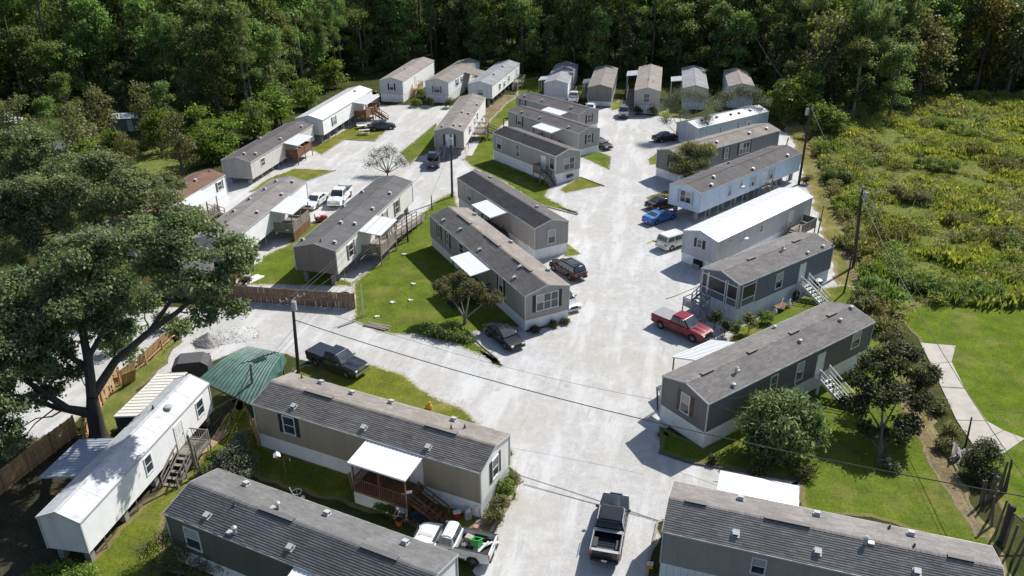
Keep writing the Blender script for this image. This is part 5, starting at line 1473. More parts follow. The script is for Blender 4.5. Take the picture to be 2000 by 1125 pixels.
VAR = {
    'pine': [tree_meshes('pine', 20, 3.0, s, 4600, .55) for s in (1, 2, 3, 4)],
    'broad': [tree_meshes('broad', 17, 4.6, s, 4600, .5) for s in (11, 12, 13, 14)],
    'vine': [tree_meshes('vine', 16, 3.8, s, 4800, .5) for s in (21, 22, 23)],
    'bright': [tree_meshes('bright', 6, 2.4, s, 1800, .42) for s in (31, 32)],
    'yellow': [tree_meshes('yellow', 11, 3.2, s, 2200, .45) for s in (41,)],
    'olive': [tree_meshes('olive', 9, 3.2, s, 2200, .42) for s in (51, 52)],
}
# the edge of the forest, followed from the left of the photo to the right
EDGE = [(-110.00, 117.62), (-95.79, 127.97), (-89.42, 148.96), (-78.00, 156.52), (-64.97, 152.32), (-50.33, 135.65), (-44.12, 143.52), (-41.01, 155.85), (-37.57, 171.17), (-33.28, 181.14), (-30.32, 186.52), (-18.61, 188.53), (-7.34, 186.04), (1.36, 183.11), (7.03, 181.38), (15.21, 177.04), (23.47, 176.36), (33.23, 175.15), (43.74, 172.96), (51.49, 169.43), (54.09, 160.36), (59.08, 151.30), (66.22, 147.39), (74.87, 149.87), (82.11, 161.57), (94.52, 165.80), (114.68, 164.51), (153.05, 160.67)]
FOREST = EDGE + [(500, 500), (-500, 500)]
def in_poly(x, y, poly):
    c = np.zeros(len(x), bool)
    n = len(poly)
    for i in range(n):
        x1, y1 = poly[i]; x2, y2 = poly[(i + 1) % n]
        k = ((y1 > y) != (y2 > y)) & (x < (x2 - x1) * (y - y1) / (y2 - y1 + 1e-12) + x1)
        c ^= k
    return c
def edge_dist(p):
    best = 1e9; side = 1
    for a, b in zip(EDGE, EDGE[1:]):
        ax, ay = a; dx, dy = b[0] - ax, b[1] - ay
        t = max(0, min(1, ((p[0] - ax) * dx + (p[1] - ay) * dy) / (dx * dx + dy * dy)))
        ex, ey = p[0] - ax - dx * t, p[1] - ay - dy * t
        d = math.hypot(ex, ey)
        if d < best:
            best = d
            side = 1 if dx * ey - dy * ex > 0 else -1
    return best * side
gF = np.random.default_rng(99)
homes_xy = []
for k, d in HOMES.items():
    for s in np.linspace(-2, d['p'][3] + 2, 8):
        q = to_world(d, s, 0)
        homes_xy.append((q.x, q.y))
homes_xy = np.array(homes_xy)
LB = {'pine': ('pine_tree', 'tall green pine in the forest behind the homes', 'tree', 'forest pines'),
      'broad': ('forest_tree', 'tall dark broadleaf tree in the forest behind the homes', 'tree', 'forest broadleaf trees'),
      'vine': ('vine_covered_tree', 'dark forest tree draped in climbing vines', 'tree', 'vine covered forest trees')}
placed = []
cnt = {'pine': 0, 'broad': 0, 'vine': 0}
tries = 0
while tries < 60000 and len(placed) < 440:
    tries += 1
    x, y = gF.uniform(-215, 215), gF.uniform(85, 262)
    if abs(x) > y * .74 + 22:
        continue
    if not in_poly(np.array([x]), np.array([y]), FOREST)[0]:
        continue
    e = abs(edge_dist((x, y)))
    if e < 1.2 or e > 60:
        continue
    if np.min(np.hypot(homes_xy[:, 0] - x, homes_xy[:, 1] - y)) < 4.2:
        continue
    sp = 4.2 if e < 14 else (4.7 if e < 35 else 8.0)
    if any((x - a) ** 2 + (y - b) ** 2 < sp * sp for a, b in placed):
        continue
    placed.append((x, y))
    if x < 12:
        pr = (.50, .36, .14)
    else:
        pr = (.20, .38, .42)
    kind = ('pine', 'broad', 'vine')[gF.choice(3, p=pr)]
    if cnt[kind] >= 290:
        kind = min(cnt, key=cnt.get)
    cnt[kind] += 1
    vs = VAR[kind]
    nm, lb, ct, gp = LB[kind]
    hsc = gF.uniform(.82, 1.2) * (.72 if e < 5 else 1.0) * (1.0 if x > -40 else 1.0)
    plant_tree(nm, lb, ct, (x, y), vs[gF.integers(len(vs))], hsc * 1.08, gF.uniform(0, 6.28), gp, gF.uniform(.95, 1.2))
FOREST_N = dict(cnt)
# single trees that stand out of the forest edge
def one(kind, i, name, label, xy, s, sz=1.0, rz=0.0, group=None):
    return plant_tree(name, label, 'tree' if 'shrub' not in name and 'bush' not in name else 'shrub', xy, VAR[kind][i % len(VAR[kind])], s, rz, group, sz)
one('yellow', 0, 'yellowing_tree', 'yellowing tree at the forest edge behind the left homes', (-54.22, 152.14), 1.0)
one('olive', 0, 'young_tree', 'open young tree with a forked trunk in the dry clearing', (-48.68, 114.85), .85, 1.15)
one('olive', 1, 'young_tree', 'pale olive shrubby tree in the clearing left of the forked tree', (-58.59, 118.88), .6, .9)
one('olive', 0, 'young_tree', 'large pale green tree above the left clearing', (-64.35, 116.99), 1.05, 1.0, 2.0)
one('bright', 0, 'young_tree', 'small bright green tree beside the far white shed', (-61.53, 113.39), 1.0, .9, 1.0)
one('yellow', 0, 'yellowing_tree', 'orange tinted tree by the white roofs at the left edge', (-86.63, 136.23), .55, 1.0, 3.0)
one('bright', 0, 'leafy_shrub', 'bright green shrub clump by the forest behind the ribbed roof home', (10.43, 181.31), 1.0, 1.0)
one('bright', 1, 'leafy_shrub', 'brightest green shrub left of the cool grey forest row home', (15.40, 190.10), 1.1, .95, 2.1)
one('bright', 1, 'leafy_shrub', 'yellow green shrub at the far end of ribbed roof home', (4.42, 186.91), .9, .9, 4.1)
one('broad', 1, 'edge_tree', 'dense tree with a dark shaded base at the field corner', (61.84, 144.56), .85, .95, 1.0)
one('olive', 1, 'edge_tree', 'loose olive tree where the field meets the forest', (58.12, 151.32), 1.6, 1.2, .4)
one('broad', 2, 'edge_tree', 'rounded green tree at the field corner beside the dense one', (67.99, 143.74), .8, .95, 2.0)
one('olive', 0, 'edge_tree', 'olive brown tree at the right of the field corner', (79.38, 157.78), 1.6, 1.1, 2.6)
one('yellow', 0, 'yellowing_tree', 'yellow green tree against the dark forest on the right', (95.27, 166.25), 1.4, 1.2, 1.3)
one('olive', 1, 'edge_tree', 'tangled olive tree at the right end of the field', (100.77, 164.77), 1.7, 1.1, 3.3)
one('vine', 1, 'edge_tree', 'vine covered tree between the tan roofed home and the field', (51.04, 150.29), .62, .9, .3)
for i, (xy, k, s, l) in enumerate([((-44.49, 122.81), 'bright', 1.2, 'leafy shrub behind the low end of the tan home on piers'), ((-43.02, 132.44), 'bright', 1.3, 'leafy shrub midway behind the tan home on piers'), ((-41.56, 140.73), 'bright', 1.25, 'leafy shrub beside the lamp pole at the forest edge'), ((-38.88, 153.03), 'bright', 1.1, 'leafy shrub behind the low end of white metal roof'), ((-36.66, 169.26), 'bright', 1.2, 'leafy shrub behind the middle of white metal roof'), ((-46.51, 119.72), 'bright', 1.1, 'leafy shrub right behind the rusty roofed home'), ((-58.27, 127.97), 'olive', .7, 'olive shrub at the back of the dry clearing'), ((-50.11, 127.28), 'bright', 1.35, 'tall leafy shrub above the rusty roofed home')]):
    one(k, i, 'leafy_shrub', l, xy, s, .85, i * 1.3)
for i, (xy, k, s, sz, l) in enumerate([((-77.06, 124.91), 'olive', 1.0, 1.0, 'olive tree just below the white roofs at the left edge'), ((-73.49, 127.07), 'broad', .5, 1.0, 'rounded dark green tree near the left white roofs'), ((-75.53, 136.05), 'broad', .55, 1.1, 'taller dark green tree behind the grey roofed shed'), ((-67.03, 129.84), 'olive', .95, 1.1, 'pale tree left of the far white roofed shed'), ((-61.92, 122.01), 'bright', .8, 1.0, 'light green bush below the far white roofed shed'), ((-62.70, 135.85), 'olive', .8, 1.2, 'grey olive tree right of the far white roofed shed'), ((-55.47, 124.59), 'bright', 1.0, 1.2, 'light green tree left of the forked young tree'), ((-58.92, 111.75), 'bright', .7, .9, 'low green bush at the lower end of the clearing'), ((-54.85, 112.15), 'broad', .25, .8, 'dark low bush at the edge of the dry clearing'), ((-45.17, 119.70), 'bright', .95, .9, 'green bush tight against the tan home gable'), ((-57.34, 133.27), 'broad', .5, 1.1, 'leafy dark tree at the back of the clearing'), ((-69.55, 115.85), 'broad', .5, .9, 'dark bushy tree over the grey roofed shed'), ((-81.18, 124.97), 'broad', .6, 1.0, 'dark tree at the left edge under the white roofs'), ((-71.19, 148.65), 'vine', .6, 1.0, 'vine covered tree behind the far white roofed shed')]):
    one(k, i, 'young_tree', l, xy, s, sz, i * .9 + .4)
for i, (xy, k, s, sz, l) in enumerate([((48.50, 141.28), 'bright', 1.15, 1.1, 'bright shrub just behind the dark grey home'), ((52.11, 144.01), 'bright', 1.3, 1.1, 'taller bright shrub behind the tall power pole'), ((52.20, 134.03), 'bright', 1.0, .9, 'yellow green shrub right of the tall power pole'), ((54.31, 156.17), 'olive', 1.1, 1.0, 'olive tree over the far end of the light metal roof'), ((54.13, 132.14), 'bright', .9, .8, 'low bright shrub spilling into the field'), ((48.52, 146.59), 'bright', .9, 1.0, 'bright shrub at the far end of the light metal roof')]):
    one(k, i, 'leafy_shrub', l, xy, s, sz, i * 1.1 + .2)
# dark understorey along the forest edge: nobody could count it
g = np.random.default_rng(5)
PP = []
for a, b in zip(EDGE, EDGE[1:]):
    n = int(math.hypot(b[0] - a[0], b[1] - a[1]) * 1.1)
    for _ in range(n):
        t = g.random()
        x, y = a[0] + (b[0] - a[0]) * t, a[1] + (b[1] - a[1]) * t
        off = g.uniform(0, 9)
        dx, dy = b[0] - a[0], b[1] - a[1]; dl = math.hypot(dx, dy)
        x -= dy / dl * off; y += dx / dl * off
        if np.min(np.hypot(homes_xy[:, 0] - x, homes_xy[:, 1] - y)) < 3.2:
            continue
        PP.append((x, y, g.uniform(.2, .6), g.uniform(.8, 1.9), g.uniform(.8, 1.8)))
P, u = blob_points(PP, 90000, g, .4, 6, .3)
V, F = leaf_quads(P, .34, .5, .3, g, u)
o = link('undergrowth', npmesh('undergrowth', V, F, LEAF['vine']))
tag(o, 'dark tangled undergrowth along the forest edge', kind='stuff')

# ---- the great oak on the left
def custom_tree(name, label, base, trunk_pts, trunk_r, limbs, blobs, n, size, m, bark=BARK, cat='tree', seed=3, tuft=6, spread=.3, fill=.35, aspect=.55, split=0, twigs=4):
    """trunk and limbs drawn through given points (relative to the base), leaves in given clumps"""
    g = np.random.default_rng(seed)
    t = thing(name, label, cat, (*base, 0))
    off = np.array([base[0], base[1], 0.0])
    trunk_pts = [np.array(p, float) - off for p in trunk_pts]
    limbs = [([np.array(p, float) - off for p in pts], a, c) for pts, a, c in limbs]
    blobs = [(*(np.array(p, float) - off), r, q) for p, r, q in blobs]
    b = MB()
    b.tube(trunk_pts, trunk_r, 12)
    for pts, r0, r1 in limbs:
        k = len(pts)
        b.tube([np.array(p, float) + g.normal(size=3) * (.06 if 0 < i < k - 1 else 0) for i, p in enumerate(pts)], [r0 + (r1 - r0) * i / (k - 1) for i in range(k)], 8)
    src = [np.array(p, float) for pts, _, _ in limbs for p in pts[1:]] + [np.array(trunk_pts[-1], float)]
    for bl in blobs:
        c = np.array(bl[:3])
        j = int(np.argmin([np.linalg.norm(c - s) + max(0, s[2] - c[2]) for s in src]))
        pts = limb(b, src[j], c, .05 + bl[3] * .02, .02, g, 5)
        for _ in range(twigs):
            q = c + unit(g.normal(size=3)) * bl[3] * .8
            limb(b, pts[-2], q, .03, .01, g, 4, seg=3)
    b.build('trunk', bark, t, smooth=True)
    if split:
        nb = []
        for x, y, z, r, q in blobs:
            for _ in range(split):
                d = unit(g.normal(size=3)); d[2] = abs(d[2]) * .8 if g.random() < .7 else d[2] * .6
                nb.append((x + d[0] * r * .85, y + d[1] * r * .85, z + d[2] * r * .7, r * g.uniform(.24, .45), .75))
        blobs = nb
    if n:
        link('crown', crown_mesh('crown', blobs, n, size, m, g, fill, tuft, spread, aspect), t)
    return t

custom_tree('oak_tree', 'great spreading oak with dark limbs filling the left side of the photo', (-31.87, 50.57),
    [(-32.00, 50.71, -0.3), (-31.98, 50.80, 0.8), (-31.84, 50.70, 2.4), (-31.56, 50.62, 3.9)], [.82, .60, .55, .40],
    [([(-31.56, 50.62, 3.9), (-31.93, 52.04, 6.4), (-32.46, 53.20, 8.4), (-32.49, 55.31, 10.8), (-32.32, 56.95, 12.2)], .42, .10),
     ([(-31.56, 50.62, 3.9), (-30.47, 52.95, 5.6), (-26.56, 51.32, 9), (-23.79, 50.52, 11.2), (-21.62, 50.40, 13), (-19.79, 50.77, 14)], .36, .07),
     ([(-31.84, 50.70, 2.4), (-33.09, 49.67, 3.6), (-34.47, 49.72, 4.8), (-36.07, 49.94, 6.4), (-38.13, 50.47, 7.4)], .36, .10),
     ([(-31.83, 50.58, 2.2), (-34.37, 50.46, 3.1), (-36.08, 50.45, 3.9), (-38.11, 50.31, 4.6)], .26, .09),
     ([(-32.05, 51.87, 5.6), (-32.89, 51.72, 6.6), (-33.97, 52.40, 8.2), (-34.97, 53.44, 9.6)], .28, .08),
     ([(-26.56, 51.32, 9), (-24.51, 51.17, 11.6), (-23.60, 51.23, 13.6), (-23.30, 51.63, 15)], .18, .06),
     ([(-31.93, 52.04, 6.4), (-30.63, 54.06, 8.8), (-29.56, 55.68, 10.6)], .22, .07)],
    [((-36.37, 52.17, 9), 2.5, .75), ((-35.18, 54.94, 11), 2.7, .75), ((-32.32, 55.67, 13), 3.0, .7), ((-29.82, 57.07, 13), 3.0, .7), ((-25.04, 52.97, 15.2), 2.6, .7), ((-22.17, 52.26, 15.5), 2.2, .7), ((-20.06, 51.59, 15), 1.8, .7),
     ((-18.70, 51.17, 14.2), 1.3, .8), ((-20.18, 49.58, 13.6), 1.3, .7), ((-19.01, 49.06, 11.8), .9, .9), ((-22.05, 49.60, 13.6), 1.4, .7), ((-24.90, 50.42, 13.6), 1.8, .7), ((-30.31, 54.03, 11), 2.2, .7), ((-32.58, 52.54, 10.5), 2.2, .7),
     ((-36.10, 49.47, 8), 2.2, .7), ((-34.84, 49.44, 6.5), 1.7, .7), ((-35.71, 46.59, 5.6), 1.6, .6), ((-37.66, 54.23, 10.5), 2.2, .7), ((-30.75, 54.42, 5.4), 1.4, .8), ((-30.92, 53.54, 8.2), 1.5, .7), ((-34.89, 50.60, 8.6), 1.8, .7), ((-21.34, 48.86, 11.6), .9, .8), ((-33.67, 51.81, 7), 1.3, .7), ((-23.77, 53.41, 16), 2.1, .7), ((-38.97, 51.43, 9), 2.6, .7), ((-38.12, 48.36, 7), 2.4, .7), ((-24.78, 52.07, 9), .9, .7), ((-28.89, 53.88, 8), 1.2, .7), ((-39.11, 54.68, 7.6), 1.9, .7), ((-36.72, 54.66, 7.6), 1.8, .7), ((-37.36, 50.85, 5.6), 1.5, .7), ((-34.91, 51.45, 5.2), 1.2, .7), ((-33.77, 53.79, 7.4), 1.5, .7), ((-31.55, 54.15, 9.2), 1.7, .7), ((-34.74, 52.39, 6.2), 1.3, .7), ((-37.63, 48.00, 5.5), 1.8, .7), ((-35.35, 49.22, 4.2), .9, .7), ((-29.58, 53.76, 9.4), 1.4, .7), ((-27.33, 53.11, 10.6), 1.4, .7), ((-35.34, 45.53, 4.2), 1.2, .7), ((-33.13, 52.15, 5.2), .8, .7), ((-30.61, 53.76, 7.4), 1.0, .7), ((-37.70, 48.20, 3.8), 1.5, .7), ((-37.28, 52.41, 6.2), 1.5, .7), ((-35.00, 50.88, 4.2), 1.0, .7), ((-33.78, 51.85, 4.8), .9, .7), ((-35.15, 46.06, 3), 1.0, .7), ((-36.32, 53.42, 7.4), 1.4, .7), ((-38.74, 51.77, 6.6), 1.7, .7)],
    112000, .27, LEAF['oak'], mat('oak_bark', (0.055, 0.047, 0.04), 0.95, 0.4, 2.5, bmp=0.8, bscale=7, stretch=(1, 1, .3)), seed=4, spread=.2, fill=.35, split=10)
custom_tree('oak_tree', 'second oak behind the great one with its crown over the far left homes', (-47.26, 78.96),
    [(-47.45, 79.19, -0.3), (-46.44, 78.38, 1.8), (-45.14, 77.46, 4)], [.5, .42, .34],
    [([(-45.14, 77.46, 4), (-46.33, 77.03, 6.5), (-47.72, 77.69, 8.5)], .25, .07), ([(-45.14, 77.46, 4), (-42.80, 77.32, 7.5), (-42.35, 77.93, 9.5)], .25, .07), ([(-45.14, 77.46, 4), (-41.42, 77.70, 6.2), (-38.08, 78.35, 8.2)], .22, .06)],
    [((-49.45, 76.55, 9.5), 3.0, .75), ((-45.49, 76.11, 11), 3.2, .75), ((-41.50, 76.25, 12), 3.3, .75), ((-37.76, 75.27, 11), 3.0, .75), ((-35.79, 76.97, 9), 2.4, .75), ((-34.10, 75.83, 7.5), 1.7, .8), ((-47.11, 74.75, 8), 2.6, .75), ((-42.06, 72.98, 9.5), 2.7, .75), ((-38.97, 74.02, 8.8), 2.6, .75), ((-36.68, 75.18, 7.5), 2.0, .75), ((-48.56, 72.07, 7.5), 2.6, .75), ((-46.82, 71.76, 6), 2.0, .7), ((-37.85, 83.42, 8.5), 2.0, .8), ((-51.03, 73.67, 9), 3.0, .75)],
    76000, .28, LEAF['oak'], MATS['oak_bark'], seed=5, spread=.22, fill=.35, split=10)
custom_tree('dark_tree', 'dense dark tree at the left edge above the two oaks', (-64.41, 98.08),
    [(-64.92, 98.85, -0.3), (-63.28, 97.55, 3), (-61.45, 95.73, 6)], [.4, .32, .25], [([(-61.45, 95.73, 6), (-58.14, 93.46, 9)], .2, .06)],
    [((-61.32, 91.54, 9), 3.2, .8), ((-56.87, 91.00, 11), 3.2, .8), ((-53.91, 90.84, 9.5), 2.8, .8), ((-55.84, 89.77, 8), 2.6, .8), ((-53.11, 91.21, 7.5), 2.0, .8), ((-58.82, 88.22, 7), 2.6, .8), ((-60.19, 86.53, 7), 2.5, .8)],
    36000, .3, LEAF['oak'], seed=6, split=6)
custom_tree('crape_myrtle', 'small spreading tree with a bushy top beside the black sedan', (-4.59, 68.54),
    [(-4.60, 68.70, -0.2), (-4.56, 68.40, 0.7)], [.2, .17],
    [([(-4.56, 68.40, 0.7), (-5.43, 68.96, 2.2), (-6.18, 69.57, 3)], .11, .03), ([(-4.56, 68.40, 0.7), (-4.20, 69.10, 2.4), (-4.06, 69.83, 3.3)], .11, .03), ([(-4.56, 68.40, 0.7), (-3.05, 68.47, 2), (-2.21, 68.69, 2.6)], .1, .03), ([(-4.56, 68.40, 0.7), (-4.95, 69.29, 2.3)], .09, .03)],
    [((-6.34, 69.85, 3.3), 1.05, .7), ((-4.94, 69.94, 3.8), 1.1, .7), ((-3.44, 69.45, 3.6), 1.15, .7), ((-2.20, 68.59, 3.2), 1.0, .7), ((-1.56, 67.96, 2.7), .7, .7), ((-5.67, 69.07, 2.7), .8, .7), ((-4.15, 68.61, 3.2), .9, .7), ((-2.92, 67.96, 2.6), .8, .7), ((-6.84, 69.49, 2.6), .6, .7)],
    11000, .18, LEAF['olive'], BARK_P, seed=7, spread=.16, fill=.5, aspect=.4, split=5)
custom_tree('leafy_shrub', 'low sprawling shrub at the foot of the crape myrtle by gravel', (-6.25, 66.66),
    [(-6.24, 66.55, -0.1), (-6.22, 66.53, 0.3)], [.06, .04], [], [((-7.55, 66.75, 0.35), .8, .6), ((-6.19, 66.18, 0.5), .95, .6), ((-4.91, 65.67, 0.4), .8, .6), ((-5.61, 66.96, 0.5), .7, .6), ((-8.45, 67.43, 0.25), .5, .5), ((-4.08, 65.17, 0.3), .5, .6)],
    5200, .17, LEAF['broad'], seed=8, cat='shrub', spread=.18)
custom_tree('rounded_bush', 'rounded grey green bush in front of the dark grey home', (25.51, 106.30),
    [(25.50, 106.16, -0.1), (25.31, 105.86, 1.2)], [.12, .1], [([(25.31, 105.86, 1.2), (24.52, 109.00, 2.6)], .07, .03), ([(25.31, 105.86, 1.2), (26.91, 109.50, 2.8)], .07, .03)],
    [((23.61, 109.85, 3.3), 1.2, .9), ((25.52, 111.10, 4.1), 1.5, .85), ((27.50, 110.75, 3.9), 1.25, .9), ((24.60, 108.62, 2.5), 1.3, .9), ((26.67, 108.97, 2.6), 1.2, .9), ((28.68, 112.87, 4), .7, .9), ((25.11, 107.14, 1.5), 1.0, .9), ((23.07, 107.96, 2.2), .9, .9)],
    17000, .24, LEAF['olive'], BARK_P, seed=9, cat='shrub', spread=.22, fill=.4, aspect=.4)
for i, (bs, tp, lb) in enumerate([(((28.78, 130.47, -0.1), (28.79, 130.80, 0.5)), [(25.94, 132.65, 5), (27.32, 132.93, 6.2), (29.42, 133.83, 6.4), (31.39, 133.68, 6), (33.27, 132.52, 5), (25.17, 129.79, 3.2), (31.80, 129.76, 3.6), (28.19, 130.76, 4.2)], 'twiggy multi stemmed tree with thin leaves beside the black car'), (((41.55, 142.46, -0.1), (41.61, 143.00, 0.5)), [(37.34, 139.40, 4.6), (39.78, 140.57, 5.2), (41.87, 139.92, 4.9), (43.39, 138.53, 3.9), (35.81, 138.08, 3.6)], 'twiggy tree with thin leaves behind the light metal roof')]):
    custom_tree('twiggy_tree', lb, bs[0][:2], list(bs), [.14, .12], [([bs[1], tuple(np.array(bs[1]) * .45 + np.array(q) * .55 + np.array([0, 0, -.3])), q], .08, .02) for q in tp],
        [((q[0], q[1], q[2] + .4), 1.6 if q[2] > 4.5 else 1.1, .75) for q in tp], 8000, .2, LEAF['grey'], BARK_P, seed=10 + i, spread=.35, fill=.8, aspect=.4, twigs=24)
bt = [(-20.30, 114.41, 2.6), (-19.46, 115.03, 3.1), (-18.31, 115.05, 3.4), (-17.20, 115.00, 3.1), (-16.19, 113.75, 2.4), (-19.67, 113.26, 1.8), (-16.69, 113.22, 1.8), (-15.52, 112.89, 1.9), (-17.80, 113.73, 2.8), (-20.74, 113.72, 1.5), (-18.88, 113.79, 2.4)]
custom_tree('bare_bush', 'nearly leafless bush on the gravel behind the charcoal roofed home', (-18.16, 113.26),
    [(-18.15, 113.09, -0.1), (-18.13, 113.23, 0.4)], [.12, .1], [([(-18.13, 113.23, 0.4), tuple(np.array((-18.13, 113.23, 0.4)) * .5 + np.array(q) * .5), q], .07, .02) for q in bt],
    [(q, .8, .8) for q in bt], 2600, .16, LEAF['grey'], TWIG, seed=14, cat='shrub', spread=.3, fill=.7, twigs=14)
custom_tree('glossy_bush', 'big rounded bush with long glossy leaves beside the slate home', (19.56, 47.15),
    [(19.59, 47.16, -0.2), (19.43, 47.04, 0.7)], [.2, .16], [([(19.43, 47.04, 0.7), (18.28, 47.72, 1.8)], .1, .03), ([(19.43, 47.04, 0.7), (20.51, 47.70, 1.8)], .1, .03), ([(19.43, 47.04, 0.7), (19.33, 47.87, 2.6)], .1, .03)],
    [((17.88, 49.18, 2.1), .95, .9), ((19.10, 49.86, 3), 1.15, .9), ((20.67, 50.04, 3.1), 1.15, .9), ((21.89, 49.43, 2.6), 1.05, .9), ((22.21, 48.30, 1.8), .85, .9), ((18.06, 48.07, 1.3), .85, .9), ((19.64, 48.10, 2.2), 1.3, .9), ((20.92, 47.62, 1.4), .95, .9), ((19.05, 47.38, 0.9), .8, .9)],
    6800, .5, LEAF['gloss'], seed=15, cat='shrub', spread=.3, aspect=.24, tuft=5, fill=.45)
custom_tree('dark_leaved_tree', 'dark leaved tree on the lawn between the slate home and path', (26.91, 47.10),
    [(26.95, 47.11, -0.2), (26.94, 47.49, 1), (27.13, 48.35, 2.2)], [.2, .17, .13], [([(27.13, 48.35, 2.2), (26.30, 49.90, 3.4)], .1, .03), ([(27.13, 48.35, 2.2), (28.90, 50.25, 3.6)], .1, .03), ([(27.03, 48.00, 2), (27.82, 50.73, 4.2)], .11, .03), ([(26.94, 47.49, 1), (25.80, 48.99, 2.2)], .07, .03), ([(26.94, 47.49, 1), (29.02, 48.97, 2.2)], .07, .03)],
    [((26.25, 51.64, 3.6), 1.2, .9), ((28.05, 53.01, 4.8), 1.35, .9), ((30.12, 53.80, 5), 1.35, .9), ((31.46, 52.83, 4.2), 1.15, .9), ((26.26, 50.38, 2.6), 1.05, .9), ((30.39, 50.82, 3.2), 1.15, .9), ((28.06, 50.64, 3.8), 1.3, .9), ((29.37, 49.24, 2), .95, .9), ((25.67, 50.91, 2.7), .8, .9), ((28.20, 48.53, 1.6), .8, .9), ((26.60, 48.90, 1.8), .7, .9), ((30.47, 56.62, 5.2), .8, .9)],
    26000, .24, LEAF['dark'], seed=16, spread=.2, aspect=.5, split=9)
custom_tree('dry_shrub', 'dry straggly shrub in the bottom left corner before the olive home', (-20.68, 36.74),
    [(-20.65, 36.63, -0.1), (-20.59, 36.66, 0.3)], [.09, .07], [([(-20.59, 36.66, 0.3), q], .04, .012) for q in ((-22.72, 37.93, 1.6), (-21.46, 38.16, 2), (-20.16, 38.04, 1.9), (-18.74, 37.47, 1.6), (-17.71, 37.02, 1.2))],
    [((-22.87, 37.69, 1.2), .75, .8), ((-21.69, 38.14, 1.6), .85, .8), ((-20.16, 37.91, 1.6), .85, .8), ((-18.75, 37.35, 1.3), .75, .8), ((-17.66, 36.68, 0.9), .6, .8), ((-20.75, 37.02, 1), .9, .8), ((-22.10, 36.70, 0.7), .8, .8), ((-19.17, 36.36, 0.6), .8, .8)],
    6500, .14, LEAF['olive'], TWIG, seed=17, cat='shrub', spread=.22, fill=.8, aspect=.35)
custom_tree('leafy_shrub', 'green shrub at the near end of the narrow white home', (-27.88, 36.58),
    [(-27.85, 36.47, -0.1), (-27.78, 36.47, 0.2)], [.05, .04], [], [((-28.96, 36.38, 0.3), .7, .7), ((-27.76, 36.59, 0.5), .75, .7), ((-26.34, 36.52, 0.4), .7, .7), ((-26.84, 35.88, 0.3), .7, .7), ((-29.23, 35.70, 0.3), .7, .7)], 5200, .15, LEAF['bright'], seed=18, cat='shrub', spread=.15)
custom_tree('grey_shrub', 'grey green shrub in the shaded yard left of the taupe home', (-20.39, 47.01),
    [(-20.39, 46.96, -0.1), (-20.35, 47.10, 0.4)], [.08, .06], [], [((-20.99, 47.19, 0.8), .7, .9), ((-20.16, 47.69, 1.1), .75, .9), ((-19.40, 46.89, 0.8), .7, .9), ((-20.23, 46.40, 0.5), .75, .8), ((-19.19, 45.95, 0.4), .6, .8), ((-21.59, 46.53, 0.4), .5, .7), ((-20.21, 48.70, 1.5), .5, .9)], 5600, .15, LEAF['grey'], seed=19, cat='shrub', spread=.15)
def small_plant(label, name, xy, r, h, n, size, lf, seed, cat='plant', group=None):
    g = np.random.default_rng(seed)
    t = thing(name, label, cat, (*xy, 0), 0, group)
    b = MB()
    for i in range(6):
        limb(b, (0, 0, 0), (g.uniform(-.5, .5) * r, g.uniform(-.5, .5) * r, h * g.uniform(.6, .9)), .02, .008, g, 4, seg=2)
    b.build('stems', TWIG, t)
    bl = [(g.uniform(-.5, .5) * r, g.uniform(-.5, .5) * r, h * g.uniform(.35, .85), r * .55, .9) for _ in range(6)]
    link('foliage', crown_mesh('foliage', bl, n, size, LEAF[lf], g, .4, 5, .08), t)
    return t
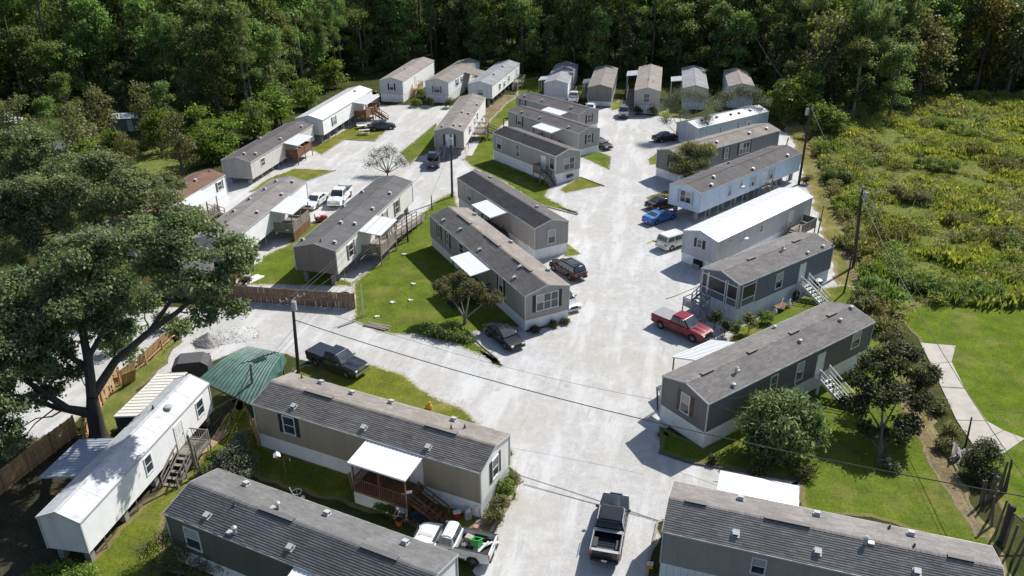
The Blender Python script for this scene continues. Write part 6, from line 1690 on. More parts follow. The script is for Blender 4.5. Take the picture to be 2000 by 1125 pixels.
for i, (xy, r, h, lf, lb) in enumerate([
    ((23.55, 147.39), 1.0, 1.5, 'dark', 'dark shrub at the left of the tan gable skirting'), ((26.07, 146.61), 1.1, 1.4, 'dark', 'dark shrub at the right of the tan gable skirting'),
    ((-15.76, 154.20), 1.2, 1.6, 'dark', 'round dark shrub left at the gable of the pale home'), ((-11.58, 153.33), 1.3, 1.5, 'dark', 'round dark shrub right at the gable of the pale home'),
    ((-18.32, 154.24), 1.3, 1.6, 'bright', 'yellow green frond plant between the two leftmost forest row homes'), ((-17.87, 161.70), 1.2, 1.5, 'bright', 'bright frond plant near the wooden deck in the forest row'),
    ((20.73, 65.18), .6, 2.4, 'broad', 'tall flowering plant by the corner of the screened porch'), ((22.44, 66.61), .8, 1.9, 'olive', 'pale leafy plant against the light skirting of the slate blue home'),
    ((24.61, 68.79), .8, 1.2, 'broad', 'leafy plant beside the yard clutter of the slate blue home'), ((19.30, 67.13), .8, 2.2, 'dark', 'dark climbing plant in front of the screened porch'),
    ((20.04, 66.14), .8, 1.5, 'dark', 'dark low shrub before the screened porch'),
    ((-0.94, 42.31), .75, 1.3, 'olive', 'tomato like plant at the near end of the gable bed'), ((-0.60, 43.59), .75, 1.3, 'bright', 'leafy plant in the middle of the gable bed'), ((-0.13, 44.91), .7, 1.1, 'olive', 'leafy plant at the far end of the gable bed'), ((-1.23, 41.33), .6, .9, 'olive', 'drooping plant nearest the white truck in the gable bed'),
    ((-8.96, 42.36), .5, .8, 'broad', 'potted plant below the left of the wooden porch'), ((-8.04, 41.96), .55, .9, 'broad', 'potted plant below the middle of the wooden porch'),
    ((14.72, 47.36), .4, .5, 'dark', 'small dark plant by the kerb below the slate home'), ((17.64, 45.90), .9, .7, 'dark', 'low straggly plants left of the glossy bush trunk'), ((20.88, 45.88), .9, .8, 'olive', 'low straggly plants right of the glossy bush trunk'),
    ((27.38, 46.69), .7, .9, 'grey', 'grey leaved plant at the foot of the dark leaved tree'),
    ((2.18, 66.98), .5, .5, 'dark', 'weed at the left corner of the triple window gable'), ((3.83, 67.76), .5, .5, 'dark', 'weed under the triple gable window'), ((5.21, 68.56), .4, .45, 'olive', 'weed at the right corner of the triple window gable'),
    ((21.42, 101.72), 1.0, .8, 'yellow', 'yellow green weeds beside the plum black car'), ((41.71, 108.64), .9, 1.2, 'olive', 'weeds at the corner of the light blue home near the pole'),
    ((-22.28, 46.17), .7, 1.0, 'broad', 'green weeds by the leaning post near the wooden steps'), ((-22.01, 47.61), .6, .9, 'bright', 'bright weeds along the shaded yard edge'),
    ((33.57, 50.61), 1.0, .9, 'olive', 'straggly brush beside the concrete path'), ((34.38, 54.00), .9, .8, 'olive', 'straggly brush above the bend of the concrete path'), ((32.46, 48.73), .9, .8, 'olive', 'dull brush by the leaning dark post'), ((34.62, 57.74), 1.0, 1.0, 'olive', 'tall brush right of the dark leaved tree'),
    ((-28.31, 76.90), .7, 1.0, 'dark', 'weeds at the left end of the brown fence'), ((-29.81, 72.28), .9, 1.2, 'dark', 'dark weeds along the brown fence under the oak limb'), ((-30.03, 50.43), .9, .9, 'broad', 'weeds by the oak trunk'), ((-36.75, 63.37), 1.2, 1.4, 'broad', 'green shrub between oak trunk and fallen fence'), ((-33.15, 68.09), 1.3, 1.5, 'dark', 'tangled dead brush at the end of the fallen fence')]):
    small_plant(lb, 'leafy_plant' if r < 1 else 'shrub', xy, r, h, int(500 + 900 * r), .16, lf, 300 + i, 'plant' if r < 1 else 'shrub')


# ------------------------------------------------------------ the weedy field, tufts at the lawn edges
def vnoise(x, y, f, seed):
    return np.array([mnoise.noise((a * f, b * f, seed)) for a, b in zip(x, y)])
W_A = leaf_mat('weed_green', (0.185, 0.241, 0.056), (0.308, 0.364, 0.106), 0.0, .5)
W_B = leaf_mat('weed_yellow', (0.246, 0.269, 0.056), (0.386, 0.392, 0.112), 0.0, .5)
W_C = leaf_mat('weed_olive', (0.213, 0.224, 0.101), (0.347, 0.347, 0.179), 0.0, .5)
W_D = leaf_mat('weed_brown', (0.140, 0.110, 0.060), (0.24, 0.19, 0.11), 0.0, .5)
W_E = leaf_mat('weed_deep', (0.121, 0.178, 0.041), (0.224, 0.293, 0.083), 0.0, .5)
def blades(X, Y, H, S, n, mi, g, lean=.55, width=.28):
    """n leaning blades per clump"""
    k = len(X)
    bx = np.repeat(X, n) + g.normal(size=k * n) * np.repeat(S, n) * .5
    by = np.repeat(Y, n) + g.normal(size=k * n) * np.repeat(S, n) * .5
    hh = np.repeat(H, n) * g.uniform(.45, 1.05, k * n)
    a = g.uniform(0, 2 * math.pi, k * n)
    le = hh * g.uniform(.1, lean, k * n)
    dx, dy = np.cos(a) * le, np.sin(a) * le
    w = hh * width * g.uniform(.5, 1.2, k * n) * .5
    px, py = -np.sin(a) * w, np.cos(a) * w
    z0 = np.full(k * n, .0)
    B = np.stack([bx, by, z0], 1)
    M_ = np.stack([bx + dx * .45, by + dy * .45, hh * .62], 1)
    T = np.stack([bx + dx, by + dy, hh], 1)
    pw = np.stack([px, py, z0], 1)
    V = np.stack([B, M_ + pw, T, M_ - pw], 1).reshape(-1, 3)
    F = np.arange(len(V)).reshape(-1, 4)
    return V, F, np.repeat(mi, n)
FIELD = [(50.25, 147.67), (53.31, 146.88), (46.31, 115.45), (39.58, 84.09), (37.19, 69.30), (40.89, 71.61), (57.65, 71.67), (122.94, 156.98), (83.31, 164.20), (58.65, 152.87)]
g = np.random.default_rng(21)
fx = np.array([p[0] for p in FIELD]); fy = np.array([p[1] for p in FIELD])
N0 = 60000
X = g.uniform(fx.min(), fx.max(), N0); Y = g.uniform(fy.min(), fy.max(), N0)
k = in_poly(X, Y, FIELD)
X, Y = X[k], Y[k]
n1 = vnoise(X, Y, .11, 1.0); n2 = vnoise(X, Y, .3, 5.0); n3 = vnoise(X, Y, .05, 9.0)
H = np.clip(.48 + n1 * 1.1 + n2 * 1.1, .12, 2.1) * g.uniform(.7, 1.2, len(X))
mi = np.zeros(len(X), int)
r_ = n2 + g.normal(size=len(X)) * .22
mi[r_ > .18] = 1
mi[(n3 + g.normal(size=len(X)) * .25) > .16] = 2
mi[(n1 + g.normal(size=len(X)) * .25) < -.52] = 3
mi[(n2 + g.normal(size=len(X)) * .15) < -.30] = 4
V, F, M_ = blades(X, Y, H, H * .55, 11, mi, g)
o = link('field_weeds', npmesh('field_weeds', V, F, [W_A, W_B, W_C, W_D, W_E], M_))
tag(o, 'waist high mixed weeds covering the overgrown field', kind='stuff')
# leafy brush between the stalks, thickest along the field's left edge
BX, BY, BR, BM = [], [], [], []
for _ in range(9000):
    x, y = g.uniform(fx.min(), fx.max()), g.uniform(fy.min(), fy.max())
    if not in_poly(np.array([x]), np.array([y]), FIELD)[0]:
        continue
    w = mnoise.noise((x * .13, y * .13, 3)) + .6 * mnoise.noise((x * .4, y * .4, 8))
    if w < g.uniform(-.15, .55):
        continue
    BX.append(x); BY.append(y); BR.append(g.choice([.4, .6, .8, 1.1, 1.5], p=[.34, .32, .2, .1, .04]) * g.uniform(.8, 1.2)); BM.append((0, 0, 1, 2, 4, 2)[int((mnoise.noise((x * .2, y * .2, 14)) + .6) * 4.6) % 6])
for a, b in zip(FIELD[:4], FIELD[1:5]):
    n = int(math.hypot(b[0] - a[0], b[1] - a[1]) * 1.6)
    for _ in range(n):
        t_ = g.random()
        BX.append(a[0] + (b[0] - a[0]) * t_ + g.uniform(-.4, 1.8)); BY.append(a[1] + (b[1] - a[1]) * t_ + g.normal() * .3); BR.append(g.uniform(.4, .9)); BM.append((3, 3, 2, 4)[g.integers(4)])
VV, FF, MM = [], [], []
for m_ in range(5):
    bl = [(x, y, r * .55, r, .85) for x, y, r, k_ in zip(BX, BY, BR, BM) if k_ == m_]
    if not bl:
        continue
    P, uu = blob_points(bl, len(bl) * 100, g, .35, 5, .12)
    V, F = leaf_quads(P, .30, .38, .8, g, uu)
    FF.append(F + sum(len(q) for q in VV)); VV.append(V); MM.append(np.full(len(F), m_))
o = link('field_brush', npmesh('field_brush', np.concatenate(VV), np.concatenate(FF), [W_A, W_B, W_C, W_D, W_E], np.concatenate(MM)))
tag(o, 'leafy brush and seedlings among the weeds of the overgrown field', kind='stuff')
# larger clumps of the field that stand on their own
def weed_clump(i, xy, r, h, lf, label, group='weed clumps in the overgrown field'):
    g = np.random.default_rng(700 + i)
    t = thing('weed_clump', label, 'weeds', (*xy, 0), 0, group)
    n = 26
    V, F, _ = blades(np.zeros(n), np.zeros(n), np.full(n, h), np.full(n, r), 14, np.zeros(n, int), g, .5, .14)
    so = link('stalks', npmesh('stalks', V, F, LEAF['olive' if lf == 'yellow' else lf]), t)
    so['kind'] = 'stuff'
    bl = [(g.uniform(-1.2, 1.2) * r, g.uniform(-1.0, 1.0) * r, h * g.uniform(.25, .7), r * g.uniform(.22, .45), .9) for _ in range(12)]
    link('foliage', crown_mesh('foliage', bl, int(1500 * r), .22, LEAF[lf], g, .5, 5, .14), t)
WL = [((45.47, 88.46), 2.0, 1.7, 'yellow', 'bright yellow flowering weed clump in mid field'), ((40.67, 84.79), 1.5, 1.4, 'yellow', 'yellow weed clump just right of the second power pole'), ((39.25, 78.09), 1.6, 1.5, 'bright', 'bright green weed clump below the yellow one'),
      ((42.16, 76.21), 1.6, 1.6, 'broad', 'deep green weed clump at the edge of the mown lawn'), ((38.23, 73.88), 1.6, 1.6, 'broad', 'deep green weed clump at the corner of the mown lawn'), ((44.79, 73.82), 1.5, 1.3, 'broad', 'green weeds along the middle of the mown lawn edge'), ((48.46, 73.79), 1.5, 1.3, 'broad', 'green weeds at the right of the mown lawn edge'),
      ((44.43, 98.60), 1.8, 1.8, 'bright', 'bright green weed mound left in the field'), ((47.20, 110.78), 2.0, 1.9, 'broad', 'green weed mound beside the tall power pole'), ((72.46, 122.71), 2.2, 1.6, 'yellow', 'yellow green weed patch at the right of the field'), ((73.11, 115.07), 2.0, 1.6, 'olive', 'olive weed clump at the right edge of the field'),
      ((63.29, 115.21), 2.0, 1.5, 'broad', 'green weed clump in the upper middle of the field'), ((53.74, 102.29), 1.8, 1.7, 'olive', 'pale olive weed clump in the field centre'), ((56.06, 93.17), 1.7, 1.5, 'olive', 'straw tinted weed clump right of centre'), ((50.06, 123.04), 1.8, 2.0, 'bright', 'tall bright weeds behind the power pole'), ((57.90, 88.33), 1.8, 1.4, 'olive', 'olive weeds low on the right of the field'), ((56.47, 122.94), 2.0, 1.6, 'olive', 'grey olive weeds in the upper left field'), ((75.58, 137.49), 2.2, 1.6, 'bright', 'fresh green weeds near the far edge of the field'), ((39.44, 87.01), 1.2, 1.3, 'olive', 'brownish brush at the field edge by the pole'), ((35.51, 71.66), 1.3, 1.3, 'olive', 'brown green brush above the slate home roof corner'), ((35.38, 66.98), 1.3, 1.2, 'olive', 'tan brush right of the slate home roof corner')]
for i, (xy, r, h, lf, lb) in enumerate(WL):
    weed_clump(i, xy, r, h, lf, lb)
# short grass tufts roughen every lawn's outline and surface
TA = leaf_mat('tuft_green', (0.11, 0.16, 0.012), (0.17, 0.225, 0.022), 0.0, .2)
TB = leaf_mat('tuft_dry', (0.20, 0.18, 0.06), (0.32, 0.27, 0.11), 0.0, .2)
TX, TY, TM = [], [], []
for o in [o for o in bpy.data.objects if o.name.split('.')[0] in ('lawn', 'rough_verge')]:
    me = o.data
    co = np.array([v.co[:] for v in me.vertices]); n = len(co) // 2
    ring = co[:n]
    if np.hypot(ring[:, 0].mean(), ring[:, 1].mean()) > 150:
        continue
    for i in range(n):
        for _ in range(5):
            t = g.random()
            p = ring[i] * (1 - t) + ring[(i + 1) % n] * t
            TX.append(p[0] + g.normal() * .10); TY.append(p[1] + g.normal() * .10); TM.append(int(g.random() < .5))
    poly = [tuple(p[:2]) for p in ring]
    lo, hi = ring.min(0), ring.max(0)
    m = int(min(26000, (hi[0] - lo[0]) * (hi[1] - lo[1]) * 7))
    X = g.uniform(lo[0], hi[0], m); Y = g.uniform(lo[1], hi[1], m)
    kk = in_poly(X, Y, poly)
    TX += list(X[kk]); TY += list(Y[kk]); TM += list((g.random(kk.sum()) < (.12 if o.data.materials[0] is m_lawn else .4)).astype(int))
TX, TY, TM = map(np.array, (TX, TY, TM))
keep = np.ones(len(TX), bool)
for d in HOMES.values():
    x0, y0, yaw, L, ze, zf, W = d['p']
    c, s_ = math.cos(R(yaw)), math.sin(R(yaw))
    lx = (TX - x0) * c + (TY - y0) * s_; ly = -(TX - x0) * s_ + (TY - y0) * c
    keep &= ~((lx > -.05) & (lx < L + .05) & (abs(ly) < W / 2 + .05))
TX, TY, TM = TX[keep], TY[keep], TM[keep]
V, F, M_ = blades(TX, TY, g.uniform(.04, .10, len(TX)), np.full(len(TX), .07), 3, TM, g, .9, .35)
V[:, 2] += .015
o = link('grass_tufts', npmesh('grass_tufts', V, F, [TA, TB], M_))
tag(o, 'short grass tufts in the lawns and along their edges', kind='stuff')

# loose stones and crumbs of gravel where the lawns meet the lanes
SX, SY = [], []
for o in [o for o in bpy.data.objects if o.name.split('.')[0] in ('lawn',) and o.data.materials[0].name not in ('garden_grass', 'shady_grass', 'yard_grass', 'rough_grass')]:
    co = np.array([v.co[:] for v in o.data.vertices]); n = len(co) // 2
    for i in range(n):
        for _ in range(9):
            t = g.random(); p = co[i] * (1 - t) + co[(i + 1) % n] * t
            SX.append(p[0] + g.normal() * .35); SY.append(p[1] + g.normal() * .35)
SX, SY = np.array(SX), np.array(SY)
keep = np.ones(len(SX), bool)
for d in HOMES.values():
    x0, y0, yaw, L, ze, zf, W = d['p']
    c, s_ = math.cos(R(yaw)), math.sin(R(yaw))
    lx = (SX - x0) * c + (SY - y0) * s_; ly = -(SX - x0) * s_ + (SY - y0) * c
    keep &= ~((lx > -.1) & (lx < L + .1) & (abs(ly) < W / 2 + .1))
SX, SY = SX[keep], SY[keep]
n = len(SX); sz = g.uniform(.02, .075, n)
a = g.uniform(0, 6.28, n)
B = [np.stack([SX + sz * np.cos(a + k * 2.094), SY + sz * np.sin(a + k * 2.094), np.full(n, .012)], 1) for k in range(3)] + [np.stack([SX, SY, .02 + sz * .7], 1)]
V = np.stack(B, 1).reshape(-1, 3)
b4 = np.arange(n)[:, None] * 4
F = np.concatenate([b4 + np.array([0, 1, 3]), b4 + np.array([1, 2, 3]), b4 + np.array([2, 0, 3])])
o = link('loose_stones', npmesh('loose_stones', V, F, mat('loose_stone', (.42, .405, .37), .95, .3, 8)))
tag(o, 'loose gravel stones scattered along the lawn edges', kind='stuff')

# ------------------------------------------------------------ power poles and wires
POLE = mat('creosote_pole', (0.060, 0.048, 0.040), 0.9, 0.35, 2, bmp=.4, stretch=(1, 1, .2))
POLE_L = mat('weathered_pole', (0.20, 0.17, 0.14), 0.9, 0.3, 2, bmp=.4, stretch=(1, 1, .2))
INS = mat('insulator', (0.5, 0.5, 0.5), 0.3, 0.1)
WIRE = mat('wire', (0.035, 0.035, 0.035), 0.6, 0.1)
def pole(name, label, base, top, h, r=.15, arm=None, can=None, m=POLE, cat='utility pole', group=None, lamp=False):
    t = thing(name, label, cat, (*base, 0), 0, group)
    T = Vector((top[0] - base[0], top[1] - base[1], h))
    MB().tube([(0, 0, -.3), T * .5, T], [r, r * .85, r * .68], 12).build('post', m, t, smooth=True)
    if arm:
        a = Vector((math.cos(R(arm[0])), math.sin(R(arm[0])), 0)) * arm[1] / 2
        c = T - Vector((0, 0, .3))
        MB().beam(c - a, c + a, .09, .12).build('cross_arm', POLE_L, t)
        for k in (-.95, -.45, .45, .95):
            q = c + a * k
            MB().tube([q + Vector((0, 0, .05)), q + Vector((0, 0, .14)), q + Vector((0, 0, .18)), q + Vector((0, 0, .26))], [.03, .06, .05, .04], 8).build('insulator', INS, t)
        for k in (-.5, .5):
            MB().beam(c + a * k, T - Vector((0, 0, .95)), .03).build('brace', STEEL, t)
    if can:
        a = Vector((math.cos(R(can)), math.sin(R(can)), 0)) * (r + .22)
        q = T * .9 + a
        cn = MB().tube([q - Vector((0, 0, .45)), q - Vector((0, 0, .42)), q + Vector((0, 0, .35)), q + Vector((0, 0, .42))], [.18, .23, .23, .2], 12).build('transformer', VENTM, t, smooth=True)
        for e in (-.09, .09):
            MB().tube([q + Vector((e, 0, .42)), q + Vector((e, 0, .62))], .04, 6).build('bushing', INS, cn)
        MB().beam(T * .9, q, .08).build('bracket', STEEL, t)
    if lamp:
        MB().beam(T, T + Vector((.9, -.3, .2)), .05).build('lamp_arm', STEEL, t)
        MB().tube([T + Vector((.9, -.3, .22)), T + Vector((.9, -.3, .1)), T + Vector((.9, -.3, -.02))], [.06, .2, .16], 10).build('lamp_head', VENTM, t)
    return Vector((*base, 0)) + T
P1 = pole('utility_pole', 'dark power pole with cross arm behind the dark grey truck', (-18.75, 60.03), (-18.33, 59.86, 7.6)[:2], 7.6, .17, arm=(35, 2.2), can=-60)
P2 = pole('utility_pole', 'dark pole with a grey transformer before the grey gabled home', (-8.09, 104.16), (-7.98, 103.96, 8.8)[:2], 8.8, .17, can=-80)
P3 = pole('lamp_pole', 'pole with yard lamp at the forest edge on the left', (-40.73, 141.05), (-40.35, 140.13, 4.5)[:2], 4.6, .13, lamp=True)
P4 = pole('utility_pole', 'tall leaning power pole with white transformer at the field edge', (40.63, 108.66), (40.92, 109.54, 11.2)[:2], 11.2, .19, can=150)
P5 = pole('utility_pole', 'power pole with twin transformers standing in the weeds', (37.91, 81.08), (37.27, 81.46, 9.2)[:2], 9.2, .2, arm=(60, 1.6), can=-10)
pole('wooden_post', 'short dark post leaning beside the weeds pole', (34.53, 74.85), (34.35, 74.24, 4.6)[:2], 4.6, .1, cat='post')
pole('wooden_post', 'thin grey post at the far end of the white roofed home', (37.11, 90.44), (37.19, 90.35, 3.8)[:2], 3.8, .09, m=POLE_L, cat='post')
pole('wooden_post', 'thick post by the ramp end of the charcoal roofed home', (-12.38, 88.64), (-12.45, 89.12, 3.6)[:2], 3.6, .11, cat='post')
pole('service_post', 'pale slim meter post on the lawn right of brown fence', (-14.70, 70.19), (-14.74, 70.40, 3.4)[:2], 3.4, .07, m=mat('white_post', (.55, .54, .52), .6, .2), cat='post')
pole('wooden_post', 'short dark post standing on the gravel left of tall dark pole', (-10.43, 99.26), (-10.46, 99.23, 2)[:2], 2.0, .09, cat='post')
pole('wooden_post', 'grey post rising through the green tarp roof', (-21.02, 54.42), (-20.33, 53.46, 5)[:2], 5.0, .14, m=POLE_L, cat='post')
pole('wooden_post', 'leaning timber post beside the wooden steps', (-22.72, 46.17), (-22.77, 45.97, 3.8)[:2], 3.8, .12, m=POLE_L, cat='post')
pole('wooden_post', 'bare dark post leaning over the concrete path', (34.28, 49.21), (34.16, 49.34, 2.6)[:2], 2.6, .08, cat='post')
pole('wooden_post', 'dark fence post in the forest row right of orange earth', (-1.29, 136.14), (-1.37, 137.34, 2)[:2], 2.0, .09, cat='post')
pole('wooden_post', 'dark post on the grass behind the farthest stepped home', (3.51, 164.82), (3.40, 164.60, 1.5)[:2], 1.5, .09, cat='post')
pole('wooden_post', 'post at the field edge near the dark grey home', (44.24, 126.43), (44.02, 125.35, 2)[:2], 2.0, .1, cat='post')
def wire(label, a, b, sag, r=.022, group='overhead wires'):
    a, b = Vector(a), Vector(b)
    t = thing('overhead_wire', label, 'wire', tuple(a), 0, group)
    n = 14
    pts = [(b - a) * (i / n) - Vector((0, 0, sag * 4 * (i / n) * (1 - i / n))) for i in range(n + 1)]
    MB().tube(pts, r, 5).build('strand', WIRE, t)
wire('thick dark wire crossing the lane from left pole to lower right', tuple(P1 - Vector((0, 0, 2.3))), (31.28, 36.10, 6.2), 1.35, .035)
wire('thin upper wire crossing the lane above the thick one', tuple(P1 - Vector((0, 0, .4))), (12.36, 49.14, 4), .9, .012)
wire('service wire from the left pole to the charcoal roofed home', tuple(P1 - Vector((0, 0, .3))), tuple(to_world(hm('T12'), 7.5, -2.6, 4.0)), .5, .02)
wire('upper service wire from the left pole towards the transformer pole', tuple(P1), tuple(P2 - Vector((0, 0, .6))), .9, .018)
wire('lower service wire from the left pole to the thick post', tuple(P1 - Vector((0, 0, .6))), (-12.45, 89.12, 3.6), .7, .018)
wire('service wire from the left pole to the meter post', tuple(P1 - Vector((0, 0, .5))), (-14.74, 70.40, 3.4), .3, .014)
wire('service wire from transformer pole to the short gravel post', tuple(P2 - Vector((0, 0, 1.2))), (-10.46, 99.23, 2), .4, .014)
wire('wire from transformer pole to the beige home', tuple(P2 - Vector((0, 0, 1.4))), tuple(to_world(hm('T10'), 18.5, 0, 4.6)), .4, .014)
wire('power line between the two poles beside the field', tuple(P4 - Vector((0, 0, .4))), tuple(P5), 1.0, .02)
wire('power line from the tall pole towards the forest', tuple(P4 - Vector((0, 0, .2))), (43.10, 147.25, 14), 1.0, .02)
wire('power line from the weeds pole down past the concrete path', tuple(P5 - Vector((0, 0, .8))), (31.28, 37.79, 5.5), 1.2, .03)
wire('slim wire from the weeds pole over the mown lawn', tuple(P5), (31.72, 37.99, 6.5), 1.0, .014)
wire('service wire from the tarp post to the wooden step rail', (-20.47, 53.73, 4.6), (-21.77, 48.67, 1.2), .1, .03)
wire('low cable across the lane in front of the black pickup', (0.74, 45.11, 0.06), (9.86, 41.29, 0.06), .02, .018)
wire('slim wire from the slate home eave over the glossy bush', tuple(to_world(hm('T18'), .6, -2.4, 4.0)), (22.10, 43.98, 4.2), .4, .014)
wire('wire across the roof of the slate home corner', tuple(to_world(hm('T18'), 1.5, -2.4, 3.9)), tuple(to_world(hm('T18'), 9.0, -3.6, 3.4)), .2, .012)

# ------------------------------------------------------------ fences
def board_fence(name, label, pts, h, wood, rails=(.35, 1.35), bw=.15, post_every=2.4, horizontal=False, lean=0.0, missing=0.0, group=None, up=True):
    t = thing(name, label, 'fence', (*pts[0], 0), 0, group)
    g = random.Random(int(pts[0][0] * 31))
    m = WOODS[wood] if isinstance(wood, str) else wood
    o0 = Vector((*pts[0], 0))
    for a, b in zip(pts, pts[1:]):
        a, b = Vector((*a, 0)) - o0, Vector((*b, 0)) - o0
        d = (b - a); L = d.length; ang = math.atan2(d.y, d.x); d = d / L
        nrm = Vector((-d.y, d.x, 0))
        n = max(1, round(L / bw)); me = plank('fence_board', (L / n - .008, .022, h), m)
        for i in range(n):
            if g.random() < missing:
                continue
            inst('fence_board', me, t, a + d * (L * (i + .5) / n) + Vector((0, 0, h / 2 + g.uniform(-.04, .03))), (lean + g.uniform(-.02, .02), g.uniform(-.02, .02), ang))
        for z in rails:
            MB().beam(a - nrm * .05 + Vector((0, 0, z)), b - nrm * .05 + Vector((0, 0, z)), .04, .09).build('rail', m, t)
        k = max(1, round(L / post_every)); pm = plank('fence_post', (.1, .1, h + .1), m)
        for i in range(k + 1):
            inst('fence_post', pm, t, a + d * (L * i / k) - nrm * .1 + Vector((0, 0, (h + .1) / 2)), (0, 0, ang))
    return t
FW = mat('red_brown_fence', (0.23, 0.15, 0.10), 0.9, 0.3, 2.5, bmp=.3, rand=.22)
board_fence('board_fence', 'long red brown board fence below the charcoal roofed home', [(-15.82, 71.71), (-27.87, 73.60), (-36.59, 75.07)], 1.75, FW, (.12, .95, 1.7))
FT = mat('orange_fence_wood', (0.45, 0.285, 0.14), 0.88, 0.3, 2.5, bmp=.3, rand=.25)
board_fence('board_fence', 'sunlit orange board fence standing left of the oak trunk', [(-36.44, 42.53), (-35.22, 46.83), (-33.90, 51.10)], 1.8, FT, (.3, .95, 1.6))
board_fence('broken_fence', 'broken orange fence with missing boards right of the oak', [(-32.85, 50.13), (-33.78, 55.24), (-33.79, 58.68)], 1.4, FT, (.3, 1.1), .2, missing=.45)
board_fence('broken_fence', 'leaning fence panels along the gravel above the cream shed', [(-33.55, 58.12), (-32.68, 61.41), (-31.86, 66.60)], 1.5, FT, (.3, 1.2), .2, lean=.32, missing=.12)
t = thing('loose_panel', 'loose orange board panel leaning on the broken fence', 'panel', (-32.67, 58.12), .9)
for i in range(5):
    inst('board', plank('panel_plank', (.24, .03, 1.6), FT), t, (-.5 + i * .25, 0, .75), (.42, 0, 0))
board_fence('short_fence', 'short tan fence piece at the left corner of the taupe home', [(-20.48, 51.79), (-19.23, 49.59)], 1.7, 'tan', (.3, 1.4), .15)
SF = mat('grey_stake', (0.12, 0.10, 0.082), 0.95, 0.35, 2, bmp=.4, rand=.3)
t = thing('stake_fence', 'ragged grey stake fence with leaning poles at the lower right', 'fence', (32.42, 44.16))
g2 = random.Random(4)
o0 = Vector((*(32.42, 44.16), 0))
for (u0, u1, n) in ((Vector((*(32.10, 42.86), 0)), Vector((*(34.57, 44.15), 0)), 9), (Vector((*(31.84, 41.36), 0)), Vector((*(31.32, 37.07), 0)), 8)):
    for i in range(n):
        q = u0.lerp(u1, i / (n - 1)) - o0
        hh = g2.uniform(1.6, 2.8)
        MB().tube([(q.x, q.y, -.1), (q.x + g2.uniform(-.2, .4), q.y + g2.uniform(.0, .5), hh)], [.09, .07], 7).build('stake', SF, t)
t = thing('thick_post', 'thick dark timber post in the lower right corner', 'post', (31.70, 39.34))
MB().tube([(0, 0, -.2), (.25, .45, 2.6)], [.24, .2], 10).build('log', mat('dark_log', (.05, .042, .036), .95, .3), t)
MB().beam((.2, .35, 2.2), (1.6, -.3, 1.2), .09).build('brace', SF, t)
t = thing('brush_pile', 'pile of grey split boards dumped by the concrete path', 'brush pile', (32.61, 47.23))
for i in range(16):
    a = g2.uniform(-.5, .7)
    z = .08 + .05 * i
    q = Vector((g2.uniform(-.5, .6), g2.uniform(-.4, .4), z * .8))
    MB().beam(q, q + Vector((math.cos(a + .8) * g2.uniform(.8, 1.4), math.sin(a + .8) * 1.2, g2.uniform(.1, .6))), .14, .03).build('board', mat('bleached_board', (.33, .30, .28), .9, .25, rand=.2), t)
custom_tree('vine_mound', 'dark vine mound swallowing the stake fence by the path', (33.89, 45.79), [(33.92, 45.80, -0.1), (33.70, 45.79, 0.7)], [.08, .06], [], [((33.08, 46.03, 1.2), .8, .9), ((33.95, 46.55, 1.7), .85, .9), ((34.32, 46.06, 1.4), .7, .9), ((33.24, 45.35, 0.6), .8, .9), ((33.82, 45.07, 0.6), .7, .9), ((32.92, 46.24, 0.8), .55, .9)], 6500, .16, LEAF['dark'], cat='shrub', seed=61, spread=.14)

# ------------------------------------------------------------ the gravel heap, the covered shelter, odds and ends
def heap(name, label, xy, r, h, m, seed):
    t = thing(name, label, 'gravel pile', (*xy, 0))
    b = MB()
    n, k = 26, 8
    vs = [(0, 0, h)]
    for j in range(1, k + 1):
        for i in range(n):
            a = 2 * math.pi * i / n
            rr = r * j / k * (1 + .18 * mnoise.noise((math.cos(a) * 1.5, math.sin(a) * 1.5, seed)))
            z = h * (1 - j / k) ** .9 + .08 * mnoise.noise((rr * math.cos(a) * 2, rr * math.sin(a) * 2, seed)) * (1 if j < k else 0)
            vs.append((rr * math.cos(a), rr * math.sin(a) * .8, max(z, .0)))
    fs = [(0, 1 + i, 1 + (i + 1) % n) for i in range(n)]
    for j in range(k - 1):
        fs += [(1 + j * n + i, 1 + (j + 1) * n + i, 1 + (j + 1) * n + (i + 1) % n, 1 + j * n + (i + 1) % n) for i in range(n)]
    b.add(vs, fs)
    b.build('heap', m, t, smooth=False, fix=True)
    sb = MB(); gg = random.Random(seed)
    for _ in range(260):
        a = gg.uniform(0, 6.28); rr = r * gg.random() ** .5 * 1.15
        s = gg.uniform(.03, .09)
        z = max(0, h * (1 - rr / r)) 
        sb.box((rr * math.cos(a), rr * math.sin(a) * .8, z + s * .3), (s, s * .8, s * .7), 0, gg.uniform(0, 3), gg.uniform(0, 1))
    so = sb.build('stones', m, t); so['kind'] = 'stuff'
heap('gravel_pile', 'pointed grey gravel pile at the end of the fallen fence', (-28.37, 65.32), 1.5, 1.0, mat('grey_gravel', (.30, .295, .285), .95, .35, 9, bmp=.8, bscale=25), 3)
heap('gravel_pile', 'low pale gravel heap right behind the pointed pile', (-26.16, 66.55), 2.0, .3, mat('pale_gravel', (.47, .465, .45), .95, .2, 9, bmp=.8, bscale=25), 5)
t = thing('covered_box', 'low dark grey covered shed on the gravel beside the green tarp', 'shed', (-27.95, 60.02), R(10))
MB().prism([(-1.5, 0), (1.5, 0), (1.5, 1.1), (.95, 1.55), (-.95, 1.55), (-1.5, 1.1)], -.9, .9).build('cover', mat('dark_grey_cover', (.085, .08, .085), .9, .3, 3), t, fix=True, bevel=.015)
MB().box((.1, 1.05, 1.2), (2.6, .12, .12)).build('top_board', WOODS['tan'], t)
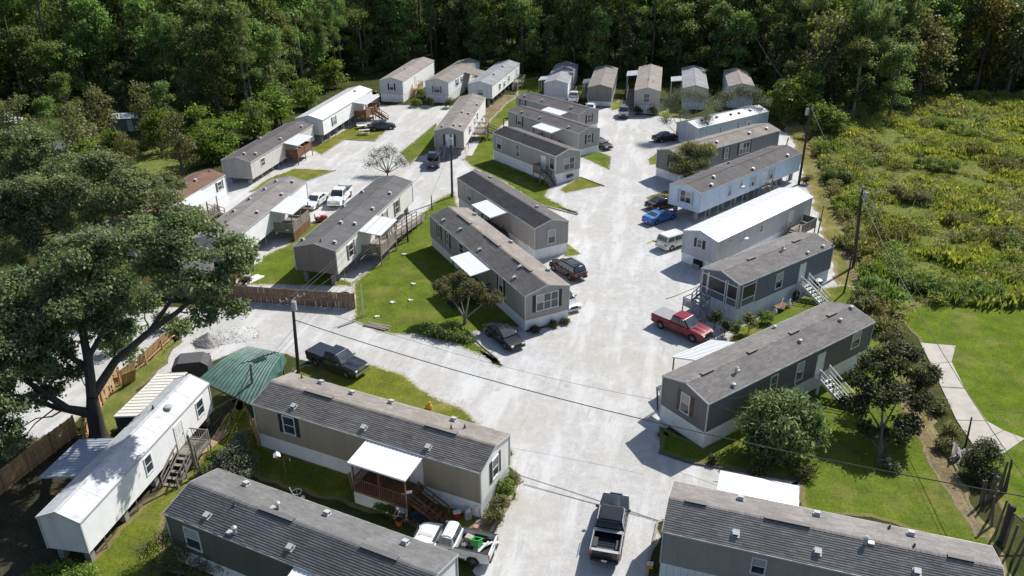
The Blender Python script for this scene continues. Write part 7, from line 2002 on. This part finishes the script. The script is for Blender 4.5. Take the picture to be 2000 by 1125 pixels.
# green ribbed roof on posts, sagging towards the front corner
TARP = mat('green_roofing', (0.045, 0.120, 0.102), 0.6, 0.45, 1.4, grime=.45, bmp=.25, bscale=6)
ct = [(-25.17, 54.41, 2.9), (-19.70, 51.20, 2.5), (-18.50, 55.57, 2.7), (-19.36, 58.44, 2.9), (-22.43, 58.98, 3.3), (-24.42, 58.16, 3.1)]
cx, cy = sum(p[0] for p in ct) / 6, sum(p[1] for p in ct) / 6
t = thing('green_shelter', 'green ribbed shelter roof on posts left of the taupe home', 'shelter', (cx, cy, 0))
def tpt(u, v):
    """surface of the roof: v from the low front edge to the ridge and beyond, u along it"""
    A_, B_ = Vector(ct[0]), Vector(ct[1])
    C_, D_ = Vector(ct[4]), Vector(ct[3])
    a = A_.lerp(B_, u); b = C_.lerp(D_, u)
    p = a.lerp(b, v)
    p.z += .35 * math.sin(math.pi * v) - .12 * math.sin(math.pi * u) * (1 - v) + .05 * mnoise.noise((u * 4, v * 4, 2))
    return p - Vector((cx, cy, 0))
nu, nv = 17, 7
for i in range(nu):
    b = MB()
    vs = []
    u0, u1 = i / nu + .002, (i + 1) / nu - .002
    lift = .012 * (i % 2)
    for j in range(nv + 1):
        v_ = j / nv
        p0, p1 = tpt(u0, v_), tpt(u1, v_)
        pm = p0.lerp(p1, .5) + Vector((0, 0, .045))
        vs += [p0 + Vector((0, 0, lift)), pm + Vector((0, 0, lift)), p1 + Vector((0, 0, lift))]
    fs = []
    for j in range(nv):
        for e in (0, 1):
            fs.append((j * 3 + e, j * 3 + e + 1, j * 3 + e + 4, j * 3 + e + 3))
    b.add(vs, fs)
    b.build('roof_sheet', TARP, t)
fl = MB()
q0, q1 = tpt(.998, 0), tpt(.998, 1)
n = 14
vs = []
for i in range(n + 1):
    p = q0.lerp(q1, i / n); p.z = tpt(.998, i / n).z
    w_ = .18 * math.sin(i * 2.4)
    vs += [p, p + Vector((.25 + w_ * .3, -.2 + w_, -.9 - .25 * math.sin(i * 1.7)))]
fl.add(vs, [(2 * i, 2 * i + 1, 2 * i + 3, 2 * i + 2) for i in range(n)])
fl.build('hanging_tarp', TARP, t)
for u, v_ in ((.03, .04), (.97, .04), (.03, .97), (.97, .97), (.5, .03)):
    p = tpt(u, v_)
    MB().beam((p.x, p.y, 0), (p.x, p.y, p.z - .03), .1).build('post', WOODS['dark'], t)
MB().beam(tpt(0, .01) - Vector((0, 0, .08)), tpt(1, .01) - Vector((0, 0, .08)), .06, .14).build('edge_beam', WOODS['dark'], t)
def planks_pile(name, label, xy, rz, n, L, wood, w=.2, seed=1):
    t = thing(name, label, 'plank pile', (*xy, 0), rz)
    gg = random.Random(seed)
    for i in range(n):
        inst('plank', plank('loose_plank', (L, w, .05), WOODS[wood]), t, (gg.uniform(-.15, .15), (i % 4 - 1.5) * (w + .03), .04 + .055 * (i // 4)), (0, 0, gg.uniform(-.06, .06)))
planks_pile('plank_pile', 'pile of old brown planks on the lawn by the side road', (-13.03, 68.11), R(-22), 8, 2.5, 'grey')
planks_pile('plank_pile', 'pale new boards on the grass beside the wooden steps', (-23.06, 49.87), R(70), 7, 3.4, 'tan', seed=3)
planks_pile('plank_pile', 'stack of white washed boards at the end of the white oak side home', (-28.08, 78.38), R(60), 8, 2.6, 'white', .24, 4)
planks_pile('plank_pile', 'few boards lying under the stair of the slate home', (23.64, 54.80), R(-10), 5, 3.0, 'dark', seed=5)
# picnic table and bench by the white metal roof
t = thing('picnic_table', 'small picnic table on the lawn below the dark blue sedan', 'picnic table', (-25.09, 135.25), R(15))
pt = mat('grey_table_top', (.42, .41, .40), .7, .2)
for i in range(4):
    inst('table_board', plank('table_board', (1.8, .18, .04), pt), t, (0, -.3 + i * .2, .75))
for s in (-1, 1):
    inst('seat_board', plank('seat_board', (1.8, .26, .04), pt), t, (0, s * .75, .45))
    MB().beam((s * .65, -.7, 0), (s * .65, .1, .74), .06).build('leg', pt, t); MB().beam((s * .65, .7, 0), (s * .65, -.1, .74), .06).build('leg', pt, t)
t = thing('flat_trailer', 'white utility trailer between brown stairs and dark blue sedan', 'trailer', (-25.71, 139.14), R(18))
MB().box((0, 0, .55), (2.6, 1.3, .08)).build('trailer_bed', WHITE, t)
MB().beam((1.3, 0, .5), (2.1, 0, .42), .07).build('tongue', STEEL, t)
for s in (-1, 1):
    inst('wheel', wheel_mesh(.28, .16), t, (-.1, s * .7, .28))
    MB().box((0, s * .63, .8), (2.5, .05, .06)).build('side_rail', WHITE, t); MB().box((-1.2, s * .63, .68), (.05, .05, .25)).build('stake', WHITE, t)
# hitch frame under the gable of the hitch end home
t = thing('porch_steps', 'metal framed steps leaning from the white gable door to ground', 'stairs', to_world(hm('T6'), -2.6, .2), R(hm('T6')['p'][2]))
stair_parts(t, (2.5, -.2, 1.35), (.2, -.2, 0), .95, WOODS['blue'])
MB().box((2.3, -.2, 1.33), (.6, 1.6, .06)).build('landing', WOODS['blue'], t)
# riding mower
t = thing('riding_mower', 'red riding mower with grey seat between two left homes', 'mower', (-24.13, 95.48), R(20))
REDP = paint('mower_red', (.42, .02, .03))
MB().prism([(-.2, .35), (.75, .35), (.78, .62), (.3, .78), (-.1, .7)], -.26, .26).build('hood', REDP, t, fix=True, bevel=.05)
MB().box((-.5, 0, .5), (.7, .75, .2)).build('fender', REDP, t, fix=True, bevel=.05)
MB().box((-.55, 0, .68), (.42, .45, .1)).build('seat', VENTM, t, fix=True, bevel=.04); MB().box((-.78, 0, .92), (.1, .45, .4)).build('backrest', VENTM, t, fix=True, bevel=.04)
MB().tube([(.0, 0, .72), (-.2, 0, 1.0)], .03, 6).build('steering_column', PLASTIC, t)
MB().box((.1, 0, .22), (.7, 1.05, .14)).build('mowing_deck', REDP, t, fix=True, bevel=.03)
for x_, r_ in ((-.5, .27), (.6, .19)):
    for s in (-1, 1):
        inst('wheel', wheel_mesh(r_, .18), t, (x_, s * .42, r_))
# scrap in the bed of the white truck
wx, wy = -3.75, 38.75
def at_truck(x, y, z):
    c, s = math.cos(R(163.5)), math.sin(R(163.5))
    return (wx + c * x - s * y, wy + s * x + c * y, z)
t = thing('plastic_tub', 'bright green plastic tub in the bed of the white truck', 'tub', at_truck(-1.55, .1, .81), R(163.5))
GP = mat('green_plastic', (.01, .22, .03), .4, .1)
for a, d in (((0, .25, .2), (.55, .03, .4)), ((0, -.25, .2), (.55, .03, .4)), ((.27, 0, .2), (.03, .53, .4)), ((-.27, 0, .2), (.03, .53, .4)), ((0, 0, .02), (.55, .53, .03))):
    MB().box(a, d).build('tub_side', GP, t)
for a, d in (((0, .27, .41), (.64, .07, .03)), ((0, -.27, .41), (.64, .07, .03)), ((.3, 0, .41), (.07, .6, .03)), ((-.3, 0, .41), (.07, .6, .03))):
    MB().box(a, d).build('rim', mat('light_green_plastic', (.05, .45, .1), .4, .1), t)
t.rotation_euler = (.35, .25, 2.6)
t.location.z += .18
t = thing('scrap_boards', 'pale boards lying in the rear of the white truck bed', 'boards', at_truck(-2.1, .0, .85), R(163.5))
for i in range(4):
    inst('board', plank('scrap_board', (1.1, .14, .03), WOODS['white']), t, (.1 * i - .2, .2 * i - .4, .05 + .05 * i), (.1, .05 * i, .4 + .25 * i))
t = thing('spare_wheel', 'small wheel lying behind the cab of the white truck', 'wheel', at_truck(-.75, .25, .93), 0)
o = inst('tyre', wheel_mesh(.28, .16), t, (0, 0, 0), (math.pi / 2, 0, 0)); inst('rim', rim_mesh(.28, .16), o)
t = thing('cardboard_box', 'pale box in the bed of the white truck behind its cab', 'box', at_truck(-.9, -.4, .81), R(150))
MB().box((0, 0, .15), (.5, .4, .3)).build('carton', mat('cardboard', (.42, .36, .29), .9, .15), t); MB().box((0, .1, .31), (.5, .18, .01), 0, 0, .1).build('flap', MATS['cardboard'], t)
# yard things round the taupe home
def chair(label, xy, rz, m, group='white plastic chairs'):
    t = thing('plastic_chair', label, 'chair', (*xy, 0), rz, group)
    MB().box((0, 0, .42), (.46, .46, .04)).build('seat', m, t, fix=True, bevel=.015)
    MB().box((-.22, 0, .68), (.04, .44, .46), 0, 0, -.15).build('backrest', m, t, fix=True, bevel=.015)
    for a in (-1, 1):
        for b in (-1, 1):
            MB().beam((a * .2, b * .2, 0), (a * .19, b * .19, .42), .04).build('leg', m, t)
        MB().beam((-.2, a * .24, .62), (.2, a * .24, .62), .05).build('armrest', m, t)
    return t
t = thing('wash_ring', 'pale round wire basket with a back on the shaded lawn', 'basket', (-15.08, 44.05), .4)
MB().tube([(.32 * math.cos(i * .4488), .32 * math.sin(i * .4488), .35) for i in range(15)], .03, 6).build('hoop', WHITE, t)
MB().tube([(-.32, 0, .35), (-.45, 0, .85)], .035, 6).build('back', WHITE, t)
for i in range(4):
    MB().tube([(.3 * math.cos(i * 1.57), .3 * math.sin(i * 1.57), .35), (.22 * math.cos(i * 1.57), .22 * math.sin(i * 1.57), 0)], .02, 5).build('leg', WHITE, t)
t = thing('ball', 'small pale ball on the shaded lawn by the wire basket', 'ball', (-14.60, 43.68))
MB().tube([(0, 0, .01), (0, 0, .05), (0, 0, .15), (0, 0, .25), (0, 0, .29)], [.03, .12, .15, .12, .03], 10).build('ball_body', WHITE, t, smooth=True)
t = thing('bird_feeder', 'wooden post with white topped bird feeder on shaded lawn', 'bird feeder', (-16.38, 46.13), .3)
MB().beam((0, 0, 0), (0, 0, 1.75), .09).build('post', WOODS['brown'], t); MB().beam((-.45, 0, 1.6), (.45, 0, 1.6), .08).build('cross_bar', WOODS['brown'], t)
MB().box((-.4, 0, 1.82), (.34, .3, .3)).build('feeder_box', WOODS['brown'], t); MB().prism([(-.65, 1.97), (-.15, 1.97), (-.4, 2.16)], -.24, .24).build('feeder_roof', WHITE, t, fix=True)
MB().box((.42, 0, 1.42), (.1, .1, .24)).build('hanging_feeder', VENTM, t)
t = thing('cooler', 'red cooler against the skirting near the white truck', 'cooler', (-3.77, 41.83), .3)
MB().box((0, 0, .22), (.5, .36, .42)).build('cooler_body', mat('red_plastic', (.45, .015, .02), .4, .1), t, fix=True, bevel=.03); MB().box((0, 0, .46), (.53, .39, .07)).build('cooler_lid', WHITE, t, fix=True, bevel=.02); MB().tube([(-.26, 0, .35), (-.26, 0, .58), (.26, 0, .58), (.26, 0, .35)], .02, 6).build('handle', WHITE, t)
t = thing('appliance', 'grey and white water cooler box by the red cooler', 'appliance', (-3.04, 41.73), .3)
MB().box((0, 0, .35), (.45, .42, .7)).build('cabinet', mat('grey_plastic', (.32, .34, .37), .5, .1), t, fix=True, bevel=.02); MB().box((0, -.1, .74), (.34, .2, .12)).build('control_panel', WHITE, t); MB().tube([(.1, -.05, .72), (.1, -.05, .95)], .06, 8).build('spout', WHITE, t)
t = thing('hand_truck', 'thin metal hand truck leaning on the skirting', 'hand truck', (-2.42, 41.72), .3)
for s in (-.18, .18):
    MB().tube([(s, -.15, .1), (s, .05, 1.05)], .022, 6).build('frame_tube', STEEL, t); inst('wheel', wheel_mesh(.1, .06), t, (s * 1.3, -.12, .1), (0, 0, 1.57))
MB().tube([(-.18, .05, 1.05), (.18, .05, 1.05)], .022, 6).build('handle', STEEL, t); MB().box((0, -.28, .03), (.42, .26, .02)).build('toe_plate', STEEL, t)
t = thing('bucket', 'pink bucket beside the gable bed near the white truck', 'bucket', (-2.44, 40.66), 0)
PK = mat('pink_plastic', (.5, .22, .24), .5, .1)
MB().tube([(0, 0, .0), (0, 0, .3)], [.14, .18], 12).build('pail', PK, t); MB().tube([(-.18, 0, .28), (-.12, 0, .42), (.12, 0, .42), (.18, 0, .28)], .012, 5).build('bail', STEEL, t)
t = thing('wheelbarrow', 'blue wheelbarrow parked at the foot of the porch stairs', 'wheelbarrow', (-6.18, 41.45), .6)
BL = mat('blue_steel', (.035, .06, .12), .5, .15)
MB().add([(-.4, -.3, .35), (.35, -.26, .35), (.35, .26, .35), (-.4, .3, .35), (-.6, -.42, .65), (.6, -.36, .62), (.6, .36, .62), (-.6, .42, .65)], [(3, 2, 1, 0), (0, 1, 5, 4), (1, 2, 6, 5), (2, 3, 7, 6), (3, 0, 4, 7)]).build('tray', BL, t)
for s in (-1, 1):
    MB().tube([(.7, s * .1, .2), (-.3, s * .25, .35), (-1.05, s * .32, .6)], .025, 6).build('handle', WOODS['dark'], t); MB().tube([(-.35, s * .24, .34), (-.4, s * .26, 0)], .02, 6).build('leg', STEEL, t)
inst('wheel', wheel_mesh(.2, .1), t, (.7, 0, .2))
t = thing('leaning_board', 'white panel leaning at the left end of the wooden porch', 'board', to_world(hm('T16'), 9.2, 3.0), R(hm('T16')['p'][2] + 60))
MB().box((0, 0, .95), (1.1, .04, 1.9), 0, 0, .08).build('panel', WHITE, t); MB().box((.2, -.3, .8), (1.0, .04, 1.6), 0, .3, .1).build('plywood_sheet', WOODS['tan'], t)
t = thing('yard_flag', 'small white windsock on the porch corner post', 'flag', to_world(hm('T16'), 4.35, 4.5, 0), .4)
MB().tube([(0, 0, 0), (0, 0, 2.6)], .02, 5).build('staff', STEEL, t); MB().add([(0, 0, 2.6), (.45, .1, 2.45), (.4, .05, 2.25), (0, 0, 2.35)], [(0, 1, 2, 3)]).build('cloth', WHITE, t)
# clutter beside the slate blue home
t = thing('big_tyre', 'big old tyre with a rusty rim under the white side stair', 'tyre', to_world(d19, 8.6, -3.0, .0), R(d19['p'][2] + 8))
o = inst('tyre', wheel_mesh(.55, .3), t, (0, 0, .55)); inst('rim', rim_mesh(.55, .3), o)
t = thing('heat_pump', 'grey round air conditioner on a stand right of the white stair', 'air conditioner', to_world(d19, 12.0, -3.1), R(d19['p'][2]))
MB().tube([(0, 0, .1), (0, 0, 1.3)], .42, 14).build('casing', mat('dark_grille', (.05, .05, .05), .7, .2), t); MB().tube([(0, 0, 1.3), (0, 0, 1.36), (0, 0, 1.42)], [.44, .44, .2], 14).build('fan_cover', VENTM, t); MB().box((0, 0, .05), (1.0, 1.0, .1)).build('pad', BLOCK, t)
t = thing('wood_cart', 'old wooden cart with bits piled beside the slate blue home', 'cart', to_world(d19, 5.6, -3.4), R(d19['p'][2]))
MB().box((0, 0, .5), (1.5, .7, .06)).build('cart_bed', WOODS['brown'], t)
for s in (-1, 1):
    inst('wheel', wheel_mesh(.22, .08), t, (-.4, s * .4, .22)); MB().beam((.6, s * .3, 0), (.6, s * .3, .5), .06).build('leg', WOODS['brown'], t)
MB().beam((-.7, -.3, .55), (.9, .4, .9), .06).build('loose_stick', WOODS['tan'], t)
for i, (s_, y_, lb) in enumerate(((4.4, -3.6, 'pale stone goose ornament among the plants'), (6.8, -3.5, 'white planter pot nearest the big old tyre'))):
    t = thing('garden_ornament', lb, 'ornament', to_world(d19, s_, y_), R(40 * i))
    MB().tube([(0, 0, 0), (0, 0, .2), (0, 0, .45), (.05, 0, .6)], [.16, .24, .2, .1], 10).build('ornament_body', WHITE, t, smooth=True); MB().tube([(.05, 0, .58), (.1, 0, .78), (.2, 0, .8)], [.07, .06, .03], 8).build('neck', WHITE, t)
# ac boxes
for k, s_, z_, lb in (('T21', 9.1, 2.45, 'white window air conditioner on the light blue home'), ('T20', 5.28, 2.35, 'window air conditioner on the stained metal wall')):
    d = hm(k)
    t = thing('window_air_conditioner', lb, 'air conditioner', to_world(d, s_, -d['p'][6] / 2 - .25, z_), R(d['p'][2]))
    MB().box((0, 0, .2), (.6, .5, .4)).build('casing', WHITE, t, fix=True, bevel=.02); MB().box((0, -.26, .2), (.5, .02, .3)).build('grille', PALE, t)
t = thing('crawl_hatch', 'dark open hatch panel at the white skirting by the lane', 'hatch', to_world(hm('T20'), -.12, -.1, .45), R(hm('T20')['p'][2]))
MB().box((0, 0, .1), (.1, 1.2, .75)).build('hatch_opening', BLACK, t); MB().box((-.08, .2, -.25), (.06, .9, .35), 0, 0, .3).build('hatch_door', mat('grey_panel', (.25, .28, .3), .6, .2), t)
t = thing('small_shelf', 'black wedge shelf on the white skirting under double window', 'shelf', to_world(hm('T9'), -.25, -.3, .7), R(hm('T9')['p'][2]))
MB().prism([(-.2, 0), (.1, 0), (.1, .35)], -.6, .6).build('wedge', mat('black_wedge', (.03, .03, .03), .6, .2), t, fix=True); MB().box((0, 0, .02), (.3, 1.3, .04)).build('shelf_board', PLASTIC, t)
# warning sign by the bottom right home
t = thing('warning_sign', 'small red white and yellow sign on a post by the lane', 'sign', (8.34, 36.45), R(-4))
MB().beam((0, 0, 0), (0, 0, 1.45), .06).build('post', WOODS['dark'], t)
bd = MB().box((0, -.05, 1.22), (.36, .02, .30)).build('sign_board', WHITE, t)
MB().box((0, -.05, .92), (.36, .02, .28)).build('sign_board', mat('sign_yellow', (.55, .33, .01), .5, .1), t)
for i in range(3):
    MB().box((0, -.062, 1.29 - .07 * i), (.20 - .04 * i, .004, .025)).build('sign_mark', mat('sign_red', (.4, .02, .02), .5, .1), bd)
# hoses, pipes, toys
def hose(label, pts, r, m, name='hose', cat='hose'):
    t = thing(name, label, cat, (*pts[0], 0))
    o0 = Vector((*pts[0], 0))
    MB().tube([Vector((*p, r)) - o0 for p in pts], r, 6).build('tube', m, t)
hose('thin pale pipe lying on the gravel before the screened porch', [(15.83, 73.64), (16.95, 74.32), (20.26, 76.91)], .05, mat('pale_pipe', (.5, .42, .34), .6, .1), 'pipe', 'pipe')
hose('yellow hose curled on gravel by the white minivan', [(16.10, 87.87), (16.85, 88.78), (17.18, 88.16), (17.87, 89.39)], .06, mat('yellow_plastic', (.45, .42, .05), .5, .1))
hose('dark branch lying on the lawn beside the side road', [(-16.78, 67.85), (-15.50, 68.95), (-14.51, 70.30)], .05, BARK, 'fallen_branch', 'branch')
for i, (xy, lb) in enumerate((((-12.49, 84.93), 'white ball on the lawn by the ramp'), ((-13.40, 69.97), 'white scrap on the lawn near the plank pile'), ((-12.28, 73.00), 'left pale scrap on the big lawn'), ((-10.50, 73.44), 'right pale scrap on the big lawn'), ((-10.60, 77.22), 'pale stone patch on the big lawn'))):
    t = thing('lawn_scrap', lb, 'litter', (*xy, 0))
    MB().box((0, 0, .09), (.4, .28, .16), 0, i * .7).build('scrap_body', WHITE, t, fix=True, bevel=.04); MB().box((.2, .15, .05), (.3, .2, .06), 0, i + .5).build('scrap_flap', PALE, t)
t = thing('fire_pit', 'dark round pit ring on the grass by the brown fence', 'fire pit', (-17.44, 74.65))
MB().tube([(.55 * math.cos(i * .4488), .55 * math.sin(i * .4488), .12) for i in range(15)], .1, 6).build('ring', PLASTIC, t); MB().tube([(0, 0, .02), (0, 0, .06)], .5, 14).build('ash_bed', BLACK, t)
t = thing('traffic_marker', 'orange yellow bag on the grass edge behind the taupe roof', 'bag', (-6.80, 54.46))
MB().tube([(0, 0, .02), (0, 0, .2), (0, 0, .45), (.1, 0, .6)], [.25, .3, .22, .06], 9).build('bag_body', mat('orange_bag', (.5, .26, .02), .6, .2), t); MB().box((.1, 0, .62), (.1, .2, .05)).build('bag_tie', WOODS['tan'], t)
# small sheds and roofs seen through the trees on the left
for i, (xy, rz, sx, sy, h, rc, lb) in enumerate([((-67.17, 139.15), 8, 5, 3, 2.3, rf['lgrey'], 'far white roofed shed at the edge of the dark forest'), ((-66.56, 120.01), -30, 7, 3.6, 2.6, rf['grey'], 'grey roofed shed half buried in the left trees'), ((-83.52, 136.18), -15, 4, 3, 2.4, rf['white'], 'white roofed shed among the orange tinted trees'), ((-89.45, 140.17), 10, 3, 2.6, 2.4, rf['white'], 'white roofed shed at the very left edge of the photo'), ((-48.67, 84.32), 40, 5, 3.4, 2.6, rf['grey'], 'grey roofed shed seen through the oak crowns'), ((-33.42, 76.71), 8, 3.6, 3.0, 2.4, rf['grey'], 'dark shed behind the brown fence under the oak limb')]):
    t = thing('garden_shed', lb, 'shed', (*xy, 0), R(rz))
    MB().prism([(-sy / 2, 0), (sy / 2, 0), (sy / 2, h), (0, h + .5), (-sy / 2, h)], -sx / 2, sx / 2, axis='X').build('wall', wall['dgray'] if i != 5 else wall['brown'], t, fix=True)
    q = MB()
    for s in (-1, 1):
        q.add([(-sx / 2 - .15, 0, h + .56), (sx / 2 + .15, 0, h + .56), (sx / 2 + .15, s * (sy / 2 + .2), h - .02), (-sx / 2 - .15, s * (sy / 2 + .2), h - .02), (-sx / 2 - .15, 0, h + .51), (sx / 2 + .15, 0, h + .51), (sx / 2 + .15, s * (sy / 2 + .2), h - .07), (-sx / 2 - .15, s * (sy / 2 + .2), h - .07)], [(0, 1, 2, 3), (7, 6, 5, 4), (2, 6, 7, 3), (0, 3, 7, 4), (1, 5, 6, 2)])
    q.build('roof', rc, t, fix=True)
    MB().box((sx * .2, -sy / 2 - .02, 1.0), (.9, .04, 2.0)).build('door', PALE, t)

# ------------------------------------------------------------ the person bending by the porch
def person(xy, heading):
    t = thing('person', 'person in grey shirt and dark shorts bending beside the wooden porch', 'person', (*xy, 0), heading)
    J = {'pelvis': (0, 0, .88), 'spine': (.10, 0, 1.06), 'chest': (.30, 0, 1.24), 'neck': (.44, 0, 1.33), 'skull': (.53, 0, 1.37), 'crown': (.60, 0, 1.40)}
    E_ = [('pelvis', 'spine'), ('spine', 'chest'), ('chest', 'neck'), ('neck', 'skull'), ('skull', 'crown')]
    rad = {'pelvis': .145, 'spine': .135, 'chest': .15, 'neck': .06, 'skull': .10, 'crown': .085}
    for s, n in ((1, 'l'), (-1, 'r')):
        J.update({'hip' + n: (-.01, s * .10, .84), 'knee' + n: (.06, s * .12, .47), 'ank' + n: (-.03, s * .12, .08), 'toe' + n: (.14, s * .13, .04), 'sho' + n: (.34, s * .20, 1.22), 'elb' + n: (.44, s * .25, .95), 'wri' + n: (.60, s * .17, .76), 'palm' + n: (.66, s * .15, .71)})
        rad.update({'hip' + n: .10, 'knee' + n: .062, 'ank' + n: .042, 'toe' + n: .036, 'sho' + n: .068, 'elb' + n: .044, 'wri' + n: .028, 'palm' + n: .036})
        E_ += [('pelvis', 'hip' + n), ('hip' + n, 'knee' + n), ('knee' + n, 'ank' + n), ('ank' + n, 'toe' + n), ('chest', 'sho' + n), ('sho' + n, 'elb' + n), ('elb' + n, 'wri' + n), ('wri' + n, 'palm' + n)]
        for k, (dy, ln) in enumerate(((-.03, .075), (-.01, .085), (.01, .08), (.03, .065))):
            a, b = f'f{k}a{n}', f'f{k}b{n}'
            J[a] = (.70 + ln * .4, s * .15 + dy, .685); J[b] = (.70 + ln * .75, s * .15 + dy, .64)
            rad[a] = .0095; rad[b] = .008
            E_ += [('palm' + n, a), (a, b)]
        J['th' + n] = (.685, s * .15 - s * .055, .70); rad['th' + n] = .011
        E_ += [('palm' + n, 'th' + n)]
    keys = list(J)
    me = bpy.data.meshes.new('body')
    me.from_pydata([J[k] for k in keys], [(keys.index(a), keys.index(b)) for a, b in E_], [])
    o = link('body', me, t)
    md = o.modifiers.new('skin', 'SKIN')
    sv = me.skin_vertices[0].data
    for i, k in enumerate(keys):
        sv[i].radius = (rad[k], rad[k])
        sv[i].use_root = (k == 'pelvis')
    o.modifiers.new('sub', 'SUBSURF').levels = 1
    o.modifiers['sub'].render_levels = 1
    dg = bpy.context.evaluated_depsgraph_get()
    me2 = bpy.data.meshes.new_from_object(o.evaluated_get(dg))
    o.modifiers.clear()
    skin = mat('skin', (.42, .26, .19), .6, .08); shirt = mat('grey_shirt', (.30, .30, .32), .9, .15); shorts = mat('dark_shorts', (.03, .032, .04), .9, .2); hair = mat('dark_hair', (.03, .022, .018), .8, .2); shoe = mat('dark_shoe', (.04, .04, .04), .7, .2)
    for m in (skin, shirt, shorts, hair, shoe):
        me2.materials.append(m)
    for p in me2.polygons:
        c = p.center
        if c.z < .1: i = 4
        elif c.x > .50 and c.z > 1.20 and abs(c.y) < .13: i = 3 if (c.z > 1.36 or c.x < .53) else 0
        elif .42 < c.z < .93 and c.x < .22: i = 2
        elif c.z > .90 and c.x < .455: i = 1
        else: i = 0
        p.material_index = i
        p.use_smooth = True
    o.data = me2
person((-7.27, 41.36), R(200))
t = thing('planter_tub', 'orange tub on the ground in front of the bending person', 'tub', (-7.59, 41.17))
MB().tube([(0, 0, 0), (0, 0, .38), (0, 0, .42)], [.2, .28, .3], 14).build('tub_wall', mat('orange_plastic', (.45, .12, .03), .5, .15), t); MB().tube([(0, 0, .36), (0, 0, .425)], [.25, .24], 12).build('soil', mat('potting_soil', (.04, .03, .02), .95, .2), t)
